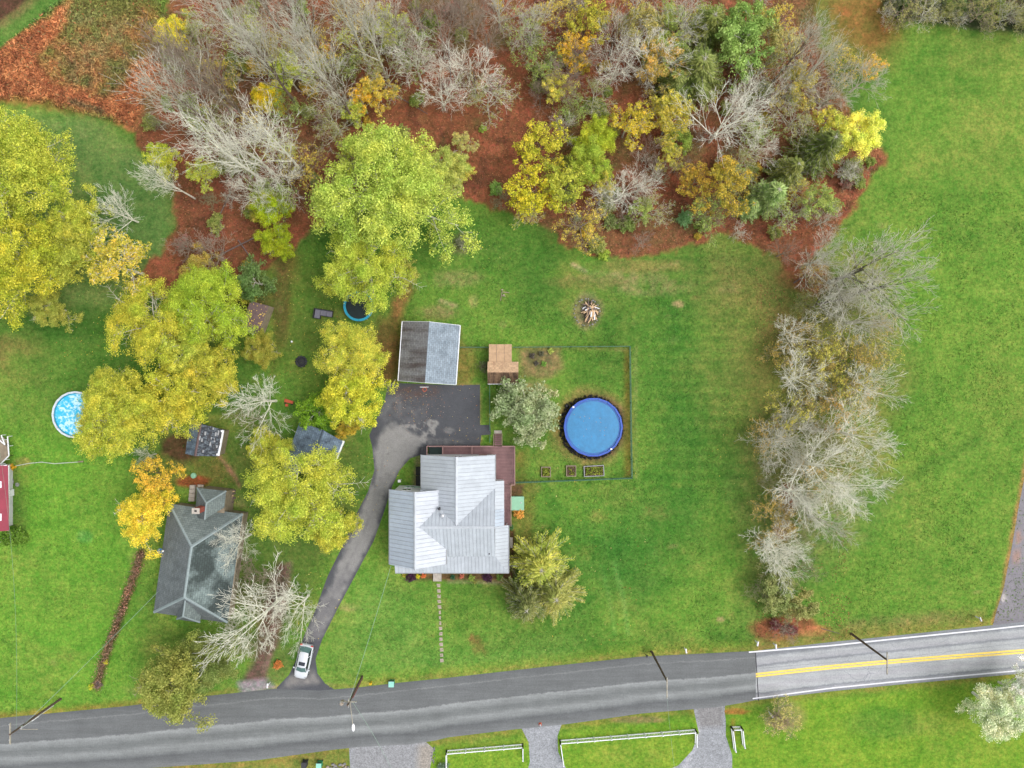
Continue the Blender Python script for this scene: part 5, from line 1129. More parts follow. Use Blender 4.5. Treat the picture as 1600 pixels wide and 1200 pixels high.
# ------------------------------------------------------------------ the white car
def car(px, py, ang, label):
    x, y = P(px, py, .9)[:2]; T = empty('parked_car', (x, y, 0), label, 'car'); fr = frame(x, y, ang)
    # stations along the length: (t, half width, belt height)
    st = [(-2.25, .62, .62), (-2.18, .78, .86), (-1.9, .87, .98), (-1.2, .905, 1.0), (0, .915, .98), (.75, .91, .97), (1.1, .90, .96), (1.6, .86, .90), (2.0, .78, .80), (2.2, .64, .66), (2.27, .48, .55)]
    v = []; f = []
    for (t, w, h) in st:
        pr = [(-w * .93, .22), (-w, .45), (-w, h * .80), (-w * .93, h * .97), (-w * .6, h + .02), (0, h + .05), (w * .6, h + .02), (w * .93, h * .97), (w, h * .80), (w, .45), (w * .93, .22)]
        v += [fr(u, t, z) for u, z in pr]
    n = 11
    for k in range(len(st) - 1):
        for i in range(n): a_, b_ = k * n + i, k * n + (i + 1) % n; f.append((a_, b_, b_ + n, a_ + n)[::-1])
    f.append(tuple(range(n))); f.append(tuple(range((len(st) - 1) * n, len(st) * n))[::-1])
    MB().add(v, f).build('body', 'car_white', T, smooth=True)
    roof = [(-1.62, .60, .99), (-1.45, .66, 1.16), (-1.05, .68, 1.40), (-.5, .69, 1.46), (.1, .69, 1.45), (.55, .66, 1.38)]
    # glasshouse: lower ring at the belt, upper ring at the roof edge
    lo = [(-.78, -1.98), (-.80, -1.0), (-.81, 0.0), (-.80, .6), (-.72, 1.18), (0, 1.32), (.72, 1.18), (.80, .6), (.81, 0), (.80, -1.0), (.78, -1.98), (0, -2.08)]
    hi = [(-.56, -1.42), (-.60, -.9), (-.61, -.1), (-.60, .25), (-.56, .5), (0, .60), (.56, .5), (.60, .25), (.61, -.1), (.60, -.9), (.56, -1.42), (0, -1.5)]
    L_ = [fr(u, t, .97) for u, t in lo]; H_ = [fr(u, t, 1.40) for u, t in hi]
    def gl(ids, name, mat='green_glass'):
        mb = MB()
        for i in ids: j = (i + 1) % 12; mb.add([L_[i], L_[j], H_[j], H_[i]], [(0, 1, 2, 3)])
        mb.build(name, mat, T)
    gl([4, 5], 'windscreen'); gl([10, 11], 'rear_window'); gl([0, 1, 2, 3], 'side_window', 'glass_dark'); gl([6, 7, 8, 9], 'side_window', 'glass_dark')
    cr = [fr(u * .93, t * .95 - .02, 1.46) for u, t in hi]; c0 = fr(0, -.45, 1.48)
    rf = MB().add(H_ + cr + [c0], [(i, (i + 1) % 12, 12 + (i + 1) % 12, 12 + i) for i in range(12)] + [(12 + i, 12 + (i + 1) % 12, 24) for i in range(12)]).build('roof', 'car_white', T, smooth=True)
    MB().slab([fr(-.42, -.2, 1.50), fr(.42, -.2, 1.50), fr(.40, .28, 1.475), fr(-.40, .28, 1.475)], .02).build('sunroof', 'glass_dark', T)
    for s_ in (-1, 1):
        mb = MB()
        for (i, j) in ((4, 4), (1, 1)) if s_ < 0 else ((6, 6), (9, 9)):
            mb.tube(L_[i], H_[j], .045, .04, 5)
        mb.build('pillar', 'car_white', T)
        MB().box(s_ * .97 - .1, s_ * .97 + .1, .78, .92, .98, 1.1, 0, fr).build('mirror', 'car_white', T)
        MB().slab([fr(s_ * .5, 2.2, .74), fr(s_ * .8, 1.98, .80), fr(s_ * .74, 1.8, .88), fr(s_ * .5, 2.0, .84)], .08).build('headlight', 'galvanised', T)
        MB().box(s_ * .7 - .14, s_ * .7 + .14, -2.25, -2.12, .72, .9, 0, fr).build('tail_light', 'red_flower', T)
        for t in (-1.35, 1.42):
            w_ = MB().tube(fr(s_ * .74, t, .33), fr(s_ * .93, t, .33), .33, n=16).build('wheel', 'rubber', T)
            MB().tube(fr(s_ * .925, t, .33), fr(s_ * .94, t, .33), .2, n=12).build('rim', 'galvanised', w_)
    for t, z in ((-1.9, 1.03), ): MB().box(-.6, .6, t - .03, t, z - .02, z + .01, 0, fr).build('boot_seam', 'grey_trim', T)
    MB().box(-.7, .7, 1.18, 1.2, .995, 1.02, 0, fr).build('bonnet_seam', 'grey_trim', T)
    MB().slab([fr(-.26, 2.28, .35), fr(.26, 2.28, .35), fr(.26, 2.285, .5), fr(-.26, 2.285, .5)], .02).build('grille', 'black_plastic', T)
car(473.5, 1034.5, math.pi - R(12), 'white sedan with sunroof parked nose towards the road at the driveway mouth')
# ------------------------------------------------------------------ trees
def rv(rs, s=1.0):
    return Vector((rs.uniform(-s, s), rs.uniform(-s, s), rs.uniform(-s, s)))
def skeleton(seed, H, spread, trunk_r, kids, f0=.35, trunk_frac=1.0, up=.25, ang=(35, 60), lens=(.45, .55, .5, .45), wob=.12, min_r=.018, lean=(0, 0), thin=False):
    """branching from the ground up: returns trunk segments, twig segments and tips"""
    rs = random.Random(seed); segs = [[], []]; tips = []
    def branch(p, d, L, r, lv):
        n = 4 if lv < 2 else (3 if lv < 3 else 2); pts = [(p, r)]; q = p.copy(); dd = d.copy()
        for i in range(n):
            dd = (dd + rv(rs, wob * (1 if lv else .35)) + Vector((0, 0, up * (.12 if lv == 0 else .3)))).normalized()
            q2 = q + dd * (L / n); r2 = max(r * (1 - (i + 1) / n * .72), min_r * .7)
            segs[0 if lv < 2 else 1].append((tuple(q), tuple(q2), pts[-1][1], r2)); pts.append((q2, r2)); q = q2
        if lv >= len(kids): tips.append(tuple(q)); tips.append(tuple(pts[-2][0])); return
        k = kids[lv]; a0 = rs.uniform(0, 6.28)
        for j in range(k):
            f = (f0 if lv == 0 else .22) + (1 - (f0 if lv == 0 else .22)) * (j + rs.uniform(.1, .9)) / k; f = min(f, .98)
            ip = f * n; i = int(ip); i = min(i, n - 1); a_ = pts[i][0].lerp(pts[i + 1][0], ip - i); rr = pts[i][1] + (pts[i + 1][1] - pts[i][1]) * (ip - i)
            ax = (pts[i + 1][0] - pts[i][0]).normalized(); o = ax.orthogonal().normalized(); b_ = ax.cross(o)
            az = a0 + j * 2.4 + rs.uniform(-.5, .5); th = R(rs.uniform(*ang)) * (1.0 if lv else spread)
            nd = (ax * math.cos(th) + (o * math.cos(az) + b_ * math.sin(az)) * math.sin(th)).normalized()
            ln = L * lens[min(lv, len(lens) - 1)] * rs.uniform(.75, 1.2) * ((1.25 - .7 * (f - f0) / (1 - f0)) if lv == 0 else (1.15 - .4 * f))
            branch(a_, nd, ln, max(rr * (.52 if thin else .62), min_r), lv + 1)
        tips.append(tuple(q))
    branch(Vector((0, 0, -.1)), Vector((lean[0], lean[1], 1)).normalized(), H * trunk_frac, trunk_r, 0)
    return segs[0], segs[1], np.array(tips)
PROTO = {}
def add_proto(key, trunk, twigs, leafpos=None, leafnrm=None, leaf=.25, seed=0):
    V, F_ = segs_np(trunk, 6); tm = np_mesh('trunk', V, F_, 'bark', True)
    cm = None; tw = None
    if twigs: V2, F2 = segs_np(twigs, 3); tw = np_mesh('twigs', V2, F2, 'bark')
    if leafpos is not None:
        V3, F3 = leaves_np(leafpos, leafnrm, leaf, np.random.RandomState(seed + 5)); cm = np_mesh('crown', V3, F3, 'leaf')
    PROTO[key] = (tm, tw, cm)
def cluster(tips, per, rad, rs, keep=1.0, flat=.7, up=1.0):
    t = tips[rs.rand(len(tips)) < keep]; n = len(t) * per
    d = rs.normal(size=(n, 3)); d /= np.linalg.norm(d, axis=1, keepdims=True); d[:, 2] = np.abs(d[:, 2]) * .9 - .2
    rr = rad * rs.uniform(.35, 1.0, (n, 1)) * np.repeat(rs.uniform(.6, 1.25, (len(t), 1)), per, 0)
    C = np.repeat(t, per, 0) + d * rr * [1, 1, flat]
    N = d * .8 + rs.normal(size=(n, 3)) * .55 + [0, 0, up * 1.0]
    return C, N
# bare trees: b* broad crown, t* tall forest-grown
for i in range(4):
    a_, b_, tips = skeleton(100 + i, 12.5, 1.1, .24, (9, 6, 5, 4), f0=.18, trunk_frac=.70, lens=(.78, .56, .5, .52), up=.22, min_r=.017, wob=.055, ang=(18, 42), thin=True)
    add_proto('bare%d' % i, a_, b_)
for i in range(4):
    a_, b_, tips = skeleton(200 + i, 20, .62, .22, (12, 5, 4, 3), f0=.32, trunk_frac=.95, lens=(.38, .58, .54, .55), up=.38, ang=(16, 36), min_r=.017, wob=.05, thin=True)
    add_proto('tall%d' % i, a_, b_)
for i in range(2):   # small twiggy scrub trees
    a_, b_, tips = skeleton(300 + i, 5.5, 1.2, .10, (9, 6, 5, 3), f0=.1, trunk_frac=.62, lens=(.75, .5, .45, .42), up=.3, min_r=.015)
    add_proto('scrub%d' % i, a_, b_)
# sparse leafed
for i in range(3):
    a_, b_, tips = skeleton(400 + i, 11, 1.05, .2, (9, 6, 5, 3), f0=.25, trunk_frac=.8, lens=(.5, .46, .45, .42), up=.25, min_r=.025)
    C, N = cluster(tips, 6, .42, np.random.RandomState(40 + i), .5)
    add_proto('sparse%d' % i, a_, b_, C, N, .24, i)
    a_, b_, tips = skeleton(450 + i, 9, 1.2, .16, (10, 6, 5, 3), f0=.15, trunk_frac=.7, lens=(.7, .5, .46, .45), up=.15, min_r=.02, ang=(30, 60))
    C, N = cluster(tips, 4, .4, np.random.RandomState(60 + i), .22)
    add_proto('thin%d' % i, a_, b_, C, N, .2, i)
# dense broadleaf: big, medium, small
def dense(key, seed, H, rt, kids, lens, per, rad, leaf, f0=.22, tf=.74, up=.2, ang=(38, 66), keep=1.0, spread=1.1):
    a_, b_, tips = skeleton(seed, H, spread, rt, kids, f0=f0, trunk_frac=tf, lens=lens, up=up, ang=ang, min_r=.025)
    rs_ = np.random.RandomState(seed + 3); c0 = tips.mean(0); q = tips - c0; hr = np.percentile(np.hypot(q[:, 0], q[:, 1]), 88); vr = np.percentile(q[:, 2], 92)
    m = int(len(tips) * .16); u = rs_.normal(size=(m, 3)); u[:, 2] = np.abs(u[:, 2]) * .9 - .25; u /= np.linalg.norm(u, axis=1, keepdims=True)
    tips = np.concatenate([tips, c0 + u * [hr, hr, vr] * rs_.uniform(.6, 1.0, (m, 1))])
    w_ = hr / 2.6
    if hr > 2.6: tips = tips[vnoise(tips[:, 0] / w_ + 9, tips[:, 1] / w_ + tips[:, 2] / w_ * .7, seed) + rs_.uniform(-.12, .12, len(tips)) > .30]
    C, N = cluster(tips, per, rad, rs_, keep)
    add_proto(key, a_, b_[:len(b_) // 1], C, N, leaf, seed)
for i in range(3): dense('big%d' % i, 500 + i, 15, .34, (12, 7, 6), (.56, .46, .42), 54, .82, .18)
for i in range(3): dense('med%d' % i, 520 + i, 9.5, .2, (10, 6, 4), (.54, .46, .42), 52, .62, .165)
for i in range(3): dense('small%d' % i, 540 + i, 4.6, .1, (8, 5, 2), (.6, .5, .45), 22, .38, .17, f0=.1)
for i in range(3): dense('bush%d' % i, 560 + i, 1.9, .06, (8, 5), (.8, .55), 16, .32, .16, f0=.02, tf=.55)
# conifers: whorls of drooping boughs carrying narrow sprays
def conifer(key, seed, H, rbase, nwh, per, droop, spray):
    rs = random.Random(seed); tr = [((0, 0, -.1), (0, 0, H * .5), .17, .1), ((0, 0, H * .5), (0, 0, H), .1, .02)]; br = []; C = []; N = []
    V = []; 
    for w in range(nwh):
        z = H * (.08 + .88 * w / nwh); rr = rbase * (1 - (w / nwh) ** 1.25) + .25
        for k in range(per):
            t = 6.283 * k / per + rs.uniform(-.35, .35) + w; L = rr * rs.uniform(.5, 1.25); e = (L * math.cos(t), L * math.sin(t), z - droop * L + rs.uniform(-.1, .2))
            br.append(((0, 0, z), e, .035, .012))
            m = int(L / .22) + 2
            for j in range(m):
                f = .15 + .85 * (j + rs.random()) / m; c = [e[q] * f if q < 2 else z + (e[2] - z) * f for q in range(3)]
                wd = .52 * (1 - f) + .16
                for s_ in (-1, 1):
                    a = t + s_ * rs.uniform(.5, 1.0); l2 = wd * rs.uniform(.8, 1.5) * spray
                    tip = (c[0] + l2 * math.cos(a), c[1] + l2 * math.sin(a), c[2] - rs.uniform(0, .15)); b0 = rs.uniform(.05, .085)
                    px_, py_ = -math.sin(a) * b0, math.cos(a) * b0
                    V += [c, (c[0] * .4 + tip[0] * .6 + px_, c[1] * .4 + tip[1] * .6 + py_, (c[2] + tip[2]) / 2 + .05), tip, (c[0] * .4 + tip[0] * .6 - px_, c[1] * .4 + tip[1] * .6 - py_, (c[2] + tip[2]) / 2 + .05)]
    Va = np.array(V, float); cm = np_mesh('crown', Va, np.arange(len(Va)).reshape(-1, 4), 'leaf')
    V1, F1 = segs_np(tr, 6); V2, F2 = segs_np(br, 3)
    PROTO[key] = (np_mesh('trunk', V1, F1, 'bark', True), np_mesh('boughs', V2, F2, 'bark'), cm)
conifer('fir0', 1, 9, 3.1, 24, 10, .12, 1.3); conifer('fir1', 2, 7, 2.4, 20, 9, .05, 1.4); conifer('fir2', 3, 8, 3.9, 20, 8, -.12, 1.7)

BK = {'grey': S(208, 204, 188, 1.0), 'pale': S(232, 229, 214, 1.1), 'brown': S(140, 122, 104, .8), 'dark': S(104, 98, 84, .75), 'pink': S(176, 158, 140, .82), 'olive': S(164, 160, 122, .85)}
cnt = [0]
def tree(key, px, py, hm, s, label, cat='tree', group=None, leaf=None, bark='grey', name=None, sz=None, rz=None, tb=None):
    """px, py: where the crown centre shows; hm: height of that centre above ground"""
    cnt[0] += 1; r_ = random.Random(cnt[0] * 7 + 3)
    T = empty(name or ('bush' if key.startswith('bush') else 'tree'), (X(px, hm), Y(py, hm), 0), label, cat, group)
    T.rotation_euler = (0, 0, rz if rz is not None else r_.uniform(0, 6.28)); T.scale = (s, s, sz or s)
    tm, tw, cm = PROTO[key]
    for nm, me in (('trunk', tm), ('twigs' if cm is None else 'branches', tw), ('crown', cm)):
        if me is None: continue
        o = link(nm, me, T); bc = BK[bark]
        if nm == 'trunk' and tb: bc = BK[tb]
        o.color = leaf if nm == 'crown' else bc
        if nm in ('twigs', 'branches', 'boughs'): o['kind'] = 'stuff'
    return T
KL = 1.2
LF = lambda r, g, b_: S(r, g - 2, min(255, b_ + 18), KL)
YG, YL, GD, GR, PG, OL, DG, GG, VY = LF(172, 192, 50), LF(198, 192, 48), LF(206, 172, 40), LF(140, 176, 58), LF(140, 176, 92), LF(142, 146, 66), LF(78, 122, 60), LF(150, 162, 102), LF(215, 212, 40)

# named broadleaf trees (crown centre pixel, crown height, scale)
tree('big0', 600, 300, 9.5, 1.22, 'largest bright green tree above the garage, its crown reaching the woods', leaf=LF(178, 194, 70))
tree('big2', 622, 275, 10, .78, 'upper right crown of the green trees above the garage', leaf=LF(182, 194, 76), rz=4)
tree('big1', 570, 408, 8, .84, 'yellow green tree whose crown hangs over the turquoise trampoline', leaf=LF(180, 192, 58))
tree('med0', 690, 255, 7, .82, 'pale thin leafed tree at the right shoulder of the large green tree', leaf=LF(178, 186, 78), tb='brown')
tree('small0', 630, 425, 3, 1.0, 'small olive tree below the large green tree, left of the lawn', leaf=LF(160, 160, 60))
tree('big2', 40, 270, 9, 1.08, 'large yellow green tree at the left edge under the meadow', leaf=LF(182, 190, 56))
tree('big0', 20, 400, 8.5, 1.0, 'yellow tree at the left edge below the large yellow green one', leaf=LF(186, 188, 46), rz=2.1)
tree('med1', 110, 400, 7, 1.15, 'olive yellow tree right of the left edge trees, over the lawn', leaf=LF(170, 176, 52))
tree('sparse0', 180, 415, 7, 1.05, 'thin golden tree with pale branches showing through, left of the woods', leaf=LF(198, 186, 60), bark='pale')
tree('bare0', 165, 325, 8, .62, 'leafless pale tree between the yellow trees and the curved lawn', bark='pale')
tree('med2', 70, 480, 4.5, .7, 'low olive tree hanging over the left lawn', leaf=LF(166, 170, 60))
tree('big1', 225, 510, 8.5, .82, 'yellow tree above the turquoise pool, middle of the left group', leaf=LF(188, 188, 50), rz=1.0)
tree('big2', 320, 470, 8.5, .80, 'green yellow tree left of the brown roofed shed', leaf=LF(166, 186, 44), rz=3.0)
tree('sparse1', 138, 662, 6, .6, 'small yellow boughs hanging over the turquoise pool', leaf=LF(200, 196, 70), bark='grey')
tree('big0', 184, 650, 8, .86, 'yellow green tree whose branches cover half of the turquoise pool', leaf=LF(184, 188, 54), rz=4.0)
tree('med0', 262, 620, 7, 1.15, 'yellow tree between the turquoise pool and the patched shed', leaf=LF(190, 188, 50))
tree('med1', 330, 580, 6.5, .98, 'dark golden tree directly above the patched shed', leaf=LF(186, 184, 52))
tree('med2', 300, 430, 6, .72, 'orange tinted tree at the edge of the brown woodland floor', leaf=LF(176, 160, 60))
tree('med0', 400, 545, 4.5, .62, 'olive tree below the brown roofed shed', leaf=LF(160, 158, 48), rz=1)
tree('sparse1', 245, 745, 5.5, .78, 'golden orange tree above the hipped roof house', leaf=LF(212, 184, 52), bark='brown')
tree('med2', 222, 800, 6, .98, 'bright golden tree beside the hipped roof house, over the brown hedge', leaf=LF(220, 204, 54), rz=.6)
tree('big1', 462, 765, 8.5, .98, 'large yellow green tree between the hipped roof house and the driveway', leaf=LF(184, 192, 58), rz=5)
tree('med1', 515, 830, 7, .82, 'yellow tree overhanging the black driveway above the white car', leaf=LF(188, 188, 54), rz=2)
tree('med0', 412, 705, 6.5, .72, 'yellow green tree right of the patched shed', leaf=LF(186, 190, 56), rz=4)
tree('big2', 550, 556, 7, .70, 'golden tree left of the garage, leaves turning orange', leaf=LF(196, 196, 62), rz=2)
tree('med2', 545, 628, 6.5, 1.12, 'lemon green tree at the left edge of the parking area', leaf=LF(192, 194, 46), rz=3)
tree('small1', 492, 645, 2.5, 1.2, 'low dark green bush tree above the blue roofed outbuilding', leaf=LF(120, 158, 26))
tree('small2', 540, 668, 3.0, .8, 'small orange tinted bush tree beside the driveway bend', leaf=LF(180, 160, 40))
tree('small2', 398, 440, 2.8, 1.35, 'deep green bush tree above the brown roofed shed', leaf=LF(104, 130, 54))
tree('small0', 378, 455, 3.2, .8, 'yellow spotted bush tree left of the deep green one', leaf=LF(170, 166, 40))
tree('med1', 415, 318, 6, .66, 'vivid yellow green tree left of the large green tree, upper of two', leaf=LF(170, 186, 22), rz=2)
tree('med0', 428, 372, 5, .62, 'vivid yellow green tree left of the large green tree, lower of two', leaf=LF(158, 172, 22), rz=5)
tree('small1', 405, 325, 4, 1.0, 'low sunny bush tree at the woodland edge beside the vivid yellow green trees', leaf=LF(160, 150, 50))
tree('small0', 820, 645, 3.4, 2.05, 'rounded grey green tree between the tan shed and the mauve deck', leaf=GG, sz=1.5)
tree('small2', 830, 645, 3.8, 1.6, 'lighter grey green tree rising from the middle of the round one by the pool', leaf=LF(168, 176, 116), sz=1.5)
tree('med2', 275, 1050, 6, 1.28, 'dark olive tree overhanging the road below the hipped roof house', leaf=LF(150, 156, 60), bark='olive', rz=1)
tree('med0', 322, 1038, 5.5, 1.0, 'deep green tree right of the dark olive tree by the road', leaf=LF(126, 140, 56), bark='olive')
tree('small1', 245, 1092, 5, 1.25, 'bright olive bough tree at the road edge', leaf=LF(156, 160, 56))
tree('med1', 1362, 196, 7.5, .84, 'bright golden yellow tree at the right edge of the woods', leaf=LF(252, 226, 90), bark='pale')
tree('med0', 1562, 1110, 5.5, 1.0, 'white blossoming tree at the bottom right corner by the road', leaf=LF(204, 212, 160), bark='pale')
tree('med2', 1600, 1090, 5, .8, 'green and white tree behind the blossoming one at the right edge', leaf=LF(226, 230, 200))
tree('med1', 275, 545, 7.5, .95, 'yellow green tree between the tree above the pool and the dark golden one', leaf=LF(184, 192, 62), rz=4.4)
tree('med0', 150, 605, 7, .72, 'lemon coloured tree crown just above the turquoise pool', leaf=LF(192, 196, 64), rz=2.2)
tree('med2', 95, 350, 8, .95, 'lemon green tree in the middle of the left edge group', leaf=LF(188, 194, 60), rz=3.3)
tree('med1', 505, 740, 6, .62, 'yellow green boughs at the driveway side above the black asphalt', leaf=LF(190, 196, 66), rz=1.2)
# conifers near the house
tree('fir2', 845, 885, 5, 1.0, 'feathery yellow green spruce at the east corner of the farmhouse', 'conifer', leaf=LF(172, 178, 62), name='spruce_tree', tb='brown')
tree('fir0', 822, 938, 3.5, 1.0, 'dark green spruce below the feathery yellow green one', 'conifer', leaf=LF(122, 130, 54), name='spruce_tree', tb='brown')
tree('fir2', 868, 928, 4.5, 1.0, 'olive spruce with pale bare top right of the dark one', 'conifer', leaf=LF(156, 160, 66), name='spruce_tree', tb='pale')
# right tree row
tree('bare1', 1345, 425, 9, 1.16, 'broad leafless tree, topmost of the row on the right lawn', bark='grey', tb='dark')
tree('bare0', 1385, 445, 9, 1.0, 'leafless tree spreading furthest right over the lawn in the top of the right row', bark='grey', tb='dark', rz=2.5)
tree('bare3', 1285, 405, 7, .8, 'leafless tree over the rust coloured ground at the top of the right row', bark='grey', rz=1.5)
tree('bare2', 1300, 470, 7, .8, 'leafless tree just below the topmost one of the right row', bark='grey', tb='dark')
tree('thin2', 1260, 560, 4.5, .95, 'olive brown nearly bare tree in the middle of the right row', leaf=LF(150, 146, 60), bark='olive', sz=.62)
tree('thin0', 1345, 570, 5, .95, 'golden brown nearly bare tree right of the olive brown one', leaf=LF(172, 152, 60), bark='olive', sz=.62)
tree('thin1', 1330, 640, 4.5, .9, 'brown yellow thin tree above the dense silver tree', leaf=LF(176, 150, 66), bark='grey', sz=.6)
tree('bare3', 1240, 520, 5, .62, 'small twisted bare tree at the left side of the right row', bark='pale', sz=.5)
tree('bare0', 1285, 730, 8.5, 1.02, 'dense silver grey leafless tree, widest of the right row', bark='pale', rz=1)
tree('bare2', 1335, 765, 8.5, .86, 'silver leafless tree reaching furthest over the right lawn', bark='pale', rz=3)
tree('bare3', 1255, 775, 7, .8, 'silver leafless tree in the middle of the dense pale group', bark='pale', rz=2.8)
tree('bare0', 1240, 690, 7, .8, 'grey leafless tree at the top left of the dense pale group', bark='grey', rz=5.1)
tree('bare1', 1220, 700, 6, .72, 'leafless grey tree left of the dense silver one', bark='grey', rz=2)
tree('bare3', 1300, 820, 7, .66, 'thin leafless tree over green grass below the silver trees', bark='grey')
tree('bare3', 1222, 868, 5.5, .56, 'whitish bare tree with bristling branches near the road end of the row', bark='pale', rz=4)
tree('scrub1', 1215, 865, 4.5, 1.25, 'whitish dead scrub tree entangled with the bristling bare tree', bark='pale')
tree('small0', 1215, 925, 2.8, 1.25, 'shrubby olive tree at the road end of the right row', leaf=LF(148, 156, 78), bark='olive')
tree('small2', 1250, 945, 2.6, 1.1, 'pale olive shrub tree beside the red brown brush', leaf=LF(160, 158, 80), bark='olive')
tree('scrub0', 1190, 920, 2.5, .9, 'thin twiggy bush left of the shrubby olive tree', 'bush', bark='olive')
rr_ = random.Random(9)
ROWP = [(1200, 400), (1300, 390), (1390, 480), (1395, 640), (1340, 720), (1280, 800), (1250, 960), (1195, 970), (1190, 830), (1195, 640), (1215, 500)]
k = 0
while k < 44:
    px, py = rr_.uniform(1180, 1400), rr_.uniform(390, 970)
    if sdist(np.array([px]), np.array([py]), ROWP)[0] > -6: continue
    k += 1; j = k % 4
    if j == 0: tree('thin%d' % (k % 3), px, py, 3, rr_.uniform(.4, .65), 'thin gold leafed scrub in the strip of the right tree row', 'bush', 'gold scrub of the right tree row', leaf=LF(184, 160, 66), bark='olive', sz=.5, name='bush')
    elif j == 1: tree('thin%d' % (k % 3), px, py, 2.5, rr_.uniform(.4, .65), 'olive scrub in the strip of the right tree row', 'bush', 'olive scrub of the right tree row', leaf=LF(140, 146, 66), bark='olive', sz=.45, name='bush')
    else: tree('scrub%d' % (k % 2), px, py, 2, rr_.uniform(.6, 1.1), 'leafless pale scrub in the strip of the right tree row', 'bush', 'leafless scrub of the right tree row', bark='grey' if j == 2 else 'olive', name='bush')
for i, (px, py) in enumerate([(352, 900), (372, 930), (392, 905), (360, 985), (395, 1010), (425, 905), (440, 960), (405, 940), (385, 880), (350, 950)]):
    tree('scrub%d' % (i % 2), px, py, 2, rr_.uniform(.6, 1.0), 'leafless brush along the dirt drive under the white barked tree', 'bush', 'brush along the dirt drive', bark=('grey', 'olive', 'pink')[i % 3], name='bush')
for (k, px, py, hm, s_, bk, lab) in (('bare0', 1350, 500, 7, .85, 'grey', 'leafless tree below the furthest spreading one of the right row'), ('bare2', 1250, 590, 6, .7, 'pale', 'leafless pale tree in the olive middle part of the right row'), ('bare3', 1350, 600, 6, .7, 'pale', 'leafless pale tree at the right side of the olive middle part'), ('bare1', 1345, 680, 7.5, .8, 'pale', 'silver leafless tree at the upper right of the dense pale group'), ('bare0', 1215, 860, 6, .72, 'pale', 'whitest bare tree at the lower end of the right row')):
    tree(k, px, py, hm, s_, lab, bark=bk)
for (px, py, s_) in ((1270, 560, .9), (1330, 600, .9), (1300, 530, .8), (1240, 640, .8), (1370, 560, .7)):
    tree('thin%d' % (px % 3), px, py, 4, s_, 'yellow olive thin leafed tree between the pale trees of the right row', 'tree', 'yellow olive thin trees of the right row', leaf=LF(178, 174, 62), bark='olive', sz=.6)
tree('thin1', 1222, 1126, 2.5, .62, 'yellow green shrub spreading round the bare ornamental bush', 'shrub', leaf=LF(186, 180, 90), bark='pink', sz=.5)
# pale sycamore near the white car, lichen grey tree by the neighbour's house
tree('bare1', 408, 962, 8, 1.12, 'white barked leafless tree spreading over the dirt drive', bark='pale', rz=.4)
tree('bare0', 458, 955, 7, .72, 'smaller white barked bare tree beside the black driveway', bark='pale', rz=2.2)
tree('bare2', 366, 850, 6, .62, 'lichen grey bare tree against the east side of the hipped roof', bark='pale', rz=1)
tree('bare3', 408, 628, 6, .8, 'twisted grey bare tree left of the orange toy', bark='pale', rz=1)
tree('scrub0', 395, 655, 3, 1.2, 'grey green twiggy scrub tree right of the patched shed', bark='olive')
tree('scrub1', 330, 395, 4, 1.35, 'brown grey leafless thicket on the woodland floor', bark='pink')
tree('scrub0', 285, 385, 3.5, 1.0, 'grey twiggy bush at the lawn corner of the woods', bark='pink')
tree('bare2', 215, 715, 5, .34, 'small bare branch tree beside the pool tree', bark='pale')
tree('bush1', 20, 838, .8, 1.45, 'dense round green shrub below the red roofed house', 'shrub', leaf=LF(104, 138, 30)); tree('bush0', 34, 842, .7, 1.0, 'green shrub right of the dense round one at the red roofed house', 'shrub', leaf=LF(110, 144, 34))
tree('bush2', 16, 730, .8, .42, 'tiny orange yellow shrub at the corner of the red roofed house', 'shrub', leaf=LF(225, 180, 30))
tree('bush0', 811, 804, .9, .8, 'round orange leaved shrub below the mint storage box', 'shrub', leaf=LF(236, 168, 66), bark='pink')
tree('bush1', 434, 1040, .8, .6, 'small orange shrub in the grass left of the white car', 'shrub', leaf=LF(210, 140, 60), bark='pink')
tree('bush2', 722, 380, .8, .9, 'low grey green bush alone on the lawn below the woods', 'shrub', leaf=LF(140, 142, 98), bark='pink')
for (px, lab) in ((642, 'dark plum round shrub left of the front step'), (761, 'dark plum round shrub right of the front step')): tree('bush1', px, 903, .9, .64, lab, 'shrub', leaf=LF(84, 52, 58), bark='brown')
for (px, py, s_, c, lab) in ((653, 901, .32, LF(220, 210, 40), 'yellow flowering plant beside the left plum shrub'), (661, 900, .36, LF(236, 130, 60), 'orange flowering plant right of the yellow one'), (631, 900, .3, LF(190, 180, 60), 'yellow green plant left of the left plum shrub'), (707, 903, .34, LF(60, 110, 60), 'dark green plant in the bed right of the front step'), (721, 901, .34, LF(210, 130, 90), 'salmon coloured plant in the front bed'), (737, 903, .46, LF(150, 170, 60), 'yellow green plant in the middle of the front bed'), (781, 902, .5, LF(120, 150, 50), 'green plant at the right end of the front bed'), (742, 911, .25, LF(160, 160, 70), 'tiny plant at the edge of the front bed')):
    tree('bush2', px, py, .5, s_, lab, 'plant', leaf=c, name='plant')
tree('bush0', 799, 824, .5, .4, 'dark green plant at the wall below the orange shrub', 'plant', leaf=LF(90, 130, 60), name='plant')
tree('scrub1', 757, 575, 2, .42, 'scraggy shrub against the west wall of the tan shed', 'bush', bark='brown'); tree('bush2', 757, 572, 1.0, .8, 'thin leafed bush beside the tan shed', 'bush', leaf=LF(110, 130, 60))
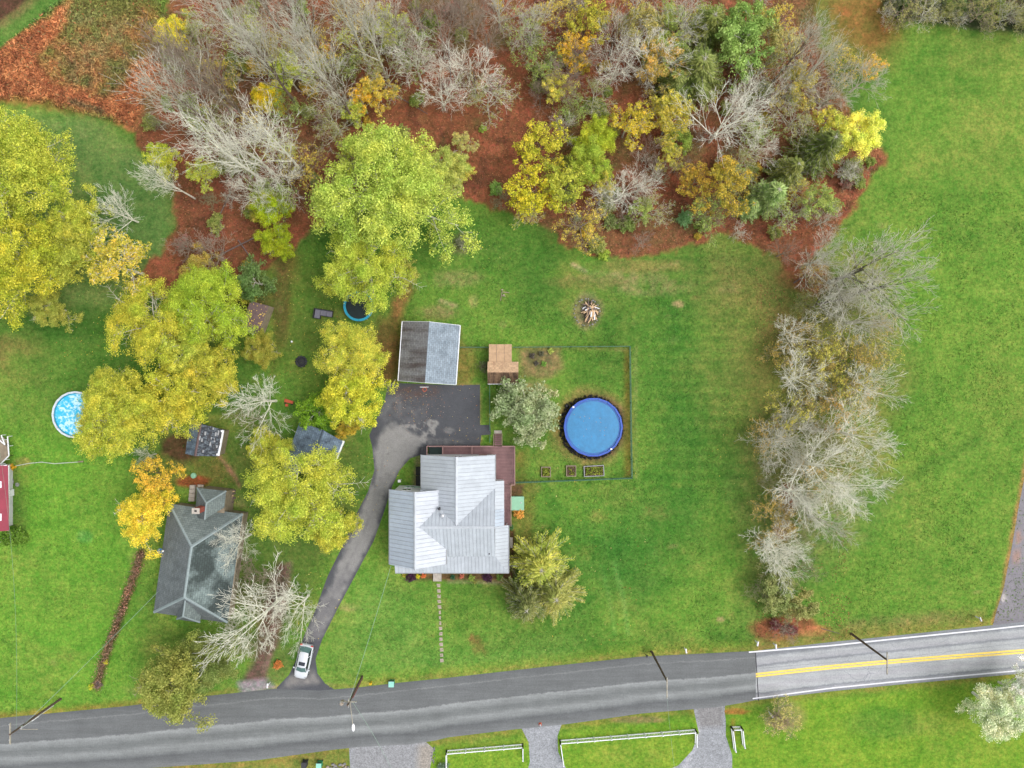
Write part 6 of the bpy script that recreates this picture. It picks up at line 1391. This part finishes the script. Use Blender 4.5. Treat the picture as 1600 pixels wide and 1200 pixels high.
for (px, py, s_, c, lab) in ((832, 556, .4, LF(104, 96, 72), 'withered plant at the left of the vegetable bed'), (846, 552, .4, LF(110, 110, 70), 'withered grey plant in the vegetable bed'), (861, 548, .42, LF(190, 200, 90), 'pale yellow plant at the top right of the vegetable bed'), (850, 568, .38, LF(130, 170, 60), 'bright green low plant in the vegetable bed'), (838, 568, .34, LF(100, 96, 70), 'small brown plant in the vegetable bed')):
    tree('bush2', px, py, .3, s_, lab, 'plant', leaf=c, name='plant', bark='brown')
tree('scrub0', 1222, 1124, 1.5, .62, 'nearly bare ornamental bush south of the road', 'bush', bark='pink'); tree('bush0', 1220, 1128, .9, 1.1, 'faded rosy bush around the bare ornamental one', 'bush', leaf=LF(190, 170, 110))
tree('bush1', 692, 1200, .6, .8, 'grey green bush by the left white fence', 'bush', leaf=LF(120, 140, 100))
# conifers in the woods
tree('fir1', 1212, 300, 5, 1.0, 'light green pine at the lower right of the woods', 'conifer', leaf=LF(150, 172, 84), name='pine_tree')
tree('fir1', 1180, 318, 4, .62, 'small light green pine left of the larger light one', 'conifer', leaf=LF(146, 168, 80), name='pine_tree')
tree('fir0', 1292, 225, 6, 1.05, 'dark green conifer left of the bright golden tree', 'conifer', leaf=LF(112, 124, 42), name='pine_tree')
tree('fir0', 1240, 262, 5, .82, 'olive green conifer left of the dark green one', 'conifer', leaf=LF(128, 136, 50), name='pine_tree')
tree('fir1', 1075, 336, 2.4, .42, 'little green pine at the lower edge of the woods', 'conifer', leaf=LF(120, 164, 84), name='pine_tree')
tree('fir2', 1100, 95, 7, 1.05, 'soft olive pine in the upper woods', 'conifer', leaf=LF(134, 146, 60), name='pine_tree')
tree('fir1', 1062, 115, 6, .9, 'olive pine left of the soft one in the upper woods', 'conifer', leaf=LF(134, 146, 60), name='pine_tree')
tree('small0', 1168, 60, 8, 1.7, 'light green rounded tree at the top of the woods', leaf=LF(158, 184, 84), sz=2.3)
tree('small1', 1180, 20, 8, 1.4, 'light green tree above the rounded one, near the top edge', leaf=LF(150, 176, 76), sz=2.2)
tree('fir2', 1120, 20, 7, .9, 'olive pine near the top edge of the woods', 'conifer', leaf=LF(132, 144, 56), name='pine_tree')
# sparse / leafed trees inside the woods
for (k, px, py, hm, s_, col, bk, lab) in (
    ('med1', 938, 200, 7, .72, LF(176, 188, 40), 'brown', 'yellow green tree in the middle of the woods, upper one'), ('med0', 925, 250, 6.5, .78, LF(164, 182, 50), 'brown', 'yellow green tree in the middle of the woods, lower one'),
    ('sparse0', 985, 185, 7, .72, LF(196, 180, 44), 'grey', 'gold tinted thin tree right of the middle yellow green trees'), ('sparse1', 1052, 180, 7, .76, LF(186, 176, 56), 'grey', 'golden thin tree left of the big bare one in the woods'),
    ('sparse2', 842, 222, 7, .82, LF(190, 186, 44), 'brown', 'yellow thin leafed tree at the left of the middle woods'), ('sparse0', 838, 300, 6, .9, LF(196, 190, 36), 'brown', 'bright yellow thin leafed tree above the lawn edge'), ('sparse1', 880, 290, 6, .8, LF(176, 182, 52), 'brown', 'greenish thin leafed tree beside the bright yellow one at the lawn edge'),
    ('sparse2', 1130, 290, 5, .86, LF(176, 160, 44), 'olive', 'olive gold tree near the lower right of the woods'), ('sparse0', 1085, 285, 5, .6, LF(186, 160, 46), 'olive', 'small gold tree below the big bare woods tree'), ('small2', 1142, 248, 4, .62, LF(232, 170, 40), 'brown', 'small orange gold bush tree in the right woods'),
    ('small1', 1062, 215, 4, .9, LF(150, 170, 60), 'brown', 'small green tree under the golden thin one'), ('med2', 240, 28, 8, .62, LF(216, 206, 54), 'brown', 'bright yellow tree at the upper left top edge'), ('med0', 398, 128, 9, .56, LF(222, 206, 36), 'brown', 'vivid yellow tree among the bare trees, upper left woods'),
    ('small0', 375, 108, 9, .62, LF(222, 206, 38), 'brown', 'small vivid yellow treetop left of the vivid yellow tree'), ('sparse1', 230, 235, 8, .56, LF(190, 196, 50), 'pale', 'lime yellow leaning tree above the curved lawn'), ('small2', 215, 222, 8, .9, LF(192, 200, 52), 'pale', 'lime yellow treetop at the rusty meadow corner'),
    ('sparse2', 578, 120, 8, .56, LF(204, 186, 60), 'grey', 'pale gold slim tree above the large green tree'), ('sparse0', 560, 150, 6, .5, LF(214, 180, 40), 'grey', 'orange gold slim tree above the large green tree'), ('small1', 300, 175, 5, .8, LF(176, 172, 60), 'brown', 'yellowish small tree under the leaning bare trees'),
    ('sparse1', 420, 55, 8, .62, LF(170, 160, 70), 'grey', 'brown gold thin tree in the top left woods'), ('small0', 492, 58, 6, .6, LF(216, 150, 60), 'brown', 'small orange tree in the top left woods'), ('sparse2', 720, 215, 5, .42, LF(186, 184, 90), 'grey', 'faint yellow thin tree at the rust coloured floor edge'),
    ('sparse0', 905, 60, 9, .62, LF(216, 184, 40), 'brown', 'golden slim tree near the top middle of the woods'), ('sparse1', 1010, 30, 8, .8, LF(170, 164, 76), 'grey', 'olive thin tree near the top edge of the woods'), ('sparse2', 1030, 90, 7, .8, LF(184, 160, 64), 'grey', 'ochre thin tree in the upper middle woods'),
    ('sparse0', 920, 12, 9, .7, LF(180, 176, 50), 'brown', 'yellow green thin tree touching the top edge of the view'), ('sparse1', 1230, 60, 7, .7, LF(176, 170, 84), 'grey', 'ochre thin tree at the top right of the woods'), ('sparse2', 1255, 120, 7, .7, LF(180, 170, 66), 'grey', 'ochre thin tree left of the meadow strip'),
    ('sparse0', 1380, 95, 6, .42, LF(210, 180, 60), 'grey', 'golden thin tree at the meadow corner above the bright golden tree'), ('small2', 700, 285, 4, .9, LF(186, 186, 90), 'grey', 'pale bush tree at the lawn corner of the woods'), ('small0', 720, 258, 5, .7, LF(196, 190, 70), 'pink', 'pale yellow small tree at the right edge of the large green tree')):
    tree(k, px, py, hm, s_, lab, leaf=col, bark=bk)
# leafless trees inside the woods
WL = [(330, 190, 'tall0', 1.12, 'grey'), (372, 250, 'tall3', .95, 'pale'), (318, 130, 'tall2', 1.0, 'pink'), (480, 40, 'tall2', 1.0, 'grey'), (420, 20, 'tall1', 1.0, 'pink'), (740, 30, 'bare1', .75, 'pink'), (352, 150, 'tall1', 1.1, 'pink'), (398, 245, 'bare0', .95, 'pale'), (440, 235, 'tall3', .9, 'pale'), (430, 120, 'tall2', 1.0, 'grey'),
      (395, 75, 'tall3', 1.05, 'grey'), (500, 110, 'tall2', 1.0, 'grey'), (530, 150, 'tall3', .95, 'grey'), (550, 45, 'tall1', 1.0, 'grey'), (585, 75, 'tall2', .9, 'grey'), (450, 285, 'bare3', .62, 'pale'), (400, 300, 'bare1', .6, 'pale'), (270, 290, 'tall3', .6, 'pale'), 
      (620, 55, 'bare1', .8, 'grey'), (650, 100, 'bare2', .72, 'pale'), (690, 55, 'bare0', .95, 'pink'), (740, 120, 'bare1', .88, 'pale'), (690, 150, 'bare3', .7, 'pale'), (760, 60, 'bare2', .7, 'pink'), (650, 20, 'bare3', .8, 'pink'), (720, 10, 'bare2', .8, 'pink'), (780, 15, 'bare3', .7, 'grey'),
      (830, 50, 'bare1', .6, 'grey'), (880, 130, 'bare2', .55, 'pink'), (905, 100, 'bare3', .62, 'pink'), (960, 60, 'bare0', .7, 'grey'), (1010, 90, 'bare1', .78, 'pale'), (960, 110, 'bare2', .62, 'pale'), (1060, 40, 'bare3', .8, 'grey'), (1130, 195, 'bare0', .95, 'pale'), (1165, 165, 'bare2', .7, 'pale'), (1225, 140, 'bare1', .72, 'grey'), (1265, 115, 'tall0', .62, 'grey'), (1300, 150, 'bare3', .62, 'grey'), (1240, 90, 'tall2', .7, 'grey'), (1350, 125, 'bare1', .58, 'grey'),
      (975, 300, 'bare1', .66, 'pale'), (1000, 290, 'bare3', .5, 'grey'), (940, 310, 'bare2', .45, 'grey'), (880, 200, 'bare3', .42, 'grey'), (845, 150, 'bare0', .42, 'pink'), (1010, 240, 'bare2', .45, 'pink'), (1185, 230, 'bare1', .5, 'pale'), (1060, 260, 'bare0', .4, 'pink'), (1290, 345, 'bare3', .42, 'grey'), (1260, 330, 'scrub0', 1.0, 'pink'), (1320, 270, 'bare2', .32, 'pale'), (1225, 395, 'bare3', .4, 'pink')]
def wl_label(px, py):
    if px < 600: return 'slender grey leafless tree leaning outwards in the upper left woods', 'leafless trees of the upper left woods'
    if px < 830: return 'spreading leafless tree above the rust coloured floor in the top middle woods', 'leafless trees of the top middle woods'
    if py < 175: return 'leafless tree among ochre trees in the upper right woods', 'leafless trees of the upper right woods'
    return 'leafless tree near the lawn edge of the right hand woods', 'leafless trees of the lower right woods'
for i, (px, py, k, s_, bk) in enumerate(WL):
    hm = (11 if k.startswith('tall') else 7) * s_ if not k.startswith('scrub') else 3
    lab, grp = wl_label(px, py); tree(k, px, py, hm, s_, lab, group=grp, bark=bk, rz=i * 1.3, tb='brown' if i % 3 == 0 else None)
r2 = random.Random(77)
for i, (px, py) in enumerate([(305, 60), (330, 110), (300, 180), (345, 215), (395, 175), (440, 165), (455, 95), (500, 70), (540, 95), (520, 190), (470, 255), (430, 305), (375, 20), (560, 15), (285, 25), (600, 110), (870, 20), (850, 95), (930, 140), (985, 15), (1070, 75), (1200, 95), (1220, 30), (1195, 200), (1160, 250), (1040, 150), (900, 165), (1250, 180), (1320, 95), (1105, 330), (1020, 320), (910, 345), (640, 70), (760, 150)]):
    c, lab, grp = ((LF(150, 152, 70), 'thin olive leafed tree among the leafless trees of the woods', 'thin olive trees of the woods'), (LF(196, 180, 60), 'thin gold leafed tree among the leafless trees of the woods', 'thin gold trees of the woods'), (LF(150, 172, 70), 'thin green leafed tree among the leafless trees of the woods', 'thin green trees of the woods'))[i % 3]
    tree('thin%d' % (i % 3), px, py, 5, r2.uniform(.55, .85), lab, group=grp, leaf=c, bark=('grey', 'pink', 'olive')[i % 3])
k = 0
while k < 34:
    px, py = (r2.uniform(810, 1330), r2.uniform(-5, 335)) if k % 3 else (r2.uniform(270, 620), r2.uniform(0, 300))
    if sdist(np.array([px]), np.array([py]), FOREST)[0] > -12: continue
    c, lab, grp = ((LF(184, 194, 62), 'loose yellow green crown between the leafless trees of the woods', 'loose yellow green trees of the woods'), (LF(160, 176, 74), 'loose olive green crown between the leafless trees of the woods', 'loose olive green trees of the woods'), (LF(200, 196, 66), 'loose lemon crown between the leafless trees of the woods', 'loose lemon trees of the woods'))[k % 3]
    tree(('sparse%d' if k % 2 else 'thin%d') % (k % 3), px, py, 6, r2.uniform(.42, .68), lab, group=grp, leaf=c, bark='grey'); k += 1
# broken trunk in the woods
T = empty('broken_trunk', P(842, 128), 'broken dead trunk with splintered top in the middle woods', 'dead tree')
x, y = P(842, 128)[:2]; MB().tube((x, y, 0), (x + .1, y + .1, 3.8), .3, .24, 9).build('trunk', 'pole_wood', T)
for dx, dy, dz in ((-.5, .6, 1.3), (.7, .5, .9), (.2, .9, .6), (-.2, -.2, .8)): MB().tube((x + .1, y + .1, 3.6), (x + dx, y + dy, 3.8 + dz), .14, .03, 5).build('splinter', 'log_cut' if dx > 0 else 'stone', T)
for (p0, p1, r_) in (((590, 132), (668, 178), .08), ((300, 420), (420, 360), .12), ((330, 365), (360, 300), .09), ((860, 90), (905, 20), .12), ((700, 60), (705, 130), .1), ((372, 375), (404, 420), .09), ((1240, 442), (1262, 428), .09), ((1283, 982), (1312, 990), .05)):
    o = MB().tube(P(*p0, .25), P(*p1, .4), r_, r_ * .6, 6).build('fallen_trunk', 'log_bark', org=P(*p0)); tag(o, 'fallen grey trunk lying on the woodland floor', 'fallen trunk', 'fallen trunks on the ground')
# undergrowth shrubs in the woods
poly = FOREST; pr = np.array(poly); sh = []
r_ = random.Random(5)
while len(sh) < 200:
    px, py = r_.uniform(200, 1400), r_.uniform(-10, 420)
    if sdist(np.array([px]), np.array([py]), poly)[0] < -8 and not (600 < px < 800 and 40 < py < 290 and r_.random() < .75): sh.append((px, py))
cols = [(LF(150, 156, 66), 'olive shrub of the woodland undergrowth', 'olive undergrowth shrubs'), (LF(142, 156, 60), 'green shrub of the woodland undergrowth', 'green undergrowth shrubs'), (LF(196, 170, 50), 'gold shrub of the woodland undergrowth', 'gold undergrowth shrubs'), (LF(160, 116, 84), 'brown shrub of the woodland undergrowth', 'brown undergrowth shrubs')]
for i, (px, py) in enumerate(sh):
    c, lab, grp = cols[(0, 0, 1, 2, 3, 0, 1)[i % 7]]
    k = ('bush0', 'bush1', 'bush2', 'scrub0', 'scrub1')[i % 5]
    if k.startswith('scrub'): tree(k, px, py, 2, r_.uniform(.35, .75), 'leafless twiggy bush of the woodland undergrowth', 'bush', 'twiggy undergrowth bushes', bark=('grey', 'pink', 'olive')[i % 3])
    else:
        t_ = tree(k, px, py, .8, r_.uniform(.5, 1.2), lab, 'shrub', grp, leaf=c); t_.scale.x *= r_.uniform(.8, 1.7)
for (px, py, k, s_, c, lab) in ((980, 352, 'bush0', 1.3, LF(134, 150, 62), 'green bush at the tip of the woods above the lawn'), (955, 345, 'bush1', 1.0, LF(140, 152, 76), 'grey green bush at the tip of the woods'), (945, 398, 'bush2', .8, LF(170, 190, 60), 'lime green bush on the lawn edge'), (775, 296, 'bush1', .9, LF(140, 176, 70), 'green bush on the rust floor near the lawn'), (755, 200, 'bush0', .55, LF(170, 190, 70), 'tiny bright bush among the bare trees'), (1000, 380, 'scrub0', .7, LF(0, 0, 0), 'plum brown twiggy bush at the tip of the woods'),
                            (1225, 982, 'scrub1', .8, 0, 'red brown brush left part at the road end of the tree row'), (1212, 978, 'bush0', .8, LF(140, 84, 66), 'red brown shrub at the road end of the tree row'), (1240, 986, 'bush1', .7, LF(132, 74, 58), 'red brown shrub right of the other at the road end'), (1232, 985, 'bush2', .7, LF(150, 92, 66), 'low rusty shrub between the two red brown ones')):
    tree(k, px, py, .8, s_, lab, 'shrub', leaf=c if c else None, bark='pink')
for i in range(12):
    px = 1392 + i * 19 + r_.uniform(-6, 6); tree('thin%d' % (i % 3) if i % 2 else 'scrub%d' % (i % 4 // 2), px, 12 + i * 1.7 + r_.uniform(-9, 14), 2, r_.uniform(.4, .7), 'brownish brush mixed into the bank along the top right edge', 'bush', 'brush along the top right edge', leaf=LF(150, 150, 70), bark=('grey', 'pink', 'olive')[i % 3], name='bush', sz=.5)
for (px, py, s_) in [(1394 + i * 17 + r_.uniform(-4, 4), 8 + (i * 1.6) + r_.uniform(-11, 11), r_.uniform(.6, 1.5)) for i in range(14)]:
    tree(('bush0', 'bush1', 'bush2')[int(px) % 3], px, py, .9, s_, 'dense shrub in the hedge bank along the top right edge', 'shrub', 'shrubs along the top right edge', leaf=(LF(110, 130, 56), LF(140, 150, 60), LF(104, 110, 60))[int(px) % 3])
# overgrown fence line on the left lawn
HL = [(222, 862), (214, 890), (200, 930), (178, 990), (164, 1030), (152, 1074)]
T = empty('brown_hedge', (X(190), Y(965), 0), 'narrow overgrown brown hedge row on the left lawn', 'hedge'); C = []; TW = []
for (a_, b_) in zip(HL, HL[1:]):
    for k in range(360):
        t = rng.random(); px, py = a_[0] + (b_[0] - a_[0]) * t + rng.gauss(0, 4.0), a_[1] + (b_[1] - a_[1]) * t + rng.gauss(0, 3)
        C.append((X(px), Y(py), rng.uniform(.05, .9)))
    for k in range(60):
        t = rng.random(); px, py = a_[0] + (b_[0] - a_[0]) * t + rng.gauss(0, 3.5), a_[1] + (b_[1] - a_[1]) * t
        p = (X(px), Y(py), 0); TW.append((p, (p[0] + rng.uniform(-.4, .4), p[1] + rng.uniform(-.4, .4), rng.uniform(.5, 1.2)), .02, .01))
C = np.array(C) - np.array(T.location); V, F_ = leaves_np(C, nrg.normal(size=C.shape) + [0, 0, .6], .2, nrg); o = link('foliage', np_mesh('foliage', V, F_, 'leaf'), T); o.color = LF(164, 128, 88); o['kind'] = 'stuff'
V, F_ = segs_np([(tuple(np.array(a_) - np.array(T.location)), tuple(np.array(b_) - np.array(T.location)), c, d) for a_, b_, c, d in TW], 3); o = link('twigs', np_mesh('twigs', V, F_, 'bark'), T); o.color = BK['pink']; o['kind'] = 'stuff'
tree('bush0', 163, 1036, .5, .34, 'small yellow bush in the brown hedge row', 'bush', leaf=LF(220, 210, 40)); tree('bush2', 141, 1074, .5, .42, 'yellow green bush at the road end of the brown hedge row', 'bush', leaf=LF(200, 206, 50)); tree('bush1', 153, 1070, .5, .5, 'grey twiggy bush at the road end of the brown hedge row', 'bush', leaf=LF(140, 120, 100))

# ------------------------------------------------------------------ fallen leaves and rough grass (uncountable)
def scatter(name, n, area, cols, size, z, tilt=.5, seed=0, lift=.02, w=None, tall=False, own=0.0, spread=(.6, 1.45)):
    """cols: tones of its own; own: share of them, the rest take the tone of the ground they grow from"""
    rs = np.random.RandomState(seed); xs = rs.uniform(area[0], area[2], n * 3); ys = rs.uniform(area[1], area[3], n * 3)
    keep = w(xs, ys) > rs.rand(n * 3); xs, ys = xs[keep][:n], ys[keep][:n]; n = len(xs)
    C = np.stack([(xs - 800) / 12, (600 - ys) / 12, lift + rs.uniform(0, z, n)], 1)
    V, F_ = leaves_np(C, rs.normal(size=C.shape) * tilt + [0, 0, 1 if not tall else .5], size, rs, .22 if tall else .65)
    me = np_mesh(name, V, F_, 'litter'); ca = me.color_attributes.new('Col', 'FLOAT_COLOR', 'POINT')
    cc = np.array([c[:3] for c in cols])[rs.randint(0, len(cols), n)]
    if own < 1:
        g = paint_ground(xs, ys); k = (rs.rand(n) >= own)[:, None]; cc = np.where(k, g * (1.45 if 'rough' in name else 1.1), cc)
    cc = np.clip(cc * rs.uniform(*spread, (n, 1)), 0, .85); cc = np.repeat(np.concatenate([cc, np.ones((n, 1))], 1), 4, 0)
    ca.data.foreach_set('color', cc.astype(np.float32).ravel()); o = link(name, me); o['kind'] = 'stuff'; return o
rust = [S(166, 102, 66, .74), S(142, 88, 58, .74), S(184, 122, 82, .74), S(112, 76, 54, .7), S(160, 108, 76, .74)]
inF = lambda x, y: np.clip(-sdist(x, y, FOREST) / 10 + .3, 0, 1)
scatter('leaf_litter', 60000, (190, -20, 1400, 425), rust, .2, .1, w=inF, seed=1, own=.25)
scatter('leaf_litter', 6000, (1180, 400, 1400, 1000), rust + [S(190, 170, 90, .8)], .15, .06, w=lambda x, y: (fbm(x, y, 60, 5) > .02) * .8 * (x < 1330), seed=2, own=.7)
ylw = [S(214, 190, 80, .85), S(196, 160, 70, .85), S(220, 200, 130, .85), S(170, 110, 60, .8)]
def leaffall(x, y):
    w = 0
    for (cx, cy, r) in ((490, 560, 110), (440, 470, 60), (540, 480, 70), (560, 740, 60), (350, 740, 60), (640, 625, 45), (470, 950, 60), (200, 560, 130), (1360, 320, 60), (1190, 700, 90), (760, 340, 80)): w = np.maximum(w, np.clip(1.2 - np.hypot(x - cx, y - cy) / r, 0, 1))
    return w
scatter('fallen_leaves', 3600, (80, 380, 1420, 1000), ylw, .13, .02, w=leaffall, seed=3, own=1)
scatter('fallen_leaves', 420, (612, 604, 745, 690), [S(164, 120, 96, .8), S(130, 92, 76, .8), S(180, 160, 146, .8)], .12, .02, w=lambda x, y: np.clip(1.3 - np.hypot((x - 640) / 60, (y - 612) / 50), .05, 1), seed=4, own=1)
gr = [S(180, 112, 74, .76), S(192, 124, 84, .76), S(160, 98, 66, .76), S(150, 136, 88, .76), S(164, 154, 104, .76)]
mead = [(-20, 90), (110, -20), (262, -20), (250, 120), (208, 200), (50, 160), (-20, 158)]
scatter('fallen_leaves', 240, (700, 600, 1010, 1020), ylw, .14, .02, w=lambda x, y: (y < 690) * (x < 760) + (x > 830) * .6, seed=14, own=1)
scatter('rough_grass', 42000, (-20, -20, 265, 205), gr, .55, .22, w=lambda x, y: (sdist(x, y, mead) < -3) * np.clip(.7 + fbm(x, y, 26, 8) * 3.5, .3, 1), seed=5, tilt=1.0, tall=True, own=.12, spread=(.55, 1.6))
gn = [S(104, 160, 50, .74), S(76, 134, 42, .74), S(128, 170, 60, .74), S(92, 150, 40, .74)]
def lawnw(x, y):
    return ((y < 1010) | (y > 1170)) * (sdist(x, y, FOREST) > 6) * np.clip(.35 + fbm(x, y, 40, 33, 4) * 2, .05, 1) * 1.0
scatter('lawn_tufts', 70000, (-20, 300, 1620, 1220), gn, .3, .03, w=lambda x, y: (y < np.interp(x, [q[0] for q in N_ROAD], [q[1] for q in N_ROAD]) - 3) * (sdist(x, y, FOREST) > 3) * (sdist(x, y, [(575, 600), (750, 596), (770, 690), (810, 700), (810, 910), (600, 900), (505, 1080), (430, 1080), (520, 880)]) > 2) * np.clip(.5 + fbm(x, y, 50, 44) * 3, .1, 1), seed=9, tilt=1.2, tall=True, own=.1, spread=(.6, 1.5))
# labels that count along each group from the left
ORD = 'first second third fourth fifth sixth seventh eighth ninth tenth eleventh twelfth thirteenth fourteenth fifteenth sixteenth seventeenth eighteenth nineteenth twentieth'.split()
for grp, base in (('leafless trees of the upper left woods', 'slender leafless tree of the upper left woods'), ('leafless trees of the top middle woods', 'leafless tree of the top middle woods'), ('leafless trees of the upper right woods', 'leafless tree of the upper right woods'), ('leafless trees of the lower right woods', 'leafless tree of the lower right woods'),
                  ('thin olive trees of the woods', 'thin olive leafed tree of the woods'), ('thin gold trees of the woods', 'thin gold leafed tree of the woods'), ('thin green trees of the woods', 'thin green leafed tree of the woods'), ('shrubs along the top right edge', 'dense shrub along the top right edge'), ('gold scrub of the right tree row', 'gold leafed scrub of the right tree row'), ('olive scrub of the right tree row', 'olive leafed scrub of the right tree row'), ('stepping stones across the front lawn', None), ('brush along the dirt drive', 'leafless brush by the dirt drive'), ('yellow olive thin trees of the right row', 'yellow olive thin leafed tree of the right row'), ('loose yellow green trees of the woods', 'loose yellow green crown in the woods'), ('loose olive green trees of the woods', 'loose olive green crown in the woods'), ('loose lemon trees of the woods', 'loose lemon crown in the woods'), ('brush along the top right edge', 'brownish brush in the bank along the top right edge')):
    ms = [o for o in bpy.data.objects if o.parent is None and o.get('group') == grp]
    if base is None:
        ms.sort(key=lambda o: -o.location.y)
        for i, o in enumerate(ms): o['label'] = '%s flat stone of the front lawn path, counted from the front step' % ORD[i]
        continue
    ms.sort(key=lambda o: o.location.x * 100 / (100 - 7))
    for i, o in enumerate(ms):
        if i < 20: o['label'] = '%s, %s from the left' % (base, ORD[i])
print('script done', len(bpy.data.objects))
